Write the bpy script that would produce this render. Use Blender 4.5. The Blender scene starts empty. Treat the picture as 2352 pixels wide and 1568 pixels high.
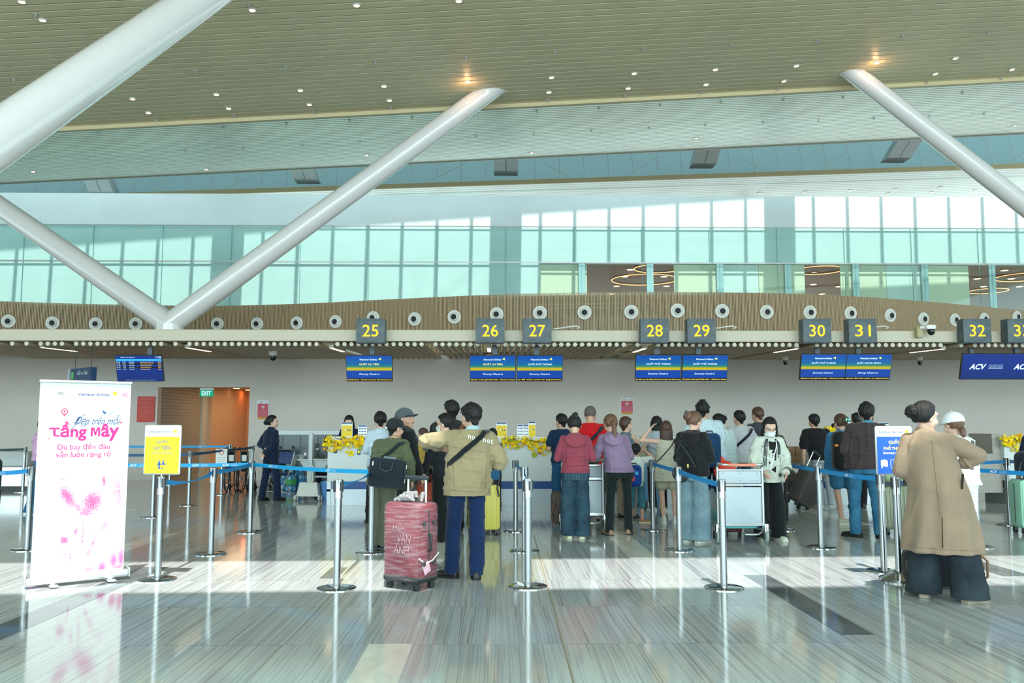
import bpy, bmesh, math, random
import numpy as np
from mathutils import Vector, Matrix, Euler

# ---------------------------------------------------------------- camera, sky, sun, exposure
sc = bpy.context.scene
COL = sc.collection
FPX, HOR, VPX, CAMZ = 1960.0, 972.0, 1140.0, 1.5
cam_d = bpy.data.cameras.new('camera'); cam_d.lens = 36.0 * FPX / 2352; cam_d.sensor_width = 36.0
cam_d.clip_end = 300
cam = bpy.data.objects.new('camera', cam_d); COL.objects.link(cam)
PITCH = math.atan((HOR - 784) / FPX); YAW = math.atan((1176 - VPX) / FPX * math.cos(PITCH))
cam.location = (0, 0, CAMZ); cam.rotation_euler = (math.pi / 2 + PITCH, 0, -YAW)
sc.camera = cam

world = bpy.data.worlds.new('sky'); sc.world = world; world.use_nodes = True
_bg = world.node_tree.nodes['Background']
_bg.inputs[0].default_value = (0.70, 0.95, 1.0, 1); _bg.inputs[1].default_value = 1.95
sun_d = bpy.data.lights.new('sun', 'SUN'); sun_d.energy = 6.2; sun_d.angle = math.radians(0.8)
sun_d.color = (1.0, 0.97, 0.90)
sun = bpy.data.objects.new('sun', sun_d); COL.objects.link(sun)
TANE = 2.14; SX = -0.13
sun.rotation_euler = Vector((SX, 1.0, -TANE)).to_track_quat('-Z', 'Y').to_euler()
sun.location = (0, -5, 30)
# added fill panel behind the camera, standing in for daylight through the hall front
fac_d = bpy.data.lights.new('front_fill_light', 'AREA'); fac_d.shape = 'RECTANGLE'; fac_d.size = 60; fac_d.size_y = 9
fac_d.energy = 9800; fac_d.color = (0.77, 0.95, 1.0)
fac = bpy.data.objects.new('front_fill_light', fac_d); COL.objects.link(fac)
fac.location = (0, -13, 5.2); fac.rotation_euler = (math.radians(90), 0, 0)
sc.view_settings.view_transform = 'Standard'; sc.view_settings.look = 'None'
sc.view_settings.gamma = 1; sc.view_settings.use_curve_mapping = False
sc.view_settings.exposure = 0.22
try:
    sc.cycles.use_denoising = True
    sc.cycles.max_bounces = 8; sc.cycles.diffuse_bounces = 5; sc.cycles.glossy_bounces = 4
    sc.cycles.transparent_max_bounces = 12; sc.cycles.caustics_reflective = False; sc.cycles.caustics_refractive = False
    sc.cycles.sample_clamp_indirect = 6
except Exception:
    pass

_RM = cam.rotation_euler.to_matrix()
def ray(px, py):
    return (_RM @ Vector(((px - 1176) / FPX, -(py - 784) / FPX, -1))).normalized()
def G(px, py, z=0.0):          # point of the photo on a level plane
    d = ray(px, py); t = (z - CAMZ) / d.z
    return Vector((d.x * t, d.y * t, z))
def W(px, py, Y):              # point of the photo at depth Y
    d = ray(px, py); t = Y / d.y
    return Vector((d.x * t, Y, CAMZ + d.z * t))
def XZ(px, py, Y):
    p = W(px, py, Y); return p.x, p.z

# ---------------------------------------------------------------- materials
_M = {}
def _rgb(c):
    if isinstance(c, str):
        c = c.lstrip('#'); v = [int(c[i:i + 2], 16) / 255 for i in (0, 2, 4)]
        return tuple((x / 12.92 if x <= 0.04045 else ((x + 0.055) / 1.055) ** 2.4) for x in v)
    return tuple(c)
def mat(name, c, rough=0.6, metal=0.0, spec=0.5, bump=0.0, bscale=60.0, var=0.0, vscale=4.0, emit=0.0, stretch=None, sheen=0.0, coat=0.0, alpha=1.0, c2=None):
    if name in _M: return _M[name]
    m = bpy.data.materials.new(name); m.use_nodes = True; nt = m.node_tree; b = nt.nodes['Principled BSDF']
    col = _rgb(c)
    b.inputs['Base Color'].default_value = (*col, 1); b.inputs['Roughness'].default_value = rough
    b.inputs['Metallic'].default_value = metal; b.inputs['Specular IOR Level'].default_value = spec
    if coat: b.inputs['Coat Weight'].default_value = coat; b.inputs['Coat Roughness'].default_value = 0.08
    if sheen: b.inputs['Sheen Weight'].default_value = sheen; b.inputs['Sheen Roughness'].default_value = 0.5
    if emit: b.inputs['Emission Color'].default_value = (*col, 1); b.inputs['Emission Strength'].default_value = emit
    if alpha < 1: b.inputs['Alpha'].default_value = alpha
    tc = None
    def coords(s):
        nonlocal tc
        tc = tc or nt.nodes.new('ShaderNodeTexCoord'); mp = nt.nodes.new('ShaderNodeMapping'); nt.links.new(tc.outputs['Object'], mp.inputs[0])
        mp.inputs['Scale'].default_value = s; return mp
    if var or c2:
        mp = coords(stretch or (1, 1, 1)); n = nt.nodes.new('ShaderNodeTexNoise'); n.inputs['Scale'].default_value = vscale; n.inputs['Detail'].default_value = 4
        nt.links.new(mp.outputs[0], n.inputs['Vector'])
        mx = nt.nodes.new('ShaderNodeMix'); mx.data_type = 'RGBA'
        lo = _rgb(c2) if c2 else tuple(x * (1 - var) for x in col)
        hi = col if c2 else tuple(min(1, x * (1 + var)) for x in col)
        mx.inputs[6].default_value = (*lo, 1); mx.inputs[7].default_value = (*hi, 1)
        rp = nt.nodes.new('ShaderNodeMapRange'); rp.inputs[1].default_value = 0.32; rp.inputs[2].default_value = 0.68
        nt.links.new(n.outputs['Fac'], rp.inputs[0]); nt.links.new(rp.outputs[0], mx.inputs[0]); nt.links.new(mx.outputs[2], b.inputs['Base Color'])
    if bump:
        mp = coords(stretch or (1, 1, 1)); n = nt.nodes.new('ShaderNodeTexNoise'); n.inputs['Scale'].default_value = bscale; n.inputs['Detail'].default_value = 3
        nt.links.new(mp.outputs[0], n.inputs['Vector'])
        bp = nt.nodes.new('ShaderNodeBump'); bp.inputs['Strength'].default_value = bump; bp.inputs['Distance'].default_value = 0.01
        nt.links.new(n.outputs['Fac'], bp.inputs['Height']); nt.links.new(bp.outputs[0], b.inputs['Normal'])
    _M[name] = m; return m
def cloth(c, name=None, rough=0.88, var=0.10, bump=0.25, bscale=90, vscale=5):
    return mat(name or 'cloth_' + (c if isinstance(c, str) else '%.2f_%.2f_%.2f' % c), c, rough, bump=bump, bscale=bscale, var=var, vscale=vscale, sheen=0.15, spec=0.25)
def denim(c, c2):
    return mat('denim_' + c, c, 0.9, bump=0.35, bscale=240, c2=c2, vscale=6, spec=0.2)
def paint(c, rough=0.5, name=None): return mat(name or 'paint_' + str(c), c, rough)

STEEL = mat('brushed_steel', (0.31, 0.325, 0.33), 0.22, 1.0)
CHROME = mat('chrome', (0.42, 0.44, 0.45), 0.08, 1.0)
ALU = mat('aluminium', (0.70, 0.73, 0.74), 0.32, 0.9)
BLACK = mat('black_plastic', (0.02, 0.022, 0.025), 0.42)
RUBBER = mat('grey_rubber', (0.30, 0.36, 0.35), 0.75)
DARKRUB = mat('black_rubber', (0.02, 0.02, 0.02), 0.8)
WHITE = mat('white_paint', (0.80, 0.82, 0.81), 0.45)
PAPERW = mat('white_print', (0.86, 0.87, 0.86), 0.55)
SKIN = mat('skin', (0.55, 0.33, 0.235), 0.55, var=0.08, vscale=18, spec=0.35)
SKINL = mat('skin_light', (0.66, 0.43, 0.33), 0.55, var=0.06, vscale=18, spec=0.35)
HAIRB = mat('hair_black', (0.010, 0.0095, 0.010), 0.5, bump=0.6, bscale=55, stretch=(3, 3, 0.6), spec=0.3)
HAIRBR = mat('hair_brown', (0.065, 0.028, 0.017), 0.42, bump=0.6, bscale=55, stretch=(3, 3, 0.6), var=0.4, vscale=30)
HAIRLB = mat('hair_light_brown', (0.13, 0.062, 0.035), 0.42, bump=0.6, bscale=55, stretch=(3, 3, 0.6), var=0.4, vscale=30)
LETTER_W = mat('white_lettering', (0.85, 0.88, 0.88), 0.6)

# ---------------------------------------------------------------- mesh builder
def frame_of(axis):
    a = Vector(axis).normalized(); u = a.orthogonal().normalized(); return a, u, a.cross(u)
class MB:
    def __init__(s): s.v = []; s.f = []; s.m = []; s.mats = []
    def _mi(s, m):
        if m is None: return 0
        if m not in s.mats: s.mats.append(m)
        return s.mats.index(m)
    def add(s, vs, fs, m=None, xf=None):
        b = len(s.v); mi = s._mi(m)
        s.v += [tuple(xf @ Vector(v)) for v in vs] if xf else [tuple(v) for v in vs]
        s.f += [tuple(b + i for i in f) for f in fs]; s.m += [mi] * len(fs); return s
    def box(s, c, size, m=None, rot=None, xf=None):
        x, y, z = (k / 2 for k in size)
        vs = [Vector((i * x, j * y, k * z)) for i in (-1, 1) for j in (-1, 1) for k in (-1, 1)]
        if rot is not None:
            R = rot if isinstance(rot, Matrix) else Euler(rot).to_matrix()
            vs = [R @ v for v in vs]
        vs = [v + Vector(c) for v in vs]
        return s.add(vs, [(0, 1, 3, 2), (4, 6, 7, 5), (0, 4, 5, 1), (2, 3, 7, 6), (0, 2, 6, 4), (1, 5, 7, 3)], m, xf)
    def b2(s, x0, x1, y0, y1, z0, z1, m=None, xf=None):
        return s.box(((x0 + x1) / 2, (y0 + y1) / 2, (z0 + z1) / 2), (abs(x1 - x0), abs(y1 - y0), abs(z1 - z0)), m, None, xf)
    def rbox(s, c, size, r=0.02, m=None, rot=None, seg=4):       # rounded box: rounded in X-Z outline, softened front and back
        x, y, z = (k / 2 for k in size); r = min(r, x * 0.98, z * 0.98); rings = []
        e = min(r * 0.5, y * 0.9)
        for yy, ins in ((-y, e), (-y + e * 0.3, e * 0.3), (-y + e, 0), (y - e, 0), (y - e * 0.3, e * 0.3), (y, e)):
            ring = []
            for cx, cz, a0 in ((x - r, z - r, 0), (-x + r, z - r, 90), (-x + r, -z + r, 180), (x - r, -z + r, 270)):
                for i in range(seg + 1):
                    a = math.radians(a0 + 90 * i / seg); rr = max(r - ins, 0.0005)
                    ring.append(Vector((cx + rr * math.cos(a), yy, cz + rr * math.sin(a))))
            rings.append(ring)
        R = Matrix.Identity(3) if rot is None else (rot if isinstance(rot, Matrix) else Euler(rot).to_matrix())
        n = len(rings[0]); vs = [R @ p + Vector(c) for rg in rings for p in rg]; fs = []
        for k in range(len(rings) - 1):
            for i in range(n):
                a, b = k * n + i, k * n + (i + 1) % n; fs.append((a, a + n, b + n, b))
        fs.append(tuple(range(n))); fs.append(tuple(reversed(range((len(rings) - 1) * n, len(rings) * n))))
        return s.add(vs, fs, m)
    def cyl(s, p0, p1, r0, r1=None, m=None, seg=20, cap=True, capm=None):
        r1 = r0 if r1 is None else r1; p0, p1 = Vector(p0), Vector(p1); a, u, w = frame_of(p1 - p0)
        vs = [p + (u * math.cos(t) + w * math.sin(t)) * r for p, r in ((p0, r0), (p1, r1)) for t in [2 * math.pi * i / seg for i in range(seg)]]
        s.add(vs, [(i, (i + 1) % seg, seg + (i + 1) % seg, seg + i) for i in range(seg)], m)
        if cap:
            s.add(vs[:seg], [tuple(reversed(range(seg)))], capm or m); s.add(vs[seg:], [tuple(range(seg))], capm or m)
        return s
    def cap(s, p0, r0, p1, r1=None, m=None, seg=12, n=4):        # capsule with two radii
        r1 = r0 if r1 is None else r1; p0, p1 = Vector(p0), Vector(p1)
        if (p1 - p0).length < 1e-5: p1 = p0 + Vector((0, 0, 1e-4))
        a, u, w = frame_of(p1 - p0); rings = []
        for i in range(n + 1):
            t = math.pi / 2 * (1 - i / n); rings.append((p0 - a * r0 * math.sin(t), max(r0 * math.cos(t), 1e-4)))
        for i in range(n + 1):
            t = math.pi / 2 * i / n; rings.append((p1 + a * r1 * math.sin(t), max(r1 * math.cos(t), 1e-4)))
        return s._rings([[c + (u * math.cos(2 * math.pi * k / seg) + w * math.sin(2 * math.pi * k / seg)) * r for k in range(seg)] for c, r in rings], m)
    def chain(s, pts, rs, m=None, seg=12):
        for i in range(len(pts) - 1): s.cap(pts[i], rs[i], pts[i + 1], rs[i + 1], m, seg)
        return s
    def _rings(s, rings, m=None, closed=True):
        n = len(rings[0]); vs = [p for r in rings for p in r]; fs = []
        for k in range(len(rings) - 1):
            for i in range(n):
                a, b = k * n + i, k * n + (i + 1) % n; fs.append((a, b, b + n, a + n))
        if closed:
            fs.append(tuple(reversed(range(n)))); fs.append(tuple(range((len(rings) - 1) * n, len(rings) * n)))
        return s.add(vs, fs, m)
    def loft(s, rings, m=None, seg=28, closed=True, sq=2.0):     # rings: (cx, cy, z, rx, ry)
        out = []
        for cx, cy, z, rx, ry in rings:
            rr = []
            for k in range(seg):
                t = 2 * math.pi * k / seg; c, d = math.cos(t), math.sin(t)
                rr.append(Vector((cx + rx * math.copysign(abs(c) ** (2 / sq), c), cy + ry * math.copysign(abs(d) ** (2 / sq), d), z)))
            out.append(rr)
        return s._rings(out, m, closed)
    def lathe(s, prof, c=(0, 0, 0), m=None, seg=32, axis=(0, 0, 1)):
        a, u, w = frame_of(axis); c = Vector(c)
        return s._rings([[c + a * h + (u * math.cos(2 * math.pi * k / seg) + w * math.sin(2 * math.pi * k / seg)) * max(r, 1e-4) for k in range(seg)] for r, h in prof], m)
    def ell(s, c, r, m=None, rot=None, nu=20, nv=12):
        R = Matrix.Identity(3) if rot is None else (rot if isinstance(rot, Matrix) else Euler(rot).to_matrix()); c = Vector(c); rings = []
        for i in range(nv + 1):
            ph = -math.pi / 2 + math.pi * i / nv; q = max(math.cos(ph), 0.002)
            rings.append([c + R @ Vector((r[0] * q * math.cos(2 * math.pi * k / nu), r[1] * q * math.sin(2 * math.pi * k / nu), r[2] * math.sin(ph))) for k in range(nu)])
        return s._rings(rings, m)
    def tube(s, pts, r, m=None, seg=10, closed=False, flat=None):  # swept tube; flat=(w,t,normal) gives a band
        pts = [Vector(p) for p in pts]; n = len(pts); rings = []; up = None
        for i, p in enumerate(pts):
            if closed: t = pts[(i + 1) % n] - pts[i - 1]
            else: t = pts[min(i + 1, n - 1)] - pts[max(i - 1, 0)]
            t = t.normalized() if t.length > 1e-9 else Vector((0, 0, 1))
            if up is None: up = t.orthogonal().normalized()
            up = (up - t * up.dot(t)); up = up.normalized() if up.length > 1e-6 else t.orthogonal().normalized()
            sd = t.cross(up)
            rr = r[i] if isinstance(r, (list, tuple)) else r
            rings.append([p + (up * math.cos(2 * math.pi * k / seg) + sd * math.sin(2 * math.pi * k / seg)) * rr for k in range(seg)])
        if closed:
            rings.append(rings[0]); return s._rings(rings, m, False)
        return s._rings(rings, m)
    def band(s, pts, nrm, w, th, m=None, closed=False):           # flat strap: nrm = outward normal at each point
        pts = [Vector(p) for p in pts]; n = len(pts); rings = []
        for i, p in enumerate(pts):
            t = (pts[(i + 1) % n] - pts[i - 1]) if closed else (pts[min(i + 1, n - 1)] - pts[max(i - 1, 0)])
            t.normalize(); N = Vector(nrm[i]) if isinstance(nrm, (list,)) else Vector(nrm)
            N = (N - t * N.dot(t)).normalized(); sd = t.cross(N) * (w / 2); N = N * (th / 2)
            rings.append([p + sd + N, p - sd + N, p - sd - N, p + sd - N])
        if closed: rings.append(rings[0]); return s._rings(rings, m, False)
        return s._rings(rings, m)
    def prism(s, poly, y0, y1, m=None, xf=None):                  # polygon in X-Z, thick in Y (faces -Y at y0)
        n = len(poly); vs = [(x, y0, z) for x, z in poly] + [(x, y1, z) for x, z in poly]
        a = sum(poly[i][0] * poly[(i + 1) % n][1] - poly[(i + 1) % n][0] * poly[i][1] for i in range(n))
        fr = tuple(range(n)) if a > 0 else tuple(reversed(range(n))); bk = tuple(n + i for i in reversed(fr))
        sd = [(fr[(i + 1) % n], fr[i], fr[i] + n, fr[(i + 1) % n] + n) for i in range(n)]
        return s.add(vs, [fr, bk] + sd, m, xf)
    def mesh(s, name):
        me = bpy.data.meshes.new(name); me.from_pydata(s.v, [], s.f)
        for m in s.mats: me.materials.append(m)
        if len(s.mats) > 1: me.polygons.foreach_set('material_index', s.m)
        me.update(); return me
    def build(s, name, m=None, parent=None, smooth=35, bev=0, fix=True):
        if m is not None and not s.mats: s.mats = [m]
        me = s.mesh(name)
        if fix or bev:
            bm = bmesh.new(); bm.from_mesh(me)
            if bev:
                bmesh.ops.remove_doubles(bm, verts=bm.verts, dist=1e-6)
                es = [e for e in bm.edges if len(e.link_faces) == 2 and e.calc_face_angle(0) > 0.6]
                bmesh.ops.bevel(bm, geom=es, offset=bev, segments=2, affect='EDGES', profile=0.6, clamp_overlap=True)
            bmesh.ops.recalc_face_normals(bm, faces=bm.faces); bm.to_mesh(me); bm.free()
        if smooth:
            me.shade_smooth(); me.set_sharp_from_angle(angle=math.radians(smooth))
        o = bpy.data.objects.new(name, me); COL.objects.link(o)
        if parent is not None: o.parent = parent
        return o

def tag(o, label=None, cat=None, group=None, kind=None):
    if label: o['label'] = label
    if cat: o['category'] = cat
    if group: o['group'] = group
    if kind: o['kind'] = kind
    return o
def thing(name, label, cat, loc=(0, 0, 0), rotz=0.0, group=None):
    o = bpy.data.objects.new(name, None); COL.objects.link(o); o.location = loc; o.rotation_euler = (0, 0, rotz); o.empty_display_size = 0.1
    return tag(o, label, cat, group)
def struct(name, mb, m=None, parent=None, smooth=35, bev=0):
    o = mb.build(name, m, parent, smooth, bev)
    if parent is None: o['kind'] = 'structure'
    return o
def dup(root, name=None, loc=None, rotz=None, label=None, group=None):
    r = root.copy(); COL.objects.link(r)
    if name: r.name = name
    if loc is not None: r.location = loc
    if rotz is not None: r.rotation_euler = (0, 0, rotz)
    if label: r['label'] = label
    if group: r['group'] = group
    for ch in list(root.children):
        c = ch.copy(); COL.objects.link(c); c.parent = r
        for g in list(ch.children):
            d = g.copy(); COL.objects.link(d); d.parent = c
    return r
_TC = {}
def text_mesh(body, bold, shear, spacing=1.0):
    k = (body, bold, shear, spacing)
    if k in _TC: return _TC[k]
    c = bpy.data.curves.new('t', 'FONT'); c.body = body; c.size = 1; c.align_x = 'LEFT'; c.offset = bold; c.shear = shear; c.extrude = 0
    c.space_character = spacing; c.resolution_u = 3; c.space_line = 1.0
    o = bpy.data.objects.new('t', c); COL.objects.link(o)
    dg = bpy.context.evaluated_depsgraph_get(); dg.update()
    me = bpy.data.meshes.new_from_object(o.evaluated_get(dg))
    vs = [tuple(v.co) for v in me.vertices]; fs = [tuple(p.vertices) for p in me.polygons]
    bpy.data.objects.remove(o); bpy.data.curves.remove(c); bpy.data.meshes.remove(me)
    _TC[k] = (vs, fs); return _TC[k]
def put_text(mb, body, x, z, w, y=0.0, m=None, bold=0.0, shear=0.0, h=None, align='C', xf=None, spacing=1.0, flip=False):
    """Lettering in the X-Z plane facing -Y, fitted to width w (and height h), centred at x, z."""
    vs, fs = text_mesh(body, bold, shear, spacing)
    if not vs: return mb
    x0 = min(v[0] for v in vs); x1 = max(v[0] for v in vs); z0 = min(v[1] for v in vs); z1 = max(v[1] for v in vs)
    k = w / (x1 - x0); kz = k if h is None else h / (z1 - z0)
    if align == 'L': ox = x - x0 * k
    else: ox = x - (x0 + x1) / 2 * k
    oz = z - (z0 + z1) / 2 * kz
    return mb.add([(v[0] * k + ox, y, v[1] * kz + oz) for v in vs], fs, m, xf)
# ---------------------------------------------------------------- the hall
YW, YB, YR, YE, YM, YG = 23.2, 17.4, 22.4, 30.1, 32.6, 45.0     # back wall, beam, ceiling ridge, ceiling edge, mezzanine wall, far glazing

def floor_mat():
    m = bpy.data.materials.new('polished_marble'); m.use_nodes = True; nt = m.node_tree; b = nt.nodes['Principled BSDF']; L = nt.links
    tc = nt.nodes.new('ShaderNodeTexCoord')
    def nd(t, **k):
        n = nt.nodes.new(t)
        for a, v in k.items(): setattr(n, a, v)
        return n
    def mp(s, src=None):
        q = nd('ShaderNodeMapping'); q.inputs['Scale'].default_value = s; L.new(src or tc.outputs['Object'], q.inputs[0]); return q
    # every 1.2 m slab gets its own offset so the veins break at the joints
    br = nd('ShaderNodeTexBrick'); br.offset = 0.5; br.inputs['Scale'].default_value = 1.0
    br.inputs['Brick Width'].default_value = 2.4; br.inputs['Row Height'].default_value = 1.2; br.inputs['Mortar Size'].default_value = 0.0035
    br.inputs['Mortar Smooth'].default_value = 0.2
    br.inputs['Color1'].default_value = (0, 0, 0, 1); br.inputs['Color2'].default_value = (1, 1, 1, 1); br.inputs['Mortar'].default_value = (.5, .5, .5, 1)
    m0 = mp((1, 1, 1)); m0.inputs['Location'].default_value = (0.25, 0.0, 0); L.new(m0.outputs[0], br.inputs['Vector'])
    ofs = nd('ShaderNodeVectorMath', operation='SCALE'); L.new(br.outputs['Color'], ofs.inputs[0]); ofs.inputs['Scale'].default_value = 3.1
    ad = nd('ShaderNodeVectorMath', operation='ADD'); L.new(tc.outputs['Object'], ad.inputs[0]); L.new(ofs.outputs[0], ad.inputs[1])
    # slow wander of the veins
    wn = nd('ShaderNodeTexNoise'); wn.inputs['Scale'].default_value = 0.55; wn.inputs['Detail'].default_value = 3; L.new(mp((1, 0.6, 1), ad.outputs[0]).outputs[0], wn.inputs['Vector'])
    ws = nd('ShaderNodeVectorMath', operation='SCALE'); ws.inputs['Scale'].default_value = 0.10; L.new(wn.outputs['Color'], ws.inputs[0])
    wa = nd('ShaderNodeVectorMath', operation='ADD'); L.new(ad.outputs[0], wa.inputs[0]); L.new(ws.outputs[0], wa.inputs[1])
    def streak(sx, sy, det, lo, hi):
        n = nd('ShaderNodeTexNoise'); n.inputs['Scale'].default_value = 1; n.inputs['Detail'].default_value = det; n.inputs['Roughness'].default_value = 0.6
        L.new(mp((sx, sy, 1), wa.outputs[0]).outputs[0], n.inputs['Vector'])
        r = nd('ShaderNodeMapRange'); r.inputs[1].default_value = lo; r.inputs[2].default_value = hi; L.new(n.outputs['Fac'], r.inputs[0]); return r.outputs[0]
    s1 = streak(52, 0.24, 3, 0.565, 0.62); s2 = streak(19, 0.15, 3, 0.53, 0.61); s3 = streak(1.2, 0.3, 2, 0.35, 0.7); s4 = streak(95, 0.5, 2, 0.55, 0.62)
    def mix(fac, a, bcol, amount=1.0):
        x = nd('ShaderNodeMix', data_type='RGBA'); mu = nd('ShaderNodeMath', operation='MULTIPLY'); mu.inputs[1].default_value = amount; L.new(fac, mu.inputs[0]); L.new(mu.outputs[0], x.inputs[0])
        if isinstance(a, tuple): x.inputs[6].default_value = (*a, 1)
        else: L.new(a, x.inputs[6])
        x.inputs[7].default_value = (*bcol, 1); return x.outputs[2]
    c = mix(s3, (0.52, 0.555, 0.565), (0.42, 0.46, 0.475), 0.8)
    c = mix(s2, c, (0.34, 0.35, 0.37), 0.55)
    c = mix(s1, c, (0.20, 0.20, 0.22), 0.62)
    c = mix(s4, c, (0.24, 0.23, 0.25), 0.45)
    jo = nd('ShaderNodeMix', data_type='RGBA'); L.new(br.outputs['Fac'], jo.inputs[0]); L.new(c, jo.inputs[6]); jo.inputs[7].default_value = (0.24, 0.24, 0.23, 1)
    L.new(jo.outputs[2], b.inputs['Base Color'])
    b.inputs['Roughness'].default_value = 0.09; b.inputs['IOR'].default_value = 1.55; b.inputs['Specular IOR Level'].default_value = 0.62
    return m
FLOOR = floor_mat()
fl = struct('floor', MB().b2(-42, 42, -14, 34, -0.12, 0.0), FLOOR, smooth=None)
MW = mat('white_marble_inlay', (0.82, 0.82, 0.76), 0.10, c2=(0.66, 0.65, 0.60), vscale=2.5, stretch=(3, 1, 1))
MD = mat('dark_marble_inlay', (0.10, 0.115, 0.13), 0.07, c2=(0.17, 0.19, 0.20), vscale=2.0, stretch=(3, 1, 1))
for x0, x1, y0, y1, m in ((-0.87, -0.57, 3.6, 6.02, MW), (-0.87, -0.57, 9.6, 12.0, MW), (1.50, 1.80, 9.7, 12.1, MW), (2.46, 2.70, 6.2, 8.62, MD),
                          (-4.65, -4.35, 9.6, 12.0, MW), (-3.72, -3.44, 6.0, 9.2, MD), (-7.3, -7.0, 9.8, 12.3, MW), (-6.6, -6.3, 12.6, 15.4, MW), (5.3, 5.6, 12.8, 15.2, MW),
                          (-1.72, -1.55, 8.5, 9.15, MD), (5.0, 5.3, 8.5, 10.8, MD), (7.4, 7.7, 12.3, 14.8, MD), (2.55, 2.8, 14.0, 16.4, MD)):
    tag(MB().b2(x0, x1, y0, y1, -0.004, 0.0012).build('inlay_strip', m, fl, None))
p0, p1 = G(1226, 1228), G(1326, 1600)
dv = (p1 - p0).normalized(); sdv = Vector((-dv.y, dv.x, 0)) * 0.006
MB().add([p0 - sdv + Vector((0, 0, .0016)), p0 + sdv + Vector((0, 0, .0016)), p1 + sdv + Vector((0, 0, .0016)), p1 - sdv + Vector((0, 0, .0016))], [(0, 1, 2, 3)]).build('joint_strip', mat('brass_joint', (0.30, 0.25, 0.17), 0.4), fl, None)

# ceiling: long metal panels that run across the hall and rise gently to one side
PANEL = mat('ceiling_panel_beige', (0.66, 0.60, 0.40), 0.42, var=0.05, vscale=0.6, bump=0.08, bscale=1.5)
PANEL2Z = mat('ceiling_panel_bounce_lit', (0.90, 0.88, 0.76), 0.38, 0.45, var=0.04, vscale=0.6, bump=0.12, bscale=1.1)  # second zone made paler: bounce from the sunlit wall put into the colour
PANEL2 = mat('ceiling_panel_far_lit', (0.86, 0.84, 0.72), 0.34, var=0.05, vscale=0.6, bump=0.08, bscale=1.5)  # far zone made paler too, its bounce light painted into the base colour
GAPC = mat('ceiling_gap', (0.07, 0.04, 0.022), 0.9)
RL, RR = W(176, 293, YR), W(2352, 180, YR); EL, ER = W(0, 420, YE), W(2352, 305, YE)
def line_z(a, b, x): return a.z + (b.z - a.z) * (x - a.x) / (b.x - a.x)
def zone1(x, y): return line_z(RL, RR, x)
def zone2(x, y): t = (y - YR) / (YE - YR); return line_z(RL, RR, x) * (1 - t) + line_z(EL, ER, x) * t
F3L, F3R = W(600, 443, YG - 1.3), W(2352, 386, YG - 1.3)
def zone3(x, y): return line_z(F3L, F3R, x) + 0.02
def slats(zf, y0, y1, pitch, gap, xa, xb, m, th=0.03, nx=1):
    mb = MB(); y = y0
    while y < y1 - 1e-6:
        e = min(y + pitch - gap, y1)
        for i in range(nx):
            a, b = xa + (xb - xa) * i / nx, xa + (xb - xa) * (i + 1) / nx
            vs = [(x, yy, zf(x, yy) + dz) for dz in (0, th) for x, yy in ((a, y), (b, y), (b, e), (a, e))]
            mb.add(vs, [(0, 3, 2, 1), (4, 5, 6, 7), (0, 1, 5, 4), (1, 2, 6, 5), (2, 3, 7, 6), (3, 0, 4, 7)], m)
        y += pitch
    return mb
def sheet(zf, y0, y1, xa, xb, dz, m, mb=None, th=0.1):
    mb = mb or MB(); vs = [(x, y, zf(x, y) + dz + t) for t in (0, th) for x, y in ((xa, y0), (xb, y0), (xb, y1), (xa, y1))]
    return mb.add(vs, [(0, 3, 2, 1), (4, 5, 6, 7), (0, 1, 5, 4), (1, 2, 6, 5), (2, 3, 7, 6), (3, 0, 4, 7)], m)
S0, S1 = 7.72 - 9.9 / TANE, 9.55 - 9.9 / TANE                     # the roof light that throws the band of sun on the floor
mb = slats(zone1, S1, YR - 0.02, 0.262, 0.05, -42, 42, PANEL)
mb2 = slats(zone1, -14, S0, 0.262, 0.028, -42, 42, PANEL); mb.add(mb2.v, mb2.f, PANEL)
c1 = struct('ceiling', mb, PANEL, smooth=None)
g = sheet(zone1, -14, S0, -42, 42, 0.14, GAPC); sheet(zone1, S1, YR, -42, 42, 0.14, GAPC, g)
for cx in (0.5, -10.1, 11.1, -20.8, 21.7, -31.4, 32.3): sheet(zone1, S0, S1, cx - 0.5, cx + 0.5, 0.14, GAPC, g)
g.build('ceiling_backing', None, c1, None)
vs = [(x, y, zone1(x, y) + dz) for dz in (-0.10, 0.15) for x, y in ((-42, YR - 0.10), (42, YR - 0.10), (42, YR), (-42, YR))]
MB().add(vs, [(0, 3, 2, 1), (4, 5, 6, 7), (0, 1, 5, 4), (1, 2, 6, 5), (2, 3, 7, 6), (3, 0, 4, 7)]).build('ridge_lip', mat('ceiling_lip', (0.66, 0.56, 0.34), 0.45), c1, None)
c2 = struct('ceiling', slats(zone2, YR + 0.02, YE, 0.215, 0.05, -44, 46, PANEL2Z), PANEL2, smooth=None)
g = sheet(zone2, YR, YE, -44, 46, 0.14, mat('ceiling_gap_lit', (0.10, 0.075, 0.045), 0.9))  # gap backing lightened to carry the bounce light of this zone
g.build('ceiling_backing', None, c2, None)
vs = [(x, y, zone2(x, y) + dz) for dz in (-0.04, 0.30) for x, y in ((-44, YE), (46, YE), (46, YE + 0.12), (-44, YE + 0.12))]
MB().add(vs, [(0, 3, 2, 1), (4, 5, 6, 7), (0, 1, 5, 4), (1, 2, 6, 5), (2, 3, 7, 6), (3, 0, 4, 7)]).build('edge_lip', mat('ceiling_lip_grey', (0.33, 0.33, 0.27), 0.5), c2, None)
c3 = struct('ceiling', slats(zone3, YG - 1.25, 62, 0.36, 0.05, -40, 60, PANEL2), PANEL2, smooth=None)
sheet(zone3, YG - 1.25, 62, -40, 60, 0.09, GAPC).build('ceiling_backing', None, c3, None)
zf3 = lambda x, y: line_z(F3L, F3R, x)
FASC = mat('roof_fascia_bronze', (0.50, 0.40, 0.21), 0.5)
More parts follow.
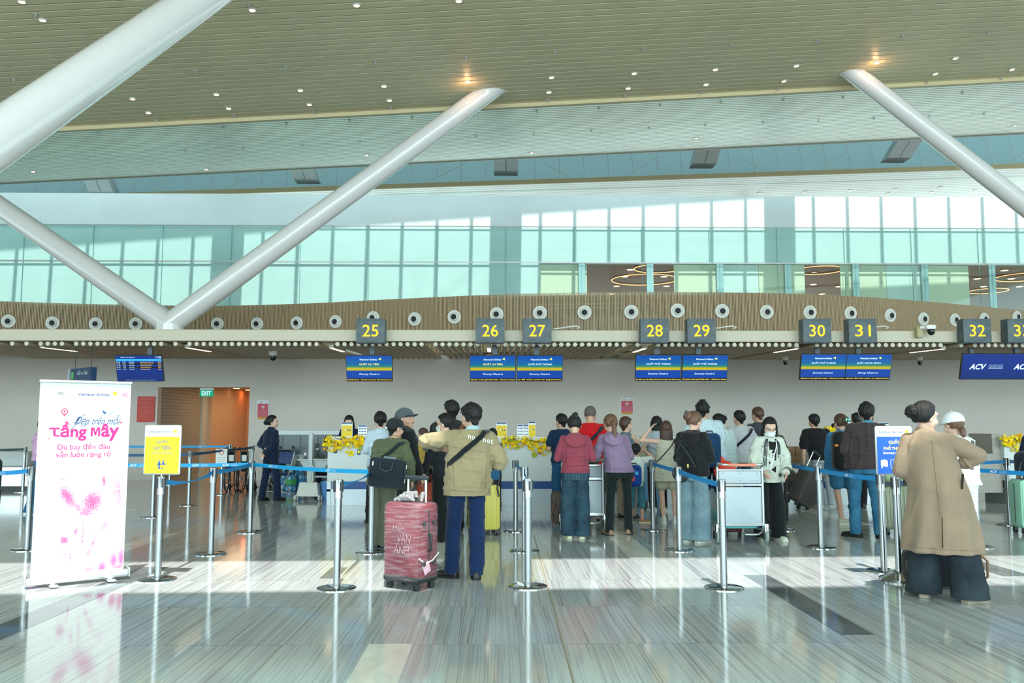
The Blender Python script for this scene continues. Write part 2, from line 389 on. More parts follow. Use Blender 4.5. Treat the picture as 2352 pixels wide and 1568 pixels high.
vs = [(x, y, zf3(x, y) + dz) for dz in (0, 0.24) for x, y in ((-40, YG - 1.35), (60, YG - 1.35), (60, YG - 1.25), (-40, YG - 1.25))]
MB().add(vs, [(0, 3, 2, 1), (4, 5, 6, 7), (0, 1, 5, 4), (1, 2, 6, 5), (2, 3, 7, 6), (3, 0, 4, 7)]).build('edge_fascia', FASC, c3, None)
# clerestory that lets the sun onto the mezzanine wall: mullions and broad posts over the ceiling edge
MULL = mat('mullion_grey', (0.36, 0.42, 0.43), 0.5)
mb = MB(); ke = 0.30; TOPZ = 15.48
def cl(x, w):
    z0 = zone2(x, YE); z1 = TOPZ + 0.074 * x
    vs = [(x + sx * w / 2, y + sy, z) for z, y in ((z0, YE + 0.06), (z1, YE + 0.06 + ke * (z1 - z0) * 0.6)) for sx, sy in ((-1, -.05), (1, -.05), (1, .05), (-1, .05))]
    mb.add(vs, [(0, 3, 2, 1), (4, 5, 6, 7), (0, 1, 5, 4), (1, 2, 6, 5), (2, 3, 7, 6), (3, 0, 4, 7)])
for i in range(-5, 6):
    xc = 10.72 * i + 0.62
    cl(xc, 1.22)
    for j in range(1, 8): cl(xc + 10.72 * j / 8, 0.13)
struct('trim_1', mb, MULL, smooth=None)
rf = lambda x, y: TOPZ + 0.074 * x + (y - YE) * 0.26
mb = sheet(rf, YE, 66, -60, 66, 0, None); sheet(rf, YE - 0.3, YE + 0.6, -60, 66, 0.05, None, mb, 1.2)
struct('ceiling', mb, mat('roof_underside', (0.45, 0.50, 0.50), 0.7), smooth=None)
# far glazing with its posts
GLZ = bpy.data.materials.new('tinted_glazing'); GLZ.use_nodes = True
b = GLZ.node_tree.nodes['Principled BSDF']; b.inputs['Base Color'].default_value = (0.40, 0.60, 0.62, 1); b.inputs['Roughness'].default_value = 0.25
tr = GLZ.node_tree.nodes.new('ShaderNodeBsdfTranslucent'); tr.inputs[0].default_value = (0.62, 0.88, 0.90, 1)
mxs = GLZ.node_tree.nodes.new('ShaderNodeMixShader'); mxs.inputs[0].default_value = 0.55
GLZ.node_tree.links.new(b.outputs[0], mxs.inputs[1]); GLZ.node_tree.links.new(tr.outputs[0], mxs.inputs[2])
GLZ.node_tree.links.new(mxs.outputs[0], GLZ.node_tree.nodes['Material Output'].inputs[0])
ka = 0.37
def gp(x, z, d=0): return (x, YG + ka * (z - 14) + d, z)
w1 = struct('window_1', MB().add([gp(-40, zf3(-40, 0)), gp(60, zf3(60, 0)), gp(60, 21), gp(-40, 21)], [(0, 1, 2, 3)]), GLZ, smooth=None)
mb = MB(); mbd = MB()
X0 = W(1160, 390, YG).x
for i in range(-32, 44):
    x = X0 + i * 1.34 + 0.3
    a, c = Vector(gp(x, zf3(x, 0), -.06)), Vector(gp(x, 20, -.06)); mb.tube([a, c], 0.028, seg=4)
for i in range(-5, 7):
    x = X0 + i * 10.72
    for s in (-1, 1):
        mbd.tube([gp(x + s * 2.2, 15.6 + .05 * x, -.07), gp(x + s * 4.2, zf3(x, 0) + .5, -.07)], 0.03, seg=4)
mb.build('window_mullion', mat('mullion_white', (0.9, 0.95, 0.95), 0.5), w1, None); mbd.build('brace_rod', mat('brace_grey', (0.85, 0.92, 0.92), 0.5), w1, None)
POST = mat('box_post_grey', (0.62, 0.70, 0.73), 0.45)
for i, (bx, by, tx, ty) in enumerate(((240, 443, 221, 411), (706, 415, 690, 392), (1162, 396, 1162, 367), (1614, 379, 1628, 342), (2057, 366, 2092, 325))):
    b0, t0 = W(bx, by + 2, YG - 1.2), W(tx, ty - 14, YG - 2.4)
    vs = [tuple(p + Vector((sx * .62, sy * .45, 0))) for p in (b0, t0) for sx, sy in ((-1, -1), (1, -1), (1, 1), (-1, 1))]
    o = MB().add(vs, [(0, 3, 2, 1), (4, 5, 6, 7), (0, 1, 5, 4), (1, 2, 6, 5), (2, 3, 7, 6), (3, 0, 4, 7)])
    for d in (0.0,): o.add([tuple(b0 + Vector((d - .015, -.455, 0))), tuple(b0 + Vector((d + .015, -.455, 0))), tuple(t0 + Vector((d + .015, -.455, 0))), tuple(t0 + Vector((d - .015, -.455, 0)))], [(0, 1, 2, 3)], mat('joint_dark', (0.1, 0.13, 0.14), .6))
    if o.mats: o.mats = [POST, o.mats[0]] ; o.m = [0] * 6 + [1]
    struct('trim_%d' % (i + 2), o, None, smooth=None)

# mezzanine wall with a glass skin in front and the lounge behind its lower right half
WALLW = mat('white_wall', (0.66, 0.73, 0.735), 0.65, var=0.03, vscale=0.8)
zt = W(1176, 448, YM).z; z1 = W(1176, 521, YM).z; z2 = W(1176, 603, YM).z; z3 = 4.2
xo = W(1240, 650, YM).x
struct('wall_mezzanine', MB().b2(-34, xo, YM, YM + 0.3, z3, zt).b2(xo, 34, YM, YM + 0.3, z2 - 0.02, zt), WALLW, smooth=None)
GT = bpy.data.materials.new('green_glass'); GT.use_nodes = True; nt = GT.node_tree
tb = nt.nodes.new('ShaderNodeBsdfTransparent'); tb.inputs[0].default_value = (0.80, 0.965, 0.935, 1)
gb = nt.nodes.new('ShaderNodeBsdfGlossy'); gb.inputs[1].default_value = 0.02; gb.inputs[0].default_value = (0.9, 1, 1, 1)
lw = nt.nodes.new('ShaderNodeLayerWeight'); lw.inputs[0].default_value = 0.5; fr = nt.nodes.new('ShaderNodeMapRange'); nt.links.new(lw.outputs['Facing'], fr.inputs[0])
fr.inputs[1].default_value = 0.0; fr.inputs[2].default_value = 1.0; fr.inputs[3].default_value = 0.06; fr.inputs[4].default_value = 0.22; mx = nt.nodes.new('ShaderNodeMixShader')
nt.links.new(fr.outputs[0], mx.inputs[0]); nt.links.new(tb.outputs[0], mx.inputs[1]); nt.links.new(gb.outputs[0], mx.inputs[2]); nt.links.new(mx.outputs[0], nt.nodes['Material Output'].inputs[0])
yg = YM - 0.06
for k, (za, zb) in enumerate(((z2 + 0.03, z1), (z3, z2 - 0.03))):
    w = struct('window_%d' % (k + 2), MB().add([(-34, yg, za), (34, yg, za), (34, yg, zb), (-34, yg, zb)], [(0, 1, 2, 3)]), GT, smooth=None)
    mb = MB()
    for i in range(-13, 14): mb.b2(i * 2.64 + 0.35, i * 2.64 + 0.362, yg - 0.006, yg + 0.026, za, zb)
    mb.build('glass_joint', mat('joint_green', (0.16, 0.36, 0.34), .4), w, None)
for k, (zz, h) in enumerate(((z1, 0.035), (z2, 0.06))):
    struct('trim_%d' % (k + 7), MB().b2(-34, 34, yg - 0.012, yg + 0.006, zz - h / 2, zz + h / 2), mat('steel_rail', (0.45, 0.50, 0.50), 0.3, 0.8), smooth=None)
# lounge
LB = mat('lounge_ceiling_brown', (0.32, 0.17, 0.10), 0.6); LW = mat('lounge_wall_brown', (0.22, 0.12, 0.08), 0.7)
struct('ceiling', MB().b2(xo, 34, YM + 0.3, 52, 8.0, 8.2), LB, smooth=None)
struct('wall_lounge', MB().b2(xo - 0.2, xo, YM + 0.3, 52, 4.2, 8.0).b2(xo, 34, 51.8, 52, 6.0, 8.0), LW, smooth=None)
struct('floor', MB().b2(-34, 34, YW, 52, 3.40, 3.55), mat('mezzanine_slab', (0.5, 0.5, 0.48), 0.7), smooth=None)
BL = mat('pale_green_blind', (0.76, 0.72, 0.55), 0.8); BLW = mat('pale_white_blind', (0.72, 0.78, 0.74), 0.8)
for i, (a, c, m, lab) in enumerate(((1240, 1348, BL, 'pale green roller blind just beside the white wall, behind mezzanine glass'), (1548, 1656, BL, 'pale green roller blind beside the widest lounge opening, behind mezzanine glass'),
        (1660, 1742, BLW, 'whitish roller blind above counter sign 29, behind mezzanine glass'), (1743, 1848, BL, 'pale green roller blind beside the narrow lounge opening, above counter 30'),
        (1930, 2035, BL, 'pale green roller blind above counter sign 31, behind mezzanine glass'), (2036, 2120, BLW, 'whitish roller blind between two green blinds above the wall camera'),
        (2124, 2225, BL, 'pale green roller blind beside the last lounge opening, above counter 32'))):
    xa, xb = W(a, 650, YM + .15).x, W(c, 650, YM + .15).x
    t = tag(MB().b2(xa, xb, YM + .13, YM + .17, 4.6, z2 - 0.04).build('roller_blind', m, None, None), lab, 'blind')
for i, px in enumerate((1337, 1494, 1655, 1812, 1968, 2127, 2282)):
    x = W(px, 650, YM - 0.05).x
    struct('trim_%d' % (i + 9), MB().b2(x - .13, x + .13, YM + .0, YM + 0.12, 3.5, z2 - 0.03).b2(x - .012, x + .012, YM - .02, YM, 3.5, z2 - 0.03), mat('steel_mullion', (0.42, 0.52, 0.54), 0.35, 0.6), smooth=None)
GLOW = mat('warm_lamp_glow', (1.0, 0.60, 0.30), emit=4.5); GLOWR = mat('ring_lamp_glow', (1.0, 0.40, 0.16), emit=2.2)
RINGD = mat('ring_lamp_body', (0.20, 0.13, 0.10), 0.5)
for px, py, rpx, lab in ((1480, 640, 76, 'large glowing ring chandelier above counter sign 28, behind the glass'), (1512, 614, 56, 'smaller glowing ring chandelier just over the large one, behind the glass'),
                    (1880, 618, 56, 'ring chandelier cut by the narrow lounge opening, behind the glass'), (2270, 666, 42, 'low ring chandelier at the last lounge opening, behind the glass'), (2352, 634, 62, 'ring chandelier at the photo edge, behind the glass')):
    Y = 7.4 - 1.5; Y = (7.75 - 1.5) * FPX / (HOR - py); p = W(px, py, Y); r = rpx / FPX * Y
    t = thing('ring_chandelier', lab, 'chandelier', p)
    cir = [(r * math.cos(a), r * math.sin(a), 0) for a in [2 * math.pi * i / 48 for i in range(48)]]
    MB().band([Vector(c) for c in cir], [Vector(c) for c in cir], 0.07, 0.05, None, True).build('ring_body', RINGD, t)
    MB().tube([Vector((x, y, -0.045)) for x, y, z in cir], 0.018, None, 6, True).build('light_strip', GLOWR, t)
    for a in (0.5, 2.6, 4.7):
        MB().cyl((r * math.cos(a), r * math.sin(a), 0), (r * math.cos(a), r * math.sin(a), 8.0 - p.z), 0.006).build('suspension_wire', RINGD, t)
spots = [(1448, 618), (1435, 634), (1525, 634), (1416, 656), (1531, 656), (1405, 674), (1869, 625), (1868, 652), (1927, 657), (1888, 674), (2245, 639), (2323, 639), (2259, 657), (2342, 657), (2307, 620)]
for px, py in spots:
    p = G(px, py, 7.985)
    t = thing('lounge_downlight', 'small warm round downlight in the brown lounge ceiling', 'downlight', p, group='lounge ceiling downlights')
    MB().cyl((0, 0, 0.02), (0, 0, -0.02), 0.17).build('trim_ring', RINGD, t); MB().cyl((0, 0, -0.02), (0, 0, -0.026), 0.15).build('lamp', GLOW, t)
lg = bpy.data.lights.new('lounge_lamps', 'AREA'); lg.energy = 260; lg.color = (1, 0.62, 0.38); lg.shape = 'RECTANGLE'; lg.size = 22; lg.size_y = 14
lo = bpy.data.objects.new('lounge_lamps', lg); COL.objects.link(lo); lo.location = (12, 42, 4.4); lo.rotation_euler = (math.pi, 0, 0)

# curved slatted screen with air nozzles
SLAT = mat('bronze_slat', (0.46, 0.34, 0.20), 0.5); SLATB = mat('screen_backing', (0.30, 0.24, 0.16), 0.8, c2=(0.42, 0.36, 0.27), vscale=1.2)
ctrl = [(-200, 23.6), (0, 24.0), (250, 24.6), (500, 24.8), (700, 24.3), (900, 23.4), (1140, 22.5), (1350, 22.1), (1560, 22.0), (1760, 22.1), (1950, 22.6), (2100, 23.4), (2260, 24.6), (2420, 26.2), (2600, 28.2)]
cx_ = np.array([W(px, 730, Y).x for px, Y in ctrl]); cy_ = np.array([Y for _, Y in ctrl])
def scrY(x):
    if x < cx_[1]: return cy_[1] + (x - cx_[1]) * .12
    # smooth (Catmull-Rom) curve through the control points
    i = int(np.clip(np.searchsorted(cx_, x) - 1, 1, len(cx_) - 3)); t = (x - cx_[i]) / (cx_[i + 1] - cx_[i])
    m0 = (cy_[i + 1] - cy_[i - 1]) / (cx_[i + 1] - cx_[i - 1]) * (cx_[i + 1] - cx_[i]); m1 = (cy_[i + 2] - cy_[i]) / (cx_[i + 2] - cx_[i]) * (cx_[i + 1] - cx_[i])
    return (2 * t**3 - 3 * t**2 + 1) * cy_[i] + (t**3 - 2 * t**2 + t) * m0 + (-2 * t**3 + 3 * t**2) * cy_[i + 1] + (t**3 - t**2) * m1
mb = MB(); x = -22.0
while x < 20:
    y = scrY(x); sl = scrY(x + .01) - y; a = math.atan2(sl, .01)
    mb.box((x, y, 4.14), (0.0225, 0.05, 1.54), None, Matrix.Rotation(a, 3, 'Z')); x += 0.039 * math.cos(a)
sw = struct('wall_screen', mb, SLAT, smooth=None)
xs = np.arange(-22.0, 20, 0.25)
def curved(mb, off, za, zb, m=None):
    vs = [(x, scrY(x) + off, z) for x in xs for z in (za, zb)]
    return mb.add(vs, [(2 * i, 2 * i + 2, 2 * i + 3, 2 * i + 1) for i in range(len(xs) - 1)], m)
curved(MB(), 0.34, 3.3, 4.9).build('screen_backing', SLATB, sw, None)
mb = MB()
for zz in (3.55, 3.75, 4.52, 4.62):
    for i in range(len(xs) - 1): mb.cyl((xs[i], scrY(xs[i]) + .07, zz), (xs[i + 1], scrY(xs[i + 1]) + .07, zz), 0.014, None, None, 4, False)
mb.build('screen_rail', mat('rail_pale', (0.5, 0.46, 0.36), .4, .5), sw, None)
# pale translucent panels glimpsed behind the slats
mb = MB()
for px in (75, 200, 290, 640, 990, 1070, 1230, 1330, 1410, 1470, 1560, 1700, 1800):
    x = W(px, 740, 22.5).x * 1.0; mb.box((x, scrY(x) + .25, 3.98), (0.9, 0.02, 0.75), None, Matrix.Rotation(math.atan2(scrY(x + .01) - scrY(x), .01), 3, 'Z'))
mb.build('duct_panel', mat('duct_silver', (0.72, 0.70, 0.64), .5, .2, c2=(0.40, 0.36, 0.3), vscale=7), sw, None)
NZ = mat('nozzle_white', (0.78, 0.78, 0.75), 0.5); NZD = mat('nozzle_dark', (0.012, 0.014, 0.018), .7)
def nozzle():
    t = thing('air_nozzle', 'white round jet air nozzle on the bronze slatted screen', 'air nozzle')
    MB().lathe([(0.205, 0), (0.205, 0.03), (0.19, 0.05), (0.16, 0.055), (0.135, 0.035), (0.13, 0.03), (0.13, 0.0)], (0, 0, 0), None, 36, (0, -1, 0)).build('outer_ring', NZ, t)
    h = MB().lathe([(0.128, 0.02), (0.128, 0.04), (0.11, 0.075), (0.092, 0.09), (0.082, 0.09), (0.082, 0.03)], (0, 0, 0), None, 32, (0, -1, 0)).build('nozzle_barrel', NZ, t)
    MB().cyl((0, -0.05, 0), (0, -0.092, 0), 0.081, m=NZD).build('nozzle_throat', NZD, t, None)
    return t
nz = nozzle(); first = True
nzl = [(22, 738, 'cut by the photo edge'), (123, 742, 'over the roll-up banner'), (222, 744, 'between the banner and the blue flight board'), (314, 744, 'nearest the V column, banner side'),
       (501, 744, 'nearest the V column, counter side'), (592, 744, 'over the hanging dome camera'), (683, 742, 'two nozzles away from sign 25'), (772, 739, 'just before sign 25'), (858, 730, 'half hidden behind sign 25'), (953, 733, 'just past sign 25'),
       (1044, 728, 'near side of sign 26'), (1141, 722, 'half hidden behind sign 26'), (1240, 719, 'half hidden behind sign 27'), (1342, 718, 'just past sign 27'), (1449, 717, 'just before sign 28'), (1555, 714, 'between sign 28 and sign 29'),
       (1657, 715, 'over the top edge of sign 29'), (1759, 717, 'midway between sign 29 and sign 30'), (1858, 718, 'half hidden behind sign 30'), (1951, 720, 'half hidden behind sign 31'), (2042, 725, 'just past sign 31'), (2118, 733, 'above the wall camera'), (2190, 735, 'just before sign 32'), (2257, 733, 'peeping over sign 32'), (2332, 728, 'peeping over sign 33')]
for px, py, lab in nzl:
    x = W(px, py, 23).x
    for _ in range(6): x = W(px, py, scrY(x)).x
    y = scrY(x); a = math.atan2(scrY(x + .02) - scrY(x - .02), .04); p = W(px, py, y)
    t = nz if first else dup(nz); first = False
    t.location = (x, y - 0.045, p.z - 0.0); t.rotation_euler = (math.radians(4), 0, a * 0.85); t['label'] = 'white round air nozzle on the slatted screen, ' + lab
    sc_ = 0.92; t.scale = (sc_, sc_, sc_)

# V columns
COLW = mat('column_white_lacquer', (0.78, 0.77, 0.78), 0.16, coat=0.6, spec=0.5)
def trim_top(o, org):
    for v in o.data.vertices:
        zz = zone1(v.co.x + org.x, 0) - org.z + 0.02
        if v.co.z > zz: v.co.z = zz
def arm(p0, p1, r0, r1):
    a = (p1 - p0); n = 60; pts = [p0 + a * i / n for i in range(n + 1)]
    return pts, [r0 + (r1 - r0) * (i / n) ** 1.5 for i in range(n + 1)]
t = thing('v_column', 'white V-shaped column whose foot stands behind the beam', 'column', W(390, 745, 21.3)); o = t.location.copy(); t['kind'] = 'thing'
foot = W(390, 745, 21.3)
d = (W(1132, 203, 21.4) - foot)
tR = foot + d * 1.3
tL = foot + (W(-10, 468, 22.6) - foot) * 2.1
z0l = zone1(tL.x, 20)
for nm, tt, r1 in (('column_arm', tR, 0.235), ('column_arm', tL, 0.22)):
    pts, rs = arm(foot, tt, 0.285, r1); mb = MB(); mb.tube([p - o for p in pts], rs, None, 40); trim_top(mb.build(nm, COLW, t), o)
MB().ell((0, 0, -0.1), (0.34, 0.3, 0.34)).cyl((0, 0, -0.42), (0, 0, 0.0), 0.34).build('column_base', COLW, t)
a = W(-130, 405, 10.4); bb = W(545, -60, 14.6)
t = thing('slanted_column', 'huge white tubular column arm, nearest the camera', 'column', a); t['kind'] = 'thing'
a0 = a - (bb - a) * 0.15; b1 = a + (bb - a) * 1.35
pts, rs = arm(a0, b1, 0.34, 0.29); trim_top(MB().tube([p - a for p in pts], rs, None, 48).build('column_arm', COLW, t), a)
MB().ell(a0 - a, (0.36, 0.36, 0.36)).build('column_joint', COLW, t)
a = W(1955, 163, 21.4); bb = W(2400, 508, 22.0)
t = thing('slanted_column', 'white column arm that rises to the beige ceiling above signs 31 to 33', 'column', a); t['kind'] = 'thing'
pts, rs = arm(a + (bb - a) * 1.5, a - (bb - a) * 0.30, 0.26, 0.225); trim_top(MB().tube([p - a for p in pts], rs, None, 40).build('column_arm', COLW, t), a)
a = W(1622, 434, 50); bb = W(1670, 462, 50)
t = thing('slanted_column', 'small distant grey column arm just over the white mezzanine wall', 'column', a); t['kind'] = 'thing'
MB().tube([Vector((0, 0, 0)) - (bb - a) * .2, (bb - a) * 2.0], 0.42, None, 24).build('column_arm', POST, t)

# ceiling downlights and sprinklers
DLR = mat('downlight_rim', (0.55, 0.55, 0.5), .4)
def downlight(r):
    t = thing('ceiling_downlight', 'small warm round downlight set in the panelled ceiling', 'downlight', group='downlights in the panelled ceiling')
    MB().lathe([(r, 0.02), (r, -0.015), (r * .75, -0.02), (r * .75, 0.0)], (0, 0, 0), None, 20).build('trim_ring', DLR, t)
    MB().cyl((0, 0, 0.0), (0, 0, -0.012), r * .72, m=GLOW).build('lamp', mat('downlight_glow', (1.0, 0.50, 0.20), emit=5.0), t, None); return t
dl = downlight(0.085); first = True
pts1 = [(100/1.993, 5/1.993), (97.8, 45), (339.7, 34), (579.5, 22), (819, 11), (1054, 1), (304.5, 226), (497, 216), (690, 206.7), (882, 197), (1074, 187), (341, 258), (525, 248), (710.5, 239), (894.6, 229.5),
        (1266.7, 177), (1456.5, 168), (1643, 159), (1829, 150.5), (2013.5, 143), (2194.5, 133), (1260.7, 211), (1442.6, 202), (1621.5, 193.5), (1800.5, 185.5), (2148, 169), (2324, 159)]
pts2 = [(76.3, 393), (474, 388), (841.7, 355), (1221, 350), (1599, 316.6), (2330.5, 287)]
pts3 = [(1744.5, 442.5), (1849, 439.5), (1953, 436.5), (2057.5, 433.5), (2159.6, 429.5), (2039.5, 443.5), (2140, 440.5), (2240, 436.5)]
def on(zf, px, py, Yg):
    Y = Yg
    for _ in range(25):
        p = W(px, py, Y); Y = (zf(p.x, Y) - CAMZ) * Y / max(p.z - CAMZ, .01) * .5 + Y * .5
    return W(px, py, Y)
for px, py in ((1074, 187), (2013.5, 143)):
    p = on(zone1, px, py, 20); pl_ = bpy.data.lights.new('downlight_beam', 'POINT'); pl_.energy = 4.5; pl_.color = (1, .5, .22); pl_.shadow_soft_size = .05
    po = bpy.data.objects.new('downlight_beam', pl_); COL.objects.link(po); po.location = p + Vector((0, 0, -.16))
for zf, lst, Yg in ((zone1, pts1, 20), (zone2, pts2, 26), (zone3, pts3, 50)):
    for px, py in lst:
        p = on(zf, px, py, Yg); t = dl if first else dup(dl); first = False
        t.location = p + Vector((0, 0, -0.004)); t.rotation_euler = (0, -0.05, 0)
        if zf is zone3: t.scale = (1.5, 1.5, 1.5)
SPK = mat('sprinkler_metal', (0.6, 0.62, 0.62), .35, .7)
sp = tag(MB().cyl((0, 0, 0), (0, 0, -0.012), 0.045, seg=12).cyl((0, 0, -0.01), (0, 0, -0.06), 0.012, seg=8).cyl((0, 0, -0.055), (0, 0, -0.062), 0.03, seg=10).build('sprinkler_head', SPK), 'tiny metal sprinkler head in the panelled ceiling', 'sprinkler', 'sprinklers in the panelled ceiling'); first = True
for zf, lst, Yg in ((zone1, [(82, 33), (328, 22), (572, 10), (32, 181), (449, 162.5), (656, 152), (862, 141), (1069, 131), (1275.6, 120), (1479, 111), (1679, 102), (1878, 92), (2075, 83), (2271, 73), (537, 264), (719, 256), (899, 246), (1258, 228.7), (1435, 219), (1611, 210.6), (1786, 202), (1958, 195), (2129, 186), (2299, 177)], 20),
                    (zone2, [(357, 275), (514, 290), (658, 282), (803, 275), (947, 267.6), (1089, 261), (1233, 254), (1375, 247), (1516, 240), (1656, 233), (1799, 227.6), (1936, 221.6), (2210, 211), (225, 303), (426, 346), (559, 339), (694, 332), (827, 325), (1094, 312), (1226, 305), (1358, 298), (1490, 292), (1620, 286), (1752, 280), (1880, 275), (2007, 270), (2134, 265), (2260, 260)], 26)):
    for px, py in lst:
        p = on(zf, px, py, Yg); t = sp if first else dup(sp); first = False; t.location = p

# back wall under the canopy, with the service opening
XA, XB = W(361, 950, YW).x, W(572, 950, YW).x; zo = W(460, 889, YW).z
BW = mat('back_wall_beige', (0.63, 0.575, 0.51), 0.42, bump=0.06, bscale=1.2, var=0.03, vscale=1.0)
struct('wall_back', MB().b2(-30, XA, YW, YW + 0.25, 0, 3.4).b2(XB, 30, YW, YW + 0.25, 0, 3.4).b2(XA, XB, YW, YW + .25, zo, 3.4), BW, smooth=None)
OR_ = mat('corridor_orange', (0.66, 0.44, 0.29), 0.6); ORC = mat('corridor_ceiling', (0.55, 0.42, 0.30), 0.6)
yc = 31.0; xj = W(476, 950, YW + 3.6).x
struct('wall_corridor', MB().b2(xj, XB + 1.6, yc, yc + .2, 0, 3.2).b2(XB + 1.5, XB + 1.6, YW + .25, yc, 0, 3.2).b2(xj - .12, xj, YW + 4.0, yc, 0, 3.2).b2(XB, XB + 1.5, YW + .25, YW + .35, 0, 3.2), OR_, smooth=None)
struct('ceiling', MB().b2(XA - .3, XB + 1.6, YW + .25, yc, zo + .22, zo + .35), ORC, smooth=None)
struct('trim_16', MB().b2(xj - .55, xj - .12, YW + 3.5, YW + 4.0, 0, 3.0), mat('jamb_pale', (0.55, 0.60, 0.57), .5), smooth=None)
t = struct('door_1', MB().b2(XA - .12, XA - .06, YW + .3, YW + 3.5, 0, zo + .2), mat('shutter_box', (0.45, 0.42, 0.35), .6), smooth=None)
mb = MB(); z = 0.02
while z < zo + .15: mb.box((XA - .05, YW + 1.9, z + .045), (0.03, 3.1, 0.084), None, (0, math.radians(14), 0)); z += 0.09
mb.build('shutter_slat', mat('shutter_slat', (0.42, 0.40, 0.33), .5), t, None)
xa, za = XZ(490, 925, yc - .05); xb, _ = XZ(533, 925, yc - .05)
d = struct('door_2', MB().b2(xa, xb, yc - .06, yc - .01, 0, za), mat('orange_door', (0.68, 0.46, 0.31), .5), smooth=None)
MB().b2(xa + (xb - xa) * .62, xa + (xb - xa) * .64, yc - .065, yc - .055, 0, za).build('door_gap', mat('gap_dark', (.1, .06, .04), .8), d, None)
MB().cyl((xa + .2, yc - .06, 1.02), (xa + .2, yc - .14, 1.02), .012).cyl((xa + .2, yc - .13, 1.02), (xa + .36, yc - .13, 1.02), .012).build('door_handle', STEEL, d)
xa, za = XZ(536, 963, yc - .05); xb, _ = XZ(553, 963, yc - .05)
d = struct('door_3', MB().b2(xa, xb, yc - .08, yc - .01, .1, za), mat('red_wood', (0.32, 0.06, 0.03), .45), smooth=None)
MB().b2(xa + (xb - xa) * .25, xb - (xb - xa) * .25, yc - .085, yc - .078, .9, za - .2).build('door_pane', mat('amber_pane', (.35, .2, .1), .2), d, None)
for px, py, lab in ((512, 932, 'small dark red wall box over the orange corridor door'), (512, 972, 'small dark red call point beside the orange corridor door')):
    p = W(px, py, yc - .05); tag(MB().rbox(p, (.09, .08, .13), .02).build('alarm_box', mat('alarm_red', (.25, .03, .03), .4)), lab, 'alarm')
cl_ = bpy.data.lights.new('corridor_lamps', 'AREA'); cl_.energy = 50; cl_.color = (1, .66, .36); cl_.shape = 'RECTANGLE'; cl_.size = 1.6; cl_.size_y = 5
co = bpy.data.objects.new('corridor_lamps', cl_); COL.objects.link(co); co.location = ((xj + XB) / 2 + .3, 27.5, zo + .15)
for px, py in ((497, 891), (542, 897), (495, 911.5), (556, 904)):
    p = on(lambda x, y: zo + .21, px, py, 26)
    if py > 915: p = Vector((p.x, p.y, zo + .21))
    t = thing('corridor_downlight', 'small warm oblong downlight in the orange corridor ceiling', 'downlight', (min(max(p.x, xj + .25), XB + 1.2), min(p.y, 30.3), zo + .22), group='corridor downlights')
    MB().cyl((0, 0, 0), (0, 0, -.02), .13, seg=20).build('trim_ring', DLR, t); MB().cyl((0, 0, -.02), (0, 0, -.026), .11, seg=20).build('lamp', GLOW, t)
0 and struct('baseboard_back', MB().b2(-30, XA, YW - .03, YW, 0, .12).b2(XB, 30, YW - .03, YW, 0, .12), mat('baseboard_steel', (.45, .47, .46), .3, .6), smooth=None)

# canopy over the counters: beam, rods, lamps
BEAM = mat('beam_cream', (0.55, 0.50, 0.39), 0.45)
zb0, zb1 = W(1176, 784, YB).z, W(1176, 757.5, YB).z
struct('wall_beam', MB().b2(-24, 24, YB, YB + 0.5, zb0, zb1), BEAM, smooth=None, bev=0.02)
struct('ceiling', MB().b2(-24, 24, YB + .5, YB + .6, zb0 + .02, zb0 + .14).b2(-24, -5.2, YB + 0.5, YW, 3.345, 3.385).b2(5.6, 24, YB + .5, YW, 3.345, 3.385), mat('canopy_top', (0.42, 0.31, 0.20), .7), smooth=None)
ROD = mat('canopy_rod', (0.50, 0.39, 0.26), 0.5); RODE = mat('rod_end_cream', (0.60, 0.57, 0.47), .5)
zr0 = W(1176, 790.5, YB).z; zr1 = zr0 + .17; mb = MB(); x = -12.4; skip = [W(p, 790, YB).x for p in (10, 38, 165, 393, 745, 987, 1455, 1868, 2225)] + [(p - VPX) / FPX * YB for p in (82, 417, 753, 1122, 1490, 1851, 2202)]
cn = tag(bpy.data.objects.new('slatted_canopy', None), 'canopy of round bronze rods hung under the cream beam', 'canopy'); COL.objects.link(cn); cn.location = (0, YB, zr0)
rodc = 0
rod_me = None; far_rods = []
while x < 13.2:
    if all(abs(x - s) > (.075 if k_ < 9 else .10) for k_, s in enumerate(skip)):
        if not -7.0 < x < 7.3:
            far_rods.append(x)
        elif rod_me is None:
            o = MB().cyl((0, 0.02, 0), (0, YW - YB - .03, zr1 - zr0), .043, m=ROD, seg=14, capm=RODE).build('canopy_rod', None, cn)
            rod_me = o.data
        else:
            o = bpy.data.objects.new('canopy_rod', rod_me); COL.objects.link(o); o.parent = cn
        if -7.0 < x < 7.3: o.location.x = x; rodc += 1
    x += 0.143
mb = MB()
for x in far_rods: mb.cyl((x, 0.02, 0), (x, YW - YB - .03, zr1 - zr0), .043, m=ROD, seg=14, capm=RODE)
tag(mb.build('canopy_rod', None, cn), kind='stuff')
STRIP = mat('strip_lamp_glow', (1.0, 0.75, 0.48), emit=4)
for i, (px, lab) in enumerate(((82, 'over the roll-up banner'), (417, 'past the blue flight board'), (753, 'beside the first blue check-in screen'), (1122, 'over the screen of counter 26'), (1490, 'over the screen of counter 28'), (1851, 'over the screen of counter 30'), (2202, 'before the screen of counter 32'))):
    x = (px - VPX) / FPX * YB
    t = thing('strip_lamp', 'slim glowing strip lamp between canopy rods, ' + lab, 'lamp', (x, YB + .35, zr0 - 0.05)); t.rotation_euler = (math.atan2(zr1 - zr0, YW - YB), 0, 0)
    MB().b2(-.05, .05, 0, 1.45, 0.0, .07).build('lamp_housing', mat('lamp_housing', (.5, .48, .42), .5), t, None); MB().b2(-.035, .035, .02, 1.43, -.006, 0).build('diffuser', STRIP, t, None)

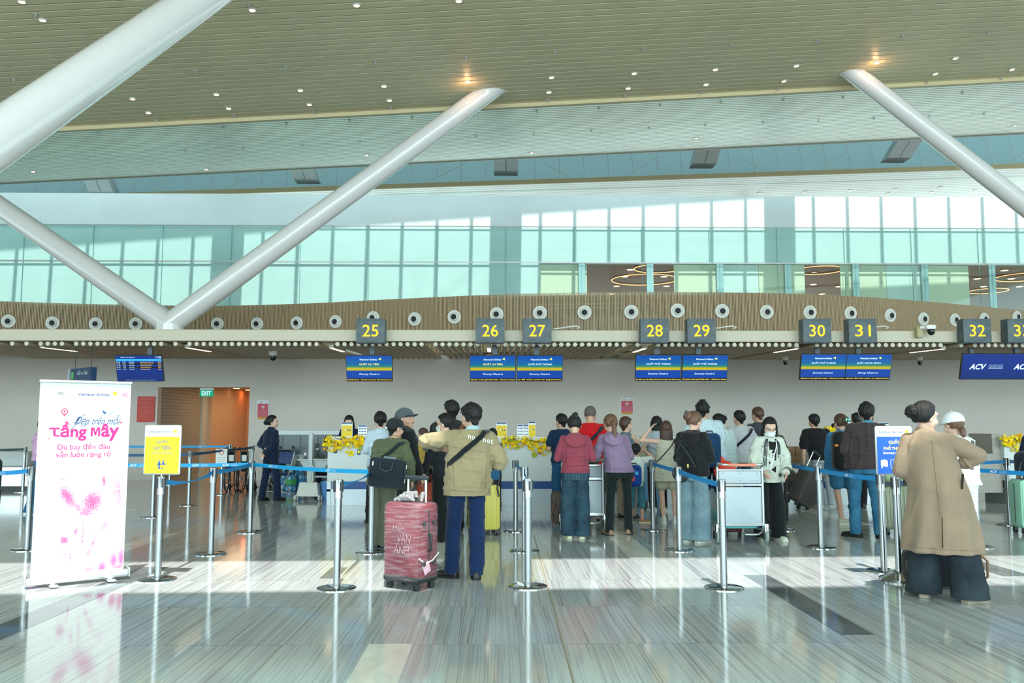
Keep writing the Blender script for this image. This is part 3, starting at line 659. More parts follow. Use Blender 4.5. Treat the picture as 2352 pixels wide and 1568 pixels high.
# unseen hall front behind the camera, added to vary reflections: columns and mullions, paving outside
mb = MB()
for i in range(-26, 27): mb.b2(i * 1.6 - .06, i * 1.6 + .06, -12.6, -12.4, 0, 10.5)
for i in range(-4, 5): mb.b2(i * 10.7 + .5 - .35, i * 10.7 + .5 + .35, -12.3, -11.6, 0, 10.5)
for z in (3.1, 6.2): mb.b2(-42, 42, -12.6, -12.4, z - .08, z + .08)
mb.b2(-42, 42, -12.7, -12.3, 0, .5)
struct('trim_18', mb, mat('unseen_mullion', (.25, .28, .29), .5), smooth=None)
struct('ground', MB().b2(-80, 80, -90, -14, -.3, -.12), mat('unseen_ground', (.30, .31, .30), .9), smooth=None)  # unseen ground, added to darken the lower reflections
# ---------------------------------------------------------------- people
rnd = random.Random(7)
def voxel(mb, vox, it, name, m, parent, fold=None, seed=0, fac=0.5):
    me = mb.mesh(name + '_raw'); o = bpy.data.objects.new(name + '_raw', me); COL.objects.link(o)
    md = o.modifiers.new('r', 'REMESH'); md.mode = 'VOXEL'; md.voxel_size = vox; md.adaptivity = 0
    if it: ms = o.modifiers.new('s', 'SMOOTH'); ms.iterations = it; ms.factor = fac
    dg = bpy.context.evaluated_depsgraph_get(); dg.update()
    n = bpy.data.meshes.new_from_object(o.evaluated_get(dg)); n.name = name
    bpy.data.objects.remove(o); bpy.data.meshes.remove(me)
    if fold:
        nv = len(n.vertices); co = np.empty(nv * 3); n.vertices.foreach_get('co', co); co = co.reshape(-1, 3)
        no = np.empty(nv * 3, dtype=np.float32); n.vertices.foreach_get('normal', no); no = no.reshape(-1, 3) * np.array([1, 1, .25])
        co = co + no * fold(co, seed)[:, None]; n.vertices.foreach_set('co', co.ravel()); n.update()
    n.materials.clear(); n.materials.append(m); n.shade_smooth()
    q = bpy.data.objects.new(name, n); COL.objects.link(q); q.parent = parent; return q
def _sn(co, k, seed):
    r = np.random.RandomState(seed); out = 0
    for i in range(5):
        d = r.normal(size=3); d /= np.linalg.norm(d); e = r.normal(size=3); e /= np.linalg.norm(e)
        f = k * (0.7 + 0.7 * r.rand()); out = out + np.sin(co @ (d * f) + 1.8 * np.sin(co @ (e * f * 0.6) + 6.28 * r.rand()) + 6.28 * r.rand())
    return out / 5
def folds(amp=0.006, k=16, vert=0.5):
    amp = amp * 1.5
    def f(co, seed):
        q = co * np.array([1, 1, vert * 1.5]); a = _sn(q, k, seed); c = _sn(co * np.array([.45, .45, 1.5]), k * 1.25, seed + 3); d = _sn(co, 7, seed + 9)
        ridge = lambda v, p: (1 - np.clip(np.abs(v) * 2.6, 0, 1)) ** p
        return amp * (1.5 * ridge(a, 1.5) * (.6 + .4 * np.sign(d)) + 1.1 * ridge(c, 1.7) - .55 + .5 * d)
    return f
def drape(amp=0.014, n=9, z0=1.0, z1=0.4, base=0.003):
    def f(co, seed):
        t = np.clip((z0 - co[:, 2]) / (z0 - z1), 0, 1) ** 1.2; th = np.arctan2(co[:, 1], co[:, 0])
        return amp * t * np.sin(n * th + 1.2 * np.sin(co[:, 2] * 3 + seed) + seed) + base * 1.6 * ((1 - np.clip(np.abs(_sn(co * np.array([1, 1, .5]), 14, seed)) * 2.6, 0, 1)) ** 1.5)
    return f
ARM = {'down': ((.16, -.04, -1), (.04, .16, -1)), 'front': ((.30, -.12, -1), (-.45, 1, .02)), 'frontlow': ((.22, -.05, -1), (-.3, 1, -.45)), 'phone': ((.26, .12, -1), (-.55, .8, .5)),
       'cart': ((.34, .05, -1), (-.25, 1, .05)), 'up': ((.9, .1, .2), (-.9, -.1, .9)), 'back': ((.30, -.35, -1), (-.75, -.25, -.55))}
def V3(x): return Vector(x)
def person(label, pos, H=1.65, face=0.0, sex='f', skin=None, top=None, bottom=None, shoe=('#222222', 'shoe'), hair=('short', None), arms=('down', 'down'), feet=((-.10, 0), (.10, .0)),
           head=(0, 0), lean=(0, 0), vox=0.009, seed=0, fat=1.0, sit=False, extra=None, eyes=False, ftoe=(8, -8), hipsh=(0, 0), nofeet=False, mask=False, group=None, cat='person'):
    skin = skin or (SKINL if sex == 'f' else SKIN); s = H / 1.70; m_ = sex == 'm'
    root = thing('person', label, cat, pos, math.radians(face), group); root.scale = (s, s, s)
    hz = 0.90 if not sit else 0.50
    def off(z): t = max(0, (z - hz) / 0.55); return Vector((lean[0] * t + hipsh[0], lean[1] * t + hipsh[1], 0))
    dz = 0 if not sit else -0.42
    sw = (0.170 if m_ else 0.147) * (1 + (fat - 1) * .7)
    SH = {k: Vector((k * sw, 0, 1.358 + dz)) + off(1.358 + dz) for k in (-1, 1)}
    NB = Vector((0, -.012, 1.43 + dz)) + off(1.43 + dz)
    yaw, pit = math.radians(head[0]), math.radians(head[1])
    HR = (Matrix.Rotation(yaw, 3, 'Z') @ Matrix.Rotation(-pit, 3, 'X')) * (1.15 if H > 1.3 else 1.15 + (1.3 - H) * .9)
    HC = Vector((0, .014, 1.468 + dz)) + off(1.48 + dz) + HR @ Vector((0, 0.005, .084))
    def hp(x, y, z): return HC + HR @ Vector((x, y, z))
    torso = ([(.80, .160, .112), (.88, .168, .118), (.96, .155, .108), (1.06, .146, .102), (1.18, .160, .112), (1.27, .172, .118), (1.33, .168, .110), (1.375, .148, .094), (1.41, .112, .078), (1.44, .074, .066), (1.465, .056, .056)] if m_ else
             [(.80, .165, .118), (.88, .172, .125), (.96, .150, .108), (1.05, .128, .092), (1.16, .140, .108), (1.26, .150, .112), (1.32, .144, .100), (1.36, .126, .084), (1.40, .096, .068), (1.435, .062, .056), (1.46, .048, .048)])
    torso = [(z + dz, a * fat, b * fat) for z, a, b in torso]
    def ring(z, a, b, e=0): o = off(z); return (o.x, o.y, z, a + e, b + e)
    # arms
    J = {}
    for i, k in enumerate((-1, 1)):
        a = arms[i]; d1, d2 = ARM[a][:2] if isinstance(a, str) else a[:2]
        d1 = Vector((d1[0] * k, d1[1], d1[2])).normalized(); d2 = Vector((d2[0] * k, d2[1], d2[2])).normalized()
        e = SH[k] + d1 * .275; w = e + d2 * .245; J[k] = (SH[k], e, w, d2, (a[2] if not isinstance(a, str) and len(a) > 2 else None))
    # legs
    Lg = {}
    for i, k in enumerate((-1, 1)):
        hip = Vector((k * .092, 0, hz - .03)) + off(hz); fx, fy = feet[i]
        if sit:
            kn = hip + Vector((k * .05, .42, .02)); an = Vector((fx, hip.y + .40 + fy, .085))
        else:
            an = Vector((fx, fy - .02, .085)); kn = (hip + an) / 2 + Vector((k * .012, .028, .01))
        Lg[k] = (hip, kn, an)
    # ---- body: one continuous skin surface
    B = MB(); B.loft([ring(z, a * .93, b * .93) for z, a, b in torso], None, 24)
    B.cap(NB + Vector((0, 0, -.05)), .056 if m_ else .047, hp(0, -.018, -.055), .052 if m_ else .043)
    B.ell(hp(0, -.012, .022), (.073, .090, .088), None, HR); B.ell(hp(0, .020, -.030), (.060, .066, .078), None, HR); B.ell(hp(0, .052, -.085), (.030, .026, .024), None, HR)
    B.ell(hp(0, .066, .030), (.050, .028, .022), None, HR)
    B.cap(hp(0, .082, .008), .008, hp(0, .100, -.026), .0125); B.ell(hp(0, .090, -.030), (.018, .012, .009), None, HR); B.ell(hp(0, .076, -.056), (.024, .014, .013), None, HR)
    for k in (-1, 1):
        B.ell(hp(k * .074, -.012, -.008), (.011, .020, .032), None, HR @ Matrix.Rotation(k * -.25, 3, 'Z')); B.ell(hp(k * .040, .050, -.032), (.026, .026, .030), None, HR)
    hands = {}
    for k in (-1, 1):
        S_, e, w, d2, hd = J[k]; r = 1.12 if m_ else 1.0
        B.chain([S_, e, w], [.048 * r, .037 * r, .026 * r])
        d3 = Vector((hd[0] * k, hd[1], hd[2])).normalized() if hd else d2
        side = Vector((k, 0, 0)) - d3 * Vector((k, 0, 0)).dot(d3)
        side = side.normalized() if side.length > .2 else Vector((0, 1, 0)); pn = d3.cross(side).normalized()       # palm width runs along pn
        pal = w + d3 * .045
        R = Matrix((pn, d3, side)).transposed(); B.ell(pal, (.040 * r, .052 * r, .017 * r), None, R, 14, 10)
        inn = -side
        for j, (u, ln) in enumerate(((-.028, .9), (-.010, 1.0), (.009, .95), (.027, .76))):
            a0 = pal + d3 * .038 + pn * u; a1 = a0 + (d3 + inn * .25).normalized() * .036 * ln + pn * u * .12; a2 = a1 + (d3 * .75 + inn * .75).normalized() * .034 * ln
            B.chain([a0, a1, a2], [.0092 * r, .0084 * r, .0072 * r], None, 8)
        fw = -pn if pn.y < 0 else pn
        fw = pn if (pn.y > 0 or (abs(pn.y) < .3 and pn.z < 0)) else -pn
        t0 = pal - d3 * .018 + fw * .03; t1 = t0 + (fw * .6 + d3 * .6 + inn * .35).normalized() * .036; B.chain([t0, t1, t1 + (d3 + inn * .3).normalized() * .028], [.012 * r, .0102 * r, .0085 * r], None, 8)
        hands[k] = (w, pal, d3)
    for k in (-1, 1):
        hip, kn, an = Lg[k]; B.chain([hip, kn, an], [.080, .050, .036]); B.cap(kn + (an - kn) * .18 + Vector((0, -.016, 0)), .046, kn + (an - kn) * .5 + Vector((0, -.01, 0)), .040)
        ta = math.radians(ftoe[0 if k < 0 else 1]); fd = Vector((math.sin(-ta), math.cos(ta), 0)); B.chain([an + Vector((0, 0, -.03)), an + fd * .06 + Vector((0, 0, -.045)), an + fd * .14 + Vector((0, 0, -.058))], [.036, .034, .024])
    voxel(B, vox * .85, 3, 'body', skin, root, None, 0, .4)
    # ---- face
    if eyes:
        EW = mat('eye_white', (.6, .6, .58), .3); EI = mat('eye_iris', (.02, .012, .01), .2); LIP = mat('lips', (.42, .16, .14), .5); BR = mat('eyebrow', (.03, .02, .018), .7)
        mb = MB()
        for k in (-1, 1):
            mb.ell(hp(k * .031, .0655, .004), (.0155, .0125, .0062), EW, HR); mb.ell(hp(k * .031, .0775, .004), (.0062, .0025, .0058), EI, HR)
        mb.build('eyes', None, root)
        mb = MB()
        for k in (-1, 1): mb.chain([hp(k * .016, .089, .022), hp(k * .032, .087, .028), hp(k * .050, .071, .023)], [.003, .0034, .0022], None, 8)
        mb.build('eyebrows', BR, root)
        mb = MB().chain([hp(-.021, .082, -.053), hp(0, .0905, -.051), hp(.021, .082, -.053)], [.003, .0055, .003], None, 8).chain([hp(-.017, .081, -.059), hp(0, .0885, -.061), hp(.017, .081, -.059)], [.003, .0058, .003], None, 8); mb.build('lips', LIP, root)
    # ---- hair
    st, hm = hair; hm = hm or HAIRB
    if st != 'none':
        Hh = MB(); n, q = 44, 30; rings = []; vol = {'crop': 1.035, 'short': 1.10, 'shortm': 1.12, 'buzz': 1.02}.get(st, 1.13)
        for i in range(q + 1):
            ph = -math.pi / 2 + math.pi * i / q; rr = []
            for j in range(n):
                th = 2 * math.pi * j / n; d = Vector((math.cos(ph) * math.cos(th), math.cos(ph) * math.sin(th), math.sin(ph)))
                line = -.80 if st in ('crop', 'short', 'shortm', 'buzz') else -.80
                fr = d.y; lim = line + (1.02 if fr > 0 else 0) * min(1, max(0, fr * 1.9)) + (0.38 if -.15 < fr <= .25 else 0) * (1 - abs(fr) / .26 if fr > 0 else 1 + fr / .15)
                if fr > .05: lim = max(lim, -.62 + 1.9 * fr); lim = min(lim, .50)
                t = (d.z - lim) / (.34 if fr < .2 and st in ('crop', 'short', 'shortm', 'buzz') else .12); t = max(0, min(1, t)); t = t ** .75; k = (.86 + (vol - .86) * t) * (1 + .02 * math.sin(th * 13 + ph * 3 + seed))
                rr.append(HC + HR @ Vector((d.x * .0775 * k, -.014 + d.y * .094 * k, .024 + d.z * .094 * k)))
            rings.append(rr)
        Hh._rings(rings)
        if st in ('short', 'shortm', 'crop'):
            Hh.cap(hp(0, -.052, -.01), .058, hp(0, -.046, -.062), .040, None, 14)
            big = st == 'shortm'
            for a in range(46 if st != 'crop' else 20):
                v = Vector((rnd.uniform(-1, 1), rnd.uniform(-1, .75), rnd.uniform(-.25, 1))).normalized(); v = v if v.y < .1 or v.z > .55 else Vector((v.x, -abs(v.y), v.z)); q0 = Vector((v.x * .080, -.014 + v.y * .098, .024 + v.z * .100)); tg = Vector((rnd.uniform(-.3, .3), rnd.uniform(-.5, .5), -.8)); tg = (tg - v * tg.dot(v)).normalized()
                Hh.cap(hp(*q0), .013, hp(*(q0 + v * (.010 if big else .004) + tg * .03)), .005, None, 6, 2)
        if 0:
            for a in range(26):
                th = 2 * math.pi * a / 26 + .1 * rnd.random(); p = hp(.055 * math.cos(th), -.012 + .07 * math.sin(th), .085 + .01 * rnd.random()); Hh.cap(p, .014, p + HR @ Vector((.02 * math.cos(th), .02 * math.sin(th), .012)), .004, None, 6, 2)
        if st in ('bun', 'bunhigh', 'claw', 'messybun'):
            bz, by = {'bun': (-.005, -.118), 'bunhigh': (.075, -.100), 'claw': (.022, -.118), 'messybun': (.03, -.125)}[st]
            bk = 1.3 if st == 'messybun' else 1; Hh.ell(hp(0, by, bz), (.044 * bk, .034 * bk, .042 * bk), None, HR)
            if st in ('messybun', 'bunhigh', 'claw'):
                Hh.ell(hp(.012, by - .012, bz + .025), (.03, .026, .03), None, HR)
                for a in range(14 if st == 'messybun' else 7):
                    v = Vector((rnd.uniform(-1, 1), rnd.uniform(-1, .2), rnd.uniform(-.9, 1))).normalized(); p = hp(0, by, bz); Hh.cap(p + HR @ (v * .03), .010, p + HR @ (v * .066), .003, None, 6, 2)
        if st == 'pony':
            Hh.chain([hp(0, -.09, -.0), hp(0, -.125, -.03), hp(0, -.125, -.12), hp(.004, -.115, -.20), hp(.012, -.108, -.245)], [.028, .032, .034, .026, .008])
        if st == 'lowpony':
            Hh.chain([hp(0, -.08, -.035), hp(0, -.105, -.07), hp(0, -.105, -.12)], [.035, .036, .03])
        if st in ('bob', 'long', 'lob'):
            ln = {'bob': .105, 'lob': .17, 'long': .36}[st]; steps = 7; rings = []
            for i in range(steps + 1):
                t = i / steps; z = .03 - t * (ln + .03); rr = []; wd = .085 + .012 * math.sin(t * 2.2) + (.02 * t if st == 'long' else 0); dp = .088 - (.03 * t if st == 'long' else .010 * t)
                for j in range(36):
                    th = 2 * math.pi * j / 36; cx, cy = math.cos(th), math.sin(th); y = cy * dp
                    if cy > 0: y = cy * dp * (.30 if st != 'long' else .12)
                    base = HC + HR @ Vector((0, 0, 0)); rr.append(hp(cx * wd, -.022 + y, z))
                rings.append(rr)
            Hh._rings(list(reversed(rings)))
            if st != 'long' or True:
                for k in (-1, 1): Hh.chain([hp(k * .074, .022, .04), hp(k * .083, .018, -.04), hp(k * .082, .008, -ln * .9)], [.014, .016, .012])
        voxel(Hh, .006 if vox < .01 else .0075, 2, 'hair', hm, root, lambda co, sd: .0030 * _sn(co * np.array([1, 1, .22]), 130, sd + 1), seed)
    if mask:
        mb = MB(); R0 = []
        for i in range(7):
            z = -.012 - .072 * i / 6; rr = []
            for j in range(13):
                a = math.radians(-78 + 156 * j / 12); y = .020 + .083 * math.cos(a) - (.010 if i in (0, 6) else 0) + (.014 * math.cos(a) ** 6) * math.sin(math.pi * (i + .5) / 7); x = .068 * math.sin(a); rr.append(hp(x, y, z))
            R0.append(rr)
        vs = [p for r in R0 for p in r]; mb.add(vs, [(i * 13 + j, i * 13 + j + 1, (i + 1) * 13 + j + 1, (i + 1) * 13 + j) for i in range(6) for j in range(12)])
        for k in (-1, 1):
            for zz in (-.02, -.075): mb.tube([hp(k * .066, .036, zz), hp(k * .076, .01, (zz - .01) / 1.6), hp(k * .084, -.014, -.005)], .0022, None, 5)
        mb.build('face_mask', mat('mask_white', (.72, .80, .80), .7), root, 60, 0, False)
    # ---- trousers, shorts, skirt
    if bottom:
        kind, bc = bottom[0], bottom[1]; bm_ = bc if not isinstance(bc, str) else cloth(bc)
        P = MB(); e = .012
        wz = {'high': 1.04}.get(bottom[2] if len(bottom) > 2 else '', .98) + dz
        hips = [r for r in torso if r[0] < wz + .01]
        P.loft([ring(hz - .10, .135 * fat, .10 * fat)] + [ring(z, a, b, e) for z, a, b in hips] + [ring(wz, (.148 if m_ else .142) * fat, .106 * fat)], None, 26)
        th, kn_, hm_ = {'slim': (.088, .062, .050), 'regular': (.094, .076, .072), 'wide': (.100, .100, .108), 'flare': (.092, .078, .105), 'baggy': (.098, .092, .082), 'leg': (.088, .058, .062), 'shorts': (.102, .106, .1), 'capri': (.095, .085, .085), 'vwide': (.105, .125, .155)}.get(kind, (.1, .08, .08))
        for k in (-1, 1):
            hip, kn, an = Lg[k]
            if kind == 'shorts': kk = hip + (kn - hip) * .62; P.chain([hip, kk], [th, kn_]); continue
            if kind == 'longshorts': kk = hip + (kn - hip) * 1.0; P.chain([hip, kk], [th + .004, .092]); continue
            if kind == 'capri': P.chain([hip, kn, kn + (an - kn) * .30], [th, kn_, hm_]); continue
            bot = an + Vector((0, 0, -.045 + hm_ * .0)); ax = (an - kn).normalized()
            P.cap(hip, th, kn, kn_)
            rg = []; N_ = 8
            for i in range(N_ + 1):
                t = i / N_; c = kn + (bot - kn) * t; r = kn_ + (hm_ - kn_) * t ** 1.3
                rg.append((c.x, c.y - .004, c.z, r, r * (1.0 if kind != 'vwide' else .9)))
            P.loft(rg[::-1] if rg[0][2] > rg[-1][2] else rg, None, 22); P.ell(kn, (kn_, kn_, kn_))
        fd = folds(.0038 if kind in ('regular', 'wide', 'baggy', 'flare', 'vwide') else .003, 20, .5)
        voxel(P, max(vox, .009), 3, 'trousers' if 'shorts' not in kind else 'shorts', bm_, root, fd, seed + 11)
    # ---- upper garments, inner first
    for ti, tp in enumerate(top if isinstance(top, list) else ([top] if top else [])):
        c = tp['c']; tm = c if not isinstance(c, str) else cloth(c); e = tp.get('ease', .018); hem = tp.get('hem', .90) + dz; fl = tp.get('flare', 0); T = MB()
        rings = []
        zs = [hem + (1.33 + dz - hem) * i / 9 for i in range(9)] + [1.33 + dz, 1.365 + dz, 1.395 + dz, 1.422 + dz, 1.442 + dz]
        tz = np.array([r[0] for r in torso]); ta_ = np.array([r[1] for r in torso]); tb_ = np.array([r[2] for r in torso])
        wa_ = tp.get('straight', .5)                                    # how much the waist is bridged over
        for z in zs:
            a, b = float(np.interp(z, tz, ta_)), float(np.interp(z, tz, tb_))
            if z < 1.22 + dz and z > .85 + dz: a = a + (max(a, .160 * fat if not m_ else .168 * fat) - a) * wa_; b = b + (max(b, .118 * fat) - b) * wa_
            if z < .88 + dz: a, b = .165 * fat, .118 * fat
            f = fl * max(0, (1.2 + dz - z)) / max(.05, (1.2 + dz - hem)); rings.append(ring(z, a + f, b + f * .8, e if z < 1.34 + dz else e * .75))
        T.loft(rings, None, 30)
        if tp.get('collar'): T.loft([ring(1.40 + dz, .092, .080), ring(1.44 + dz, .072, .068), ring(1.478 + dz, .062, .063)], None, 20)
        if tp.get('hood'):
            hb = off(1.40 + dz); T.ell(hb + Vector((0, -.105, 1.362 + dz)), (.120, .062, .075)); T.ell(hb + Vector((0, -.145, 1.305 + dz)), (.072, .038, .060)); T.tube([hb + Vector((.125 * math.sin(a), -.06 - .115 * abs(math.cos(a / 2)) ** 2, 1.405 + dz - .13 * abs(math.cos(a / 2)) ** 3)) for a in [math.radians(q_) for q_ in range(-150, 151, 20)]], .022, None, 8); T.loft([ring(1.395 + dz, .115, .092), ring(1.43 + dz, .095, .084), ring(1.455 + dz, .072, .07)], None, 22)
        sl = tp.get('sleeve', 'long'); su, sf = tp.get('sr', (.068, .050))
        for k in (-1, 1):
            S_, e1, w, d2, _ = J[k]
            if sl == 'none': continue
            T.cap(S_ + Vector((-k * .035, 0, .0)), su * .86 + e * .15, S_ + (e1 - S_) * .5, su); T.cap(NB + Vector((k * .03, 0, -.045)), .045, S_ + Vector((-k * .01, 0, -.005)), su * .72)
            if sl == 'short': T.cap(S_, su * .88, S_ + (e1 - S_) * .62, su + .004)
            elif sl == '34': T.chain([S_, S_ + (e1 - S_) * .5, e1, e1 + (w - e1) * .45], [su * .88, su, su * .9, sf])
            elif sl == 'elbow': T.chain([S_, e1 - (e1 - S_) * .12], [su * .88, su * .97])
            else: T.chain([S_, S_ + (e1 - S_) * .5, e1, w - d2 * .03], [su * .88, su * .96, su * .84, sf])
        fo = drape(*tp['drape']) if 'drape' in tp else folds(tp.get('fold', .0055), 24, .4)
        voxel(T, max(vox, .009), 3, tp.get('name', 'shirt'), tm, root, fo, seed + 5 + ti)
    # ---- shoes
    if not nofeet:
        sc_, sk = shoe[:2]; sm = mat('shoe_' + sc_, sc_, .5) ; so = mat('sole_' + (shoe[2] if len(shoe) > 2 else '#15171a'), shoe[2] if len(shoe) > 2 else '#15171a', .7)
        L_ = .265 if m_ else .245; L_ = L_ * (1.0 if H > 1.3 else 1.0)
        for i, k in enumerate((-1, 1)):
            an = Lg[k][2]; sh = bpy.data.objects.new('shoe', None); ta = math.radians(ftoe[i]); mb = MB(); ms_ = MB(); th = .022 if sk not in ('chunky',) else .038
            R = Matrix.Rotation(ta, 3, 'Z'); c0 = Vector((an.x, an.y, 0)); base = max(an.z - .085, 0)
            prof = [(-.075, .026, .050), (-.06, .036, .066), (-.02, .040, .072 if sk != 'slide' else .03), (.03, .040, .060 if sk != 'slide' else .03), (.08, .046, .050), (.13, .047, .042), (.165, .038, .034), (L_ - .072, .018, .024)]
            rings = []; rs_ = []
            for y, hw, hh in prof:
                if sk == 'boot' and y < .04: hh = .11
                rings.append([c0 + R @ Vector((hw * math.cos(a), y, base + th + max(0, math.sin(a)) ** .6 * hh + (-.004 if math.sin(a) < 0 else 0))) for a in [2 * math.pi * q_ / 16 for q_ in range(16)]])
                rs_.append([c0 + R @ Vector((x_ * (hw + .004), y * 1.03, base + z_)) for x_, z_ in ((-1, .001), (1, .001), (1.02, th), (-1.02, th))])
            mb._rings(rings); ms_._rings(rs_)
            so_ = mb.build('shoe', sm, root, 50); ms_.build('sole', so, so_, 40)
    if extra: extra(root, dict(J=J, HC=HC, HR=HR, hp=hp, off=off, SH=SH, NB=NB, L=Lg, torso=torso, ring=ring, s=s, dz=dz, fat=fat, hands=hands))
    return root
from mathutils.bvhtree import BVHTree
def part_of(root, name):
    return [c for c in root.children if c.name.split('.')[0] == name][-1]
def on_back(obj):
    me = obj.data; t = BVHTree.FromPolygons([v.co.copy() for v in me.vertices], [tuple(p.vertices) for p in me.polygons])
    def f(x, z, e=.002, front=False):
        h = t.ray_cast(Vector((x, 1.2 if front else -1.2, z)), Vector((0, -1 if front else 1, 0)))
        return (h[0] + h[1] * e, h[1]) if h[0] is not None else (None, None)
    return f
def seam(root, gname, path, m, w=.004, name='seam', n=10, front=False, e=.0012, th=.003):
    f = on_back(part_of(root, gname)); ps = []; ns = []
    for i in range(len(path) - 1):
        for j in range(n + (1 if i == len(path) - 2 else 0)):
            t = j / n; x = path[i][0] * (1 - t) + path[i + 1][0] * t; z = path[i][1] * (1 - t) + path[i + 1][1] * t; p, q = f(x, z, e, front)
            if p is not None: ps.append(p); ns.append(q)
    if len(ps) > 2: return MB().band(ps, ns, w, th).build(name, m, root, 60)
def pockets(m, z=.80, x=.088, cx=0.0):
    def f(root, P):
        for s in (-1, 1): seam(root, 'trousers', [(cx + s * x - .055, z + .065), (cx + s * x - .05, z - .05), (cx + s * x, z - .075), (cx + s * x + .05, z - .05), (cx + s * x + .055, z + .065), (cx + s * x - .055, z + .065)], m, .004, 'pocket_seam', 6)
        seam(root, 'trousers', [(cx, .95), (cx, .78)], m, .004, 'centre_seam', 8)
    return f
def surf(P, z, ang, e=.03):                 # point on the clothed torso, ang 0 = front, 180 = back, + to the figure's right
    tz = [r[0] for r in P['torso']]; a = np.interp(z, tz, [r[1] for r in P['torso']]); b = np.interp(z, tz, [r[2] for r in P['torso']])
    if z < 1.2: a = max(a, .155); b = max(b, .115)
    o = P['off'](z); t = math.radians(ang); return o + Vector(((a + e) * math.sin(t), (b + e) * math.cos(t), z)), Vector((math.sin(t), math.cos(t), 0))
def strap(root, P, pts, w=.035, m=None, name='bag_strap', e=.03, th=.004):
    ps, ns = [], []
    dense = []
    for i in range(len(pts) - 1):
        for j in range(5): t = j / 5; dense.append(tuple(pts[i][q] * (1 - t) + pts[i + 1][q] * t for q in range(3)))
    dense.append(tuple(pts[-1]))
    for z, a, up in dense:
        p, n = surf(P, z, a, e); n = (n * (1 - up) + Vector((0, 0, 1)) * up); ps.append(p + n * 0.004); ns.append(n)
    return MB().band(ps, ns, w, th).build(name, m or BLACK, root, 60)
def back_cross(side=1, lowz=1.0):           # strap over one shoulder, across the back, to the other hip (side: the shoulder, +1 right)
    return [(1.28, side * 25, 0), (1.37, side * 50, .3), (1.405, side * 100, .9), (1.36, side * 140, .5), (1.27, side * 165, 0), (1.16, side * 195, 0), (1.06, side * 225, 0), (lowz, side * 255, 0)]
def at(px, py, pt=None, zt=None, Y=None):
    """Place by foot pixel, or by depth and head pixel; returns position and height from the head-top pixel."""
    if Y is None: g = G(px, py)
    else: g = Vector((W(px, 950, Y).x, Y, 0))
    H = W(px, pt, g.y).z; return g, H
def cap_hat(c, brim_c, back=False, name='cap', k=1.0):
    def f(root, P):
        hp, HR = P['hp'], P['HR']; mb = MB(); rings = []
        for i in range(11):
            t = i / 10; ph = math.radians(-8 + 98 * t); r = math.cos(ph); rings.append([hp(.096 * r * math.cos(a), -.015 + .114 * r * math.sin(a), .030 + .103 * math.sin(ph)) for a in [2 * math.pi * j / 32 for j in range(32)]])
        mb._rings(rings); cp = mb.build(name, c, root, 60)
        s = -1 if back else 1; vs = []; n = 14
        for i in range(n + 1):
            a = math.radians(-62 + 124 * i / n); x, y = math.sin(a), math.cos(a)
            for rr, dz in ((1.0, .016), (1.0 + .68 * math.cos(a * 1.15), .016 - .030 * 1 + .022 * math.cos(a))):
                vs.append(hp(.088 * x * (rr if rr == 1 else 1.0 + .12), s * (.104 * y * rr) - .014, .018 + dz))
        mb = MB().add(vs + [v + HR @ Vector((0, 0, .006)) for v in vs], [(2 * i, 2 * i + 1, 2 * i + 3, 2 * i + 2) for i in range(n)] + [(2 * i + 2 * n + 2, 2 * i + 2 * n + 4, 2 * i + 2 * n + 5, 2 * i + 2 * n + 3) for i in range(n)])
        mb.build('brim', brim_c, cp, 60, 0, False); mb = MB().ell(hp(0, -.014, .140), (.008, .008, .005)); mb.build('button', c, cp)
    return f
INK = '#1b2126'
def held(name, lab, cat, k, size, m, rot=(0, 0, 0), up=.05, out=0.0):
    def f(root, P):
        w, pal, d3 = P['hands'][k]; v = pal + d3 * up + Vector((0, out, 0)); Rz = Matrix.Rotation(root.rotation_euler.z, 3, 'Z')
        o = MB().rbox((0, 0, 0), size, .006).build(name, m); o.location = root.location + Rz @ (v * P['s']); o.rotation_euler = (rot[0], rot[1], rot[2] + root.rotation_euler.z); tag(o, lab, cat)
    return f
def multi(*fs):
    def f(root, P):
        for g in fs: g(root, P)
    return f
def crossbody(side=1, m=None, w=.035, e=.03): return lambda root, P: strap(root, P, [(z + P['dz'], a, u) for z, a, u in back_cross(side)], w, m, 'bag_strap', e)
# --- 1 red-hooded woman at the trolley
p, H = at(1322, 1236, 953)
person('person in a dark red hooded top and wide blue jeans at a trolley', p, H, 0, 'f', fat=1.12, top=dict(c=cloth('#8f3f50', fold=0) if 0 else cloth('#8f3f50'), hem=.90, hood=True, sleeve='long', ease=.026, sr=(.066, .05), name='hooded_top', straight=.35),
       bottom=('wide', denim('#3a5566', '#263b49'), 'high'), shoe=('#cfd4b4', 'clog', '#d5dabc'), hair=('bunhigh', HAIRB), arms=('cart', 'cart'), feet=((-.09, .06), (.09, 0)), head=(0, 22), seed=1, vox=.0085,
       extra=lambda r, P: (pockets(cloth('#6f8a94', 'stitch_pale'), .86)(r, P), seam(r, 'hooded_top', [(-.17, 1.0), (.17, 1.0)], cloth('#5e2733', 'stitch_wine'), .005), [seam(r, 'hooded_top', [(s * .125, 1.30), (s * .135, 1.02)], cloth('#5e2733', 'stitch_wine'), .004) for s in (-1, 1)]))
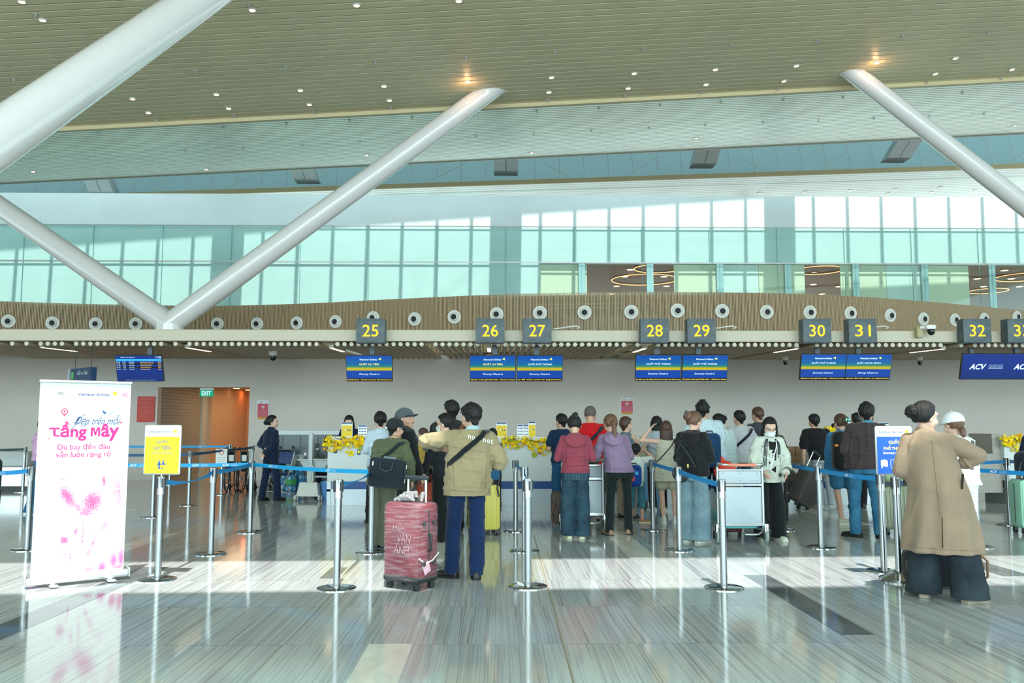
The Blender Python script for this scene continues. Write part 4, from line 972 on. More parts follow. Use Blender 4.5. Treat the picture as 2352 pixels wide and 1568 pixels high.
# --- 2 lavender woman
p, H = at(1425, 1229, 951)
person('person in a lilac hooded top, black trousers and sandals with a long brown ponytail', p, H, 0, 'f', fat=1.10, top=dict(c='#85708d', hem=.88, hood=True, sleeve='long', ease=.026, sr=(.066, .05), name='hooded_top', straight=.45),
       bottom=('leg', '#14201f'.replace('1f', '22'), 'high'), shoe=('#93785a', 'slide', '#3a3a38'), hair=('pony', HAIRLB), arms=('cart', 'cart'), feet=((-.16, .0), (.13, .10)), lean=(-.10, .03), head=(10, 20), seed=2, vox=.0085, ftoe=(20, -15), extra=lambda r, P: seam(r, 'hooded_top', [(-.26, .93), (.08, .93)], cloth('#5f5068', 'stitch_lilac'), .005))
# --- 3 red T-shirt man
p, H = at(1361, 0, 931, Y=13.4)
person('person with a shaved head in a bright red t-shirt, black strap across it', p, H, 0, 'm', fat=1.14, top=dict(c='#b80c14', hem=.82, sleeve='short', ease=.030, sr=(.085, .07), name='tshirt', straight=.8),
       bottom=('regular', '#16191d'), shoe=('#1a1a1c', 'shoe'), hair=('buzz', mat('hair_shaved', (.10, .085, .075), .8)), arms=('front', 'front'), head=(-12, 18), lean=(-.03, .03), seed=3, extra=crossbody(1, cloth('#20242a'), .05, .04))
# --- 4 beige jacket man, closest of the queue
p, H = at(1072, 1328, 925)
def beige(root, P):
    strap(root, P, [(1.26, 30, 0), (1.38, 40, .3), (1.43, 75, .95), (1.415, 140, .6), (1.35, 165, .1), (1.26, 190, 0), (1.18, 212, 0), (1.12, 236, 0), (1.08, 262, 0)], .048, cloth('#14181c'), 'bag_strap', .062)
    hp = P['hp']; MB().chain([hp(-.08, .03, .05), hp(-.092, -.02, .035), hp(-.088, -.05, .0)], [.006, .005, .004], None, 8).build('glasses_temple', BLACK, root)
    mb = MB(); vs, fs = text_mesh('nuernot', .012, 0, 1.12); x0 = min(v[0] for v in vs); x1 = max(v[0] for v in vs); k = .25 / (x1 - x0); out = []
    for v in vs:
        x = (v[0] - (x0 + x1) / 2) * k + .085; z = 1.325 + v[1] * k * 1.0 - (x - .085) * .22
        q = surf(P, min(z, 1.34), 180, .0)[0]; a = .25; y = -(P['B'] if 'B' in P else .160) + .55 * x * x
        out.append((x + P['off'](z).x, P['off'](z).y + y, z))
    fb = on_back(part_of(root, 'jacket')); o2 = []
    for x, y, z in out:
        p_, n_ = fb(x, z, .003); o2.append(p_ if p_ is not None else (x, y, z))
    mb.add(o2, fs, LETTER_W).build('jacket_lettering', None, root, 0, 0, False); S = cloth('#7c7156', 'stitch_khaki')
    seam(root, 'jacket', [(-.20, 1.275), (0, 1.25), (.21, 1.215)], S, .005, 'yoke_seam'); seam(root, 'jacket', [(-.17, .86), (.05, .845), (.24, .84)], S, .005, 'hem_seam'); seam(root, 'jacket', [(.19, 1.20), (.17, .86)], S, .004, 'side_seam'); seam(root, 'jacket', [(-.14, 1.10), (-.13, .86)], S, .004, 'side_seam'); seam(root, 'trousers', [(.03, .80), (.035, .72)], cloth('#091a36', 'stitch_navy'), .004, 'centre_seam')
person('person in a beige jacket and navy trousers, closest to the wrapped red suitcase', p, H, 4, 'm', fat=1.04,
       top=[dict(c='#a8c6cf', hem=1.2, sleeve='none', ease=.02, collar=True, name='shirt_collar'), dict(c='#96896a', hem=.80, sleeve='long', ease=.046, flare=.02, sr=(.085, .058), name='jacket', straight=.9, collar=False, fold=.009)],
       bottom=('regular', '#0e284f'), shoe=('#15130f', 'shoe'), hair=('shortm', HAIRB), arms=(((.95, .10, -.10), (-.55, .8, -.25)), ((.45, -.1, -1), (-.5, .9, .1))), feet=((-.15, .06), (.09, -.02)), head=(28, 16), lean=(.05, .02), seed=4, vox=.0075, ftoe=(55, 0), extra=beige)
# --- 5 olive jacket man with black cap
p, H = at(875, 1257, 961)
def cap5(root, P):
    cap_hat(cloth('#20252b'), cloth('#20252b'))(root, P); hp = P['hp']; MB().chain([hp(-.05, -.118, .0), hp(0, -.128, -.006), hp(.05, -.118, .0)], [.009, .009, .009]).build('cap_strap', cloth('#20252b'), root)
    MB().rbox(hp(.01, -.137, -.003), (.035, .008, .018), .006).build('cap_badge', LETTER_W, root)
    S = cloth('#3c4430', 'stitch_olive'); seam(root, 'jacket', [(-.12, 1.24), (.08, 1.26), (.26, 1.24)], S, .006, 'yoke_seam'); seam(root, 'jacket', [(-.14, .865), (.16, .865)], S, .006, 'hem_seam')
    strap(root, P, [(1.26, 28, 0), (1.36, 50, .3), (1.405, 92, .9), (1.36, 140, .5), (1.26, 162, 0), (1.14, 195, 0), (1.04, 215, 0), (.93, 222, 0)], .045, cloth('#1c2226'), 'bag_strap', .055)
person('person in an olive jacket and black cap with a black laptop bag on the back', p, H, -14, 'm', fat=1.08, top=dict(c='#565f46', hem=.82, sleeve='long', ease=.040, sr=(.082, .055), name='jacket', straight=.9, collar=True, fold=.009),
       bottom=('baggy', '#5c5f50'), shoe=('#3f4247', 'shoe'), hair=('crop', HAIRB), arms=('down', ((.30, -.08, -1), (-.02, .5, -.9))), feet=((-.07, .05), (.06, 0)), head=(-38, 6), lean=(.14, .05), seed=5, vox=.008, extra=cap5)
# --- 6 gray cap man
p, H = at(931, 0, 938, Y=11.0)
person('person in a grey cap and black jacket looking round, face turned to the hall', p, H, -62, 'm', fat=1.04, top=dict(c='#191c20', hem=.74, sleeve='long', ease=.032, sr=(.075, .052), name='jacket', straight=.8, collar=True),
       bottom=('regular', '#4a4e48'), shoe=('#101214', 'shoe'), hair=('crop', HAIRB), arms=(((.16, .02, -1), (.05, .35, -1)), ((.2, .1, -1), (-.1, .5, -1))), head=(-78 + 28, -9), seed=6, vox=.0075, eyes=True, extra=cap_hat(cloth('#4f565c'), cloth('#1d2227')))
# --- 7,8 child held by dark-haired adult
p, H = at(1000, 0, 971, Y=13.4)
person('person with dark hair carrying the child in yellow, mostly hidden in the queue', p, H, -10, 'f', top=dict(c='#2a2c31', hem=.85, sleeve='long'), bottom=('regular', '#1c1e22'), hair=('lob', HAIRB), arms=('front', 'front'), head=(0, 8), seed=7, vox=.011)
c = W(968, 1040, 13.1)
person('small child in a yellow vest, blue sleeves and green trousers, held over a shoulder', (c.x, 13.1, W(968, 1140, 13.1).z - .02), 1.02, 20, 'm', skin=SKINL, top=[dict(c='#1454a8', hem=1.1, sleeve='long', ease=.02, sr=(.075, .055), name='shirt'), dict(c='#b89a4a', hem=.74, sleeve='none', ease=.05, flare=.03, name='vest', straight=.9)],
       bottom=('regular', '#6b9450'), shoe=('#6b9450', 'shoe'), hair=('short', HAIRBR), arms=(((.25, .05, -1), (.05, .1, -1)), 'front'), head=(35, 15), fat=1.12, seed=8, lean=(.06, 0))
# --- 9 woman in black with mask and ponytail
p, H = at(1024, 1243, 950)
person('person in a black suit and face mask with a low black ponytail', p, H, 22, 'f', fat=1.04, top=dict(c='#1a2025', hem=.84, sleeve='long', ease=.03, sr=(.072, .05), name='jacket', straight=.7),
       bottom=('wide', '#111417'), shoe=('#121212', 'shoe'), hair=('lowpony', HAIRB), arms=(((.34, .05, -1), (.25, .25, -1)), 'front'), feet=((-.06, .0), (.10, .04)), head=(48, 8), seed=9, mask=True, lean=(0, .02))
# --- 10 tall man in black
p, H = at(1037, 0, 919, Y=12.2)
person('tall person in a charcoal jacket with a brown shoulder strap, behind the black ponytail', p, H, 6, 'm', fat=1.05, top=dict(c='#26282b', hem=.80, sleeve='long', ease=.034, sr=(.078, .055), name='jacket', straight=.8, collar=True), bottom=('regular', '#15181b'),
       hair=('short', HAIRB), arms=('down', 'front'), head=(30, 4), seed=10, extra=crossbody(1, cloth('#6b4232'), .05, .045))
p, H = at(1131, 0, 984, Y=14.2)
person('person with short dark hair almost hidden behind the beige jacket, by the counter', p, H, 0, 'f', top=dict(c='#384c66', hem=.85, sleeve='long'), bottom=('regular', '#1f2a3c'), hair=('short', HAIRB), arms=('front', 'front'), seed=12, vox=.012)
# --- woman with black hair in pale blue behind the olive jacket
p, H = at(874, 0, 945, Y=13.2)
person('person with thick black hair in a pale blue shirt behind the black cap', p, H, 15, 'f', top=dict(c='#b9c9d6', hem=.85, sleeve='long', ease=.03), bottom=('regular', '#1b1d22'), shoe=('#17181a', 'shoe'), hair=('short', HAIRB), arms=('front', 'front'), head=(0, 10), feet=((-.14, 0), (-.02, 0)), seed=13, vox=.011)
# --- staff in navy with hands behind the back
p, H = at(619, 1150, 954)
person('uniformed person in a navy suit with a hair bun, hands held behind the back', p, H, -42, 'f', fat=1.06, top=dict(c='#0d1d38', hem=.84, sleeve='long', ease=.028, sr=(.072, .05), name='jacket', straight=.6, collar=True), bottom=('regular', '#0e1e3a'), shoe=('#101216', 'shoe'),
       hair=('bun', HAIRB), arms=(((.35, -.45, -1), (-.85, -.10, -.25)), ((.25, -.42, -1), (-.65, -.35, -.75))), feet=((-.13, -.08), (.12, .12)), head=(-35, 0), seed=14, eyes=True,
       extra=multi(held('smartphone', 'black phone held behind the back of the navy-suited person', 'phone', -1, (.075, .012, .15), BLACK, (0, .6, 0)), held('paper_slip', 'pink paper slip held behind the back of the navy-suited person', 'paper', 1, (.14, .008, .07), mat('paper_pink', (.75, .6, .62), .6), (0, .3, 0))))
# --- counter staff
p, H = at(803, 0, 953, Y=17.9)
person('clerk in navy with long black hair behind the first yellow counter notice', p, H, 180, 'f', top=dict(c='#0f1a33', hem=.84, sleeve='long'), bottom=('regular', '#0f1a33'), hair=('lob', HAIRB), head=(0, 25), arms=('front', 'front'), seed=15, vox=.011, eyes=True, nofeet=True)
p, H = at(1277, 0, 990, Y=17.9)
person('clerk in navy bending behind the counter beside the navy t-shirt customer', p, H, 180, 'f', top=dict(c='#141a2e', hem=.84, sleeve='long'), bottom=('regular', '#0f1a33'), hair=('bun', HAIRB), head=(0, 35), arms=('front', 'front'), seed=16, vox=.012, nofeet=True, lean=(.1, .12))
p, H = at(1916, 0, 972, Y=17.9)
person('clerk with black hair tied back, face showing beside the blue sweatshirt customer', p, H, 178, 'f', top=dict(c='#10182e', hem=.84, sleeve='long'), bottom=('regular', '#0f1a33'), hair=('bun', HAIRB), head=(8, 12), arms=('front', 'front'), seed=17, vox=.011, eyes=True, nofeet=True)
pd = W(752, 1000, 17.6); 
person('seated clerk in a white blouse bent over the small desk beside the blossom counter', (pd.x + .02, 18.2, 0), 1.66, 165, 'f', top=dict(c='#c3c4c6', hem=.84, sleeve='long'), bottom=('slim', '#14161b'), hair=('bun', HAIRB), head=(0, 42), lean=(0, .16), arms=('front', 'front'), sit=True, seed=18, vox=.011, eyes=True)
# --- navy T-shirt man
p, H = at(1291, 0, 950, Y=14.4)
person('person in a navy t-shirt and jeans, partly hidden by the red hooded top', p, H, 12, 'm', top=dict(c='#0e2a4a', hem=.86, sleeve='short', ease=.03, sr=(.08, .068), name='tshirt'), bottom=('regular', denim('#2d5f8a', '#234a70')), hair=('short', HAIRB), arms=('front', 'front'), head=(20, 10), seed=19, vox=.011)
# --- short-haired woman with a clip behind lilac
p, H = at(1437, 0, 957, Y=13.8)
person('person with short brown hair and bare shoulder beyond the lilac hooded top', p, H, -40, 'f', top=dict(c='#5f7378', hem=.86, sleeve='none', ease=.02), bottom=('regular', '#9a8f7c'), hair=('short', HAIRBR), arms=('front', ((.3, .6, -1), (-.2, .8, .3))), head=(-25, 0), seed=20, vox=.01)
# --- boy
p, H = at(1463, 1199, 1021)
person('boy in a white t-shirt and denim shorts with a blue backpack, one elbow raised', p, H, -12, 'm', fat=.86, skin=SKIN, top=dict(c='#cfd8d4', hem=.80, sleeve='short', ease=.03, sr=(.085, .075), name='tshirt', straight=.9), bottom=('capri', denim('#4d8494', '#35677a')), shoe=('#9a7045', 'shoe', '#d8cdb8'), hair=('short', HAIRB),
       arms=('down', ((.55, .1, .05), (-.75, .0, .6))), feet=((-.13, .10), (.12, -.05)), head=(5, 15), seed=21, ftoe=(10, -70))
# --- grey T-shirt woman with bob
p, H = at(1508, 0, 956, Y=14.8)
person('person with a sleek black bob in a loose grey t-shirt, hand on hip', p, H, 12, 'f', top=dict(c='#a3adba', hem=.80, sleeve='elbow', ease=.035, name='tshirt', straight=.9), bottom=('regular', '#17191d'), shoe=('#e0e0da', 'shoe', '#e8e8e4'), hair=('bob', HAIRB), arms=(((.7, -.2, -.8), (-.7, .4, -.6)), 'front'), seed=22, vox=.011)
# --- cream dress
p, H = at(1534, 1201, 967)
person('person in a cream sleeveless playsuit with bare legs and a brown bob', p, H, -4, 'f', top=dict(c=mat('cream_knit', (.55, .54, .44), .9, bump=.7, bscale=160, var=.15, vscale=60), hem=.70, sleeve='none', ease=.03, flare=.06, name='playsuit', straight=.3), bottom=('shorts', '#b9b69c'),
       shoe=('#d8dad6', 'boot', '#e4e6e0'), hair=('lob', HAIRBR), arms=(((.85, .1, .05), (-.75, -.05, .95)), 'phone'), feet=((-.07, .02), (.12, -.02)), head=(-6, 5), seed=23, extra=crossbody(1, cloth('#3c2a20'), .018, .035))
# --- black hoodie with wide jeans
p, H = at(1594, 1245, 940)
def ex24(root, P):
    strap(root, P, [(1.30, 205, .2), (1.22, 185, 0), (1.10, 165, 0), (.98, 150, 0)][::-1], .022, cloth('#2c343b'), 'bag_strap', .088)
    hp = P['hp']; MB().rbox(hp(0, -.165, .07), (.022, .03, .05), .008).rbox(hp(0, -.165, .03), (.026, .035, .03), .008).build('hair_clip', mat('clip_dark', (.05, .08, .09), .3), root)
person('person in a black hooded sweatshirt and pale wide jeans with brown clipped-up hair', p, H * .985, -38, 'f', fat=1.04, top=dict(c='#17191c', hem=.86, hood=True, sleeve='long', ease=.045, sr=(.085, .06), name='hooded_sweatshirt', straight=.9, fold=.008),
       bottom=('vwide', denim('#7e97a2', '#64808c'), 'high'), shoe=('#d2d6c6', 'clog', '#d8dccc'), hair=('messybun', HAIRLB), arms=('phone', 'phone'), feet=((-.08, .02), (.09, .02)), head=(-18, 18), seed=24, vox=.008, mask=True, extra=ex24, lean=(0, .02), ftoe=(-10, -20))
# --- navy backpack man
p, H = at(1632, 0, 919, Y=12.7)
p.x = W(1632, 950, 12.7).x
person('tall person in a white t-shirt and dark denim shorts wearing a navy backpack', p, H, -8, 'm', fat=1.12, top=dict(c='#b4c8d2', hem=.82, sleeve='short', ease=.03, sr=(.082, .072), name='tshirt', straight=.8), bottom=('longshorts', denim('#16314e', '#0e2038')), shoe=('#202226', 'shoe'), hair=('crop', HAIRB),
       arms=('front', ((.18, .05, -1), (.05, .30, -1))), feet=((-.12, 0), (.12, 0)), lean=(-.10, 0), head=(-8, 0), seed=25)
# --- claw clip white T woman
p, H = at(1664, 0, 950, Y=14.2)
person('person in a loose white t-shirt with black hair held by a silver claw clip', p, H, 20, 'f', top=dict(c='#bcd0d2', hem=.78, sleeve='elbow', ease=.045, sr=(.09, .08), name='tshirt', straight=.9), bottom=('regular', '#c0c6c6'), shoe=('#d5d8d4', 'shoe', '#e0e2de'), hair=('claw', HAIRB), arms=('phone', 'phone'), lean=(-.05, .03), head=(25, 20), seed=26,
       extra=lambda r, P: MB().chain([P['hp'](-.03, -.15, .06), P['hp'](.0, -.165, .03), P['hp'](.02, -.16, -.02)], [.006] * 3).chain([P['hp'](.03, -.15, .05), P['hp'](.0, -.165, .03)], [.006] * 2).build('hair_clip', ALU, r))
p, H = at(1699, 0, 943, Y=15.2)
person('person in a pale grey t-shirt with a black strap, between two counter blossoms', p, H, 8, 'm', fat=1.05, top=dict(c='#b2b5bc', hem=.80, sleeve='short', ease=.04, sr=(.088, .08), name='tshirt', straight=.9), bottom=('regular', denim('#1d4668', '#153450')), shoe=('#8d8f90', 'shoe', '#dddddd'), hair=('short', HAIRB), arms=('front', 'front'), head=(15, 5), seed=27, extra=crossbody(1, cloth('#191b20'), .045, .066))
p, H = at(1743, 0, 935, Y=15.6)
person('person with a dark mushroom haircut just above the masked trolley passenger', p, H, 5, 'm', top=dict(c='#3d4046', hem=.82, sleeve='short'), bottom=('regular', '#1a1c20'), hair=('short', HAIRBR), arms=('front', 'front'), head=(20, 14), seed=28, vox=.012)
p, H = at(1778, 0, 958, Y=12.9)
person('person with very long wavy brown hair in a dark grey jacket beyond the cream cardigan', p, H, 6, 'f', top=dict(c='#3a3a3c', hem=.84, sleeve='long', ease=.035, name='jacket'), bottom=('regular', '#202225'), shoe=('#222', 'shoe') if 0 else ('#222222', 'shoe'), hair=('long', HAIRBR), arms=('front', 'front'), head=(0, 8), lean=(-.06, 0), seed=29)
# --- white cardigan woman facing the camera
p, H = at(1762, 1240, 958)
def card(root, P):
    NV = cloth('#141a2c', 'navy_stripe'); hp = P['hp']
    for s in (-1, 1):
        for d in (0, .016, .032):
            pts = []; ns = []
            for i in range(10):
                z = 1.40 - .058 * i; a = s * (22 + 0.6 * i) + s * d * 320; q, n = surf(P, z, a, .052 if z < 1.36 else .03); pts.append(q); ns.append(n)
            MB().band(pts, ns, .009, .005).build('cardigan_stripe', NV, root, 60)
    tz = []; ns = []
    for i in range(8):
        z = 1.36 - .06 * i; q, n = surf(P, z, 0, .046); tz.append(q); ns.append(n)
    MB().band(tz, ns, .10, .006).build('shirt_front', cloth('#15181c'), root, 60)
    for i, (x, z, w_, h_, r) in enumerate(((-.015, 1.20, .04, .012, .6), (.02, 1.17, .05, .012, -.7), (-.01, 1.13, .045, .014, .4), (.015, 1.09, .05, .012, .8), (-.02, 1.05, .04, .012, -.5))):
        q, n = surf(P, z, 0, .052); MB().box(q + Vector((x, 0, 0)), (w_, .004, h_), None, (0, r, 0)).build('shirt_print', LETTER_W, root, 0)
    pts, ns = zip(*[surf(P, 1.38 - .05 * i, -18 + 3.5 * i, .060) for i in range(9)]); MB().band(list(pts), list(ns), .012, .004).build('bag_strap', LETTER_W, root)
    mb = MB()
    for k in (-1, 1): mb.tube([hp(k * .033 + .022 * math.cos(a), .100, -.002 + .019 * math.sin(a)) for a in [2 * math.pi * i / 18 for i in range(18)]], .0017, None, 5, True).tube([hp(k * .055, .099, .004), hp(k * .078, .05, .006), hp(k * .082, -.01, .002)], .0017, None, 5)
    mb.tube([hp(-.011, .1, .004), hp(.011, .1, .004)], .0017, None, 5); mb.build('eyeglasses', mat('glasses_bronze', (.16, .10, .06), .3, .6), root)
    for s in (-1, 1):
        for j, d in enumerate((0, .022, .044)):
            w, pal, d3 = P['hands'][s]; c = w - P['J'][s][3] * (.02 + d); MB().tube([c + Vector(frame_of(P['J'][s][3])[1]) * math.cos(a) * .058 + frame_of(P['J'][s][3])[2] * math.sin(a) * .058 for a in [2 * math.pi * i / 20 for i in range(20)]], .005, None, 5, True).build('cuff_stripe', NV, root)
person('masked person in glasses and a cream cardigan with black stripes, facing the hall', p, H, 186, 'f', fat=1.05, top=[dict(c='#1a1d20', hem=.9, sleeve='none', ease=.02, name='shirt'), dict(c='#c3cbc0', hem=.80, sleeve='long', ease=.036, flare=.02, sr=(.088, .062), name='cardigan', straight=.9, fold=.008)],
       bottom=('wide', '#14181c'), shoe=('#cfd2c2', 'shoe', '#d5d8ca'), hair=('lob', HAIRB), arms=(((.34, .05, -1), (-.35, .8, -.75)), ((.34, .05, -1), (-.25, .8, -.6))), feet=((-.16, .05), (.06, -.02)), head=(-8, 24), lean=(0, .07), seed=30, vox=.0075, eyes=True, mask=True, extra=card, hipsh=(-.04, -.02))
# --- black T man with pulled case
p, H = at(1894, 1163, 951)
person('person in a black t-shirt and pale grey trousers pulling the ribbed black suitcase', p, H, -4, 'm', fat=1.12, top=dict(c='#15171a', hem=.86, sleeve='elbow', ease=.04, sr=(.09, .08), name='tshirt', straight=.9), bottom=('baggy', '#a3adb6'), shoe=('#23272c', 'chunky', '#d0d2d0'), hair=('short', HAIRB), arms=(((.22, -.12, -1), (.12, -.25, -1)), 'front'),
       feet=((-.06, .06), (.12, -.06)), lean=(-.10, .02), head=(14, 6), hipsh=(-.02, 0), seed=31, ftoe=(5, -30))
# --- blue sweatshirt woman
p, H = at(1938, 1205, 951)
person('person in a blue sweatshirt and denim shorts with a mint hair clip', p, H, -6, 'f', fat=1.12, top=dict(c='#33719f', hem=.80, sleeve='long', ease=.035, sr=(.078, .058), name='sweatshirt', straight=.8, collar=True), bottom=('shorts', denim('#3f7796', '#2c5c7c')), shoe=('#a8ab98', 'chunky', '#c5c6b5'), hair=('claw', HAIRBR), arms=('down', 'front'),
       feet=((-.03, .0), (.17, .12)), lean=(.03, .05), head=(18, 6), seed=32, skin=SKIN, ftoe=(-60, -20), extra=lambda r, P: MB().ell(P['hp'](.03, -.16, .03), (.012, .012, .035)).ell(P['hp'](-.015, -.165, .03), (.012, .012, .035)).cap(P['hp'](.03, -.165, .03), .007, P['hp'](-.015, -.165, .03)).build('hair_clip', mat('clip_mint', (.15, .62, .5), .3), r))
p, H = at(1967, 0, 948, Y=15.4)
person('person with cropped hair in a light grey shirt at the counter beyond the brown jacket', p, H, 0, 'm', top=dict(c='#8e979e', hem=.84, sleeve='short', ease=.03, collar=True), bottom=('regular', '#1b1d20'), shoe=('#1d1d1d', 'slide'), hair=('crop', HAIRB), arms=('front', 'front'), feet=((-.10, 0), (.05, 0)), seed=33, vox=.011)
# --- brown jacket man
p, H = at(1990, 1234, 924)
person('person in a dark brown jacket, blue jeans and black shoes wearing a face mask', p, H, -14, 'm', fat=1.10, top=[dict(c='#4d8fae', hem=1.2, sleeve='none', ease=.015, collar=True, name='shirt_collar'), dict(c='#3d3235', hem=.86, sleeve='long', ease=.042, sr=(.085, .058), name='jacket', straight=.9, fold=.009)],
       bottom=('regular', denim('#3b7496', '#2a5a78')), shoe=('#131314', 'shoe'), hair=('short', HAIRB), arms=('front', 'front'), feet=((-.12, .02), (.16, -.02)), lean=(.06, 0), head=(-10, 0), seed=34, vox=.0085, mask=True, ftoe=(50, -5), extra=lambda r, P: pockets(cloth('#1d4766', 'stitch_blue'), .80, .085)(r, P))
# --- trench woman
p, H = at(2178, 1378, 922)
def trench(root, P):
    S = cloth('#74644d', 'trench_seam'); D = cloth('#33291e', 'dark_welt')
    seam(root, 'trench_coat', [(-.02, .47), (-.015, .72)], D, .006, 'back_vent', 14); seam(root, 'trench_coat', [(-.03, .72), (-.07, 1.36)], S, .003, 'back_seam', 20); seam(root, 'trench_coat', [(-.30, .46), (.0, .455), (.26, .45)], S, .003, 'hem_seam', 14)
    MB().rbox(surf(P, 1.02, 128, .10)[0], (.012, .02, .13), .005, None, (0, .12, .6)).build('pocket_welt', cloth('#3d3026', 'dark_welt'), root)
    for k in (-1, 1):
        S_, e1, w = P['J'][k][:3]; c = e1 + (w - e1) * .42; ax = (w - e1).normalized(); a_, u, v = frame_of(ax)
        MB().tube([c + (u * math.cos(a) + v * math.sin(a)) * .066 for a in [2 * math.pi * i / 24 for i in range(24)]], .014, None, 8, True).build('rolled_cuff', cloth('#8d7a66', 'trench_cuff'), root)
person('person in a long beige trench coat and flared grey jeans with a messy black bun', p, H, -28, 'f', fat=1.06, top=dict(c=cloth('#8f7c68', 'trench_cloth', rough=.75, bump=.15), hem=.41, sleeve='34', ease=.034, flare=.098, sr=(.080, .060), name='trench_coat', straight=1.0, collar=True, drape=(.020, 8, 1.25, .4, .010)),
       bottom=('vwide', denim('#333e46', '#232b32')), shoe=('#d8d5c8', 'chunky', '#9a917c'), hair=('messybun', HAIRB), arms=(((.20, -.02, -1), (-.35, 1, -.15)), ((.78, .20, -.42), (-.85, .10, -.55))), feet=((-.19, .10), (.17, -.02)), head=(-48, 6), lean=(-.09, .03), hipsh=(-.03, 0), seed=35, vox=.0075, eyes=True, ftoe=(0, -38), extra=trench)
# --- white cap woman
p, H = at(2190, 0, 948, Y=9.3)
person('person all in white with a white cap and brown ponytail behind the trench coat', p, H, 12, 'f', top=dict(c='#dcdfe0', hem=.88, sleeve='long', ease=.05, sr=(.08, .06), name='sweatshirt', straight=.9), bottom=('regular', '#dfe2e6'), shoe=('#dedede', 'shoe', '#e8e8e8'), hair=('lowpony', HAIRLB), arms=('front', ((.35, .15, -1), (-.3, .9, -.2))), head=(6, 10), lean=(-.05, 0), hipsh=(.07, 0), seed=36,
       extra=multi(cap_hat(cloth('#e4e7ea', 'cap_white'), cloth('#e4e7ea', 'cap_white')), lambda r, P: strap(r, P, [(1.26, 28, 0), (1.37, 50, .3), (1.405, 95, .95), (1.36, 140, .5), (1.25, 150, 0), (1.10, 150, 0)], .035, cloth('#30353a'), 'bag_strap', .06)))
# --- far edge persons
p, H = at(2392, 1218, 955)
person('person in a navy top at the photo edge beside the mint suitcase', p, H, 10, 'm', top=dict(c='#121c33', hem=.84, sleeve='long', ease=.035, name='jacket'), bottom=('regular', '#15181f'), hair=('short', HAIRB), arms=(((.35, .0, -1), (.1, .2, -1)), 'down'), seed=37, vox=.011)
p, H = at(92, 1182, 960)
person('person in a pink hooded top and wide teal trousers, mostly hidden behind the banner', p, H, -70, 'f', top=dict(c='#c79cc0', hem=.95, hood=True, sleeve='34', ease=.045, sr=(.09, .07), name='hooded_top', straight=.9), bottom=('vwide', '#0d5f8c'), shoe=('#c8ccd0', 'shoe', '#dddddd'), hair=('long', HAIRB), arms=('front', 'front'), feet=((-.16, -.14), (.10, .04)), seed=38, ftoe=(10, 0), vox=.01)
# ---------------------------------------------------------------- queue posts and belts
BELT = mat('belt_cyan', '#0a86c8', .55); BELTD = mat('belt_dark_blue', '#0f4f78', .55); BELTG = mat('belt_green', '#0b3a3c', .6)
def queue_post(label, px, py, rot=0, kind='flat', pt=None, h=None):
    g = G(px, py); t = thing('queue_post', label, 'queue post', g, math.radians(rot), 'steel queue posts'); h = h or 0.985
    if kind == 'flat': MB().lathe([(.0, 0), (.178, 0), (.178, .008), (.172, .012), (.03, .014), (.0, .014)], (0, 0, 0), None, 48).build('base_plate', CHROME, t, 50)
    else: MB().lathe([(.0, 0), (.182, 0), (.184, .022), (.16, .034), (.09, .062), (.035, .085), (0, .085)], (0, 0, 0), None, 48).build('base_plate', CHROME, t, 40)
    MB().cyl((0, 0, .012), (0, 0, h - .15), .0325, seg=28).build('post', STEEL, t)
    hd = MB().cyl((0, 0, h - .165), (0, 0, h), .038, seg=28).cyl((0, 0, h - .168), (0, 0, h - .16), .041, seg=28).build('belt_head', CHROME, t)
    mb = MB()
    for a in (0, 90, 180, 270):
        c, s_ = math.cos(math.radians(a)), math.sin(math.radians(a)); q_ = .040 if abs(c) > .5 else .034; mb.box((c * q_, s_ * q_, h - .062), (.014 if abs(c) > .5 else .016, .014 if abs(s_) > .5 else .026, .105 if abs(c) > .5 else .085))
    mb.build('belt_slot', BLACK, t); return t
def belt(src, a, b, m=BELT, sag=.02, za=.93, zb=.93, letters=(), w=.050, twist=0.0, name='belt', mirror=False, dark=False):
    """Belt from post a to post b (ground points); lettering at the given fractions."""
    a, b = Vector((a[0], a[1], 0)), Vector((b[0], b[1], 0)); d = (b - a); L = d.length; d.normalize(); n = Vector((d.y, -d.x, 0)); 
    if n.y > 0: n = -n
    a2, b2 = a + d * .045, b - d * .045; N = 24; pts = []; ns = []
    for i in range(N + 1):
        t = i / N; p = a2.lerp(b2, t); p.z = za + (zb - za) * t - sag * 4 * t * (1 - t); tw = twist * math.sin(math.pi * t) ; pts.append(p - src.location); ns.append(n * math.cos(tw) + Vector((0, 0, 1)) * math.sin(tw))
    Rz = Matrix.Rotation(-src.rotation_euler.z, 3, 'Z'); pts = [Rz @ p for p in pts]; ns = [Rz @ q for q in ns]
    o = MB().band(pts, ns, w, .0016).build(name, m, src, 60)
    if letters:
        mb = MB(); vx = Rz @ (d if d.x > 0 else -d); nn = Rz @ n
        for f in letters:
            i = min(int(f * N), N - 1); p = pts[i].lerp(pts[i + 1], f * N - i); sl = (pts[i + 1] - pts[i]).normalized(); vx2 = sl if sl.dot(vx) > 0 else -sl
            Mx = Matrix.Identity(4); up = vx2.cross(nn) * -1; up = up if up.z > 0 else -up
            for r_ in range(3): Mx[r_][0] = vx2[r_]; Mx[r_][1] = -nn[r_]; Mx[r_][2] = up[r_]; Mx[r_][3] = p[r_] + nn[r_] * .0016
            put_text(mb, 'ACV', 0, 0, .105, 0, None, .03, .35, .031, xf=Mx)
            for j, wd in enumerate((.085, .095, .09)): put_text(mb, ('CẢNG HÀNG KHÔNG', 'QUỐC TẾ TÂN SƠN NHẤT', 'INTERNATIONAL AIRPORT')[j], .075, .011 - .011 * j, wd, 0, None, .01, 0, .0065, align='L', xf=Mx)
        mb.build('belt_lettering', LETTER_W, o, 0, 0, False)
    return o
PP = {}
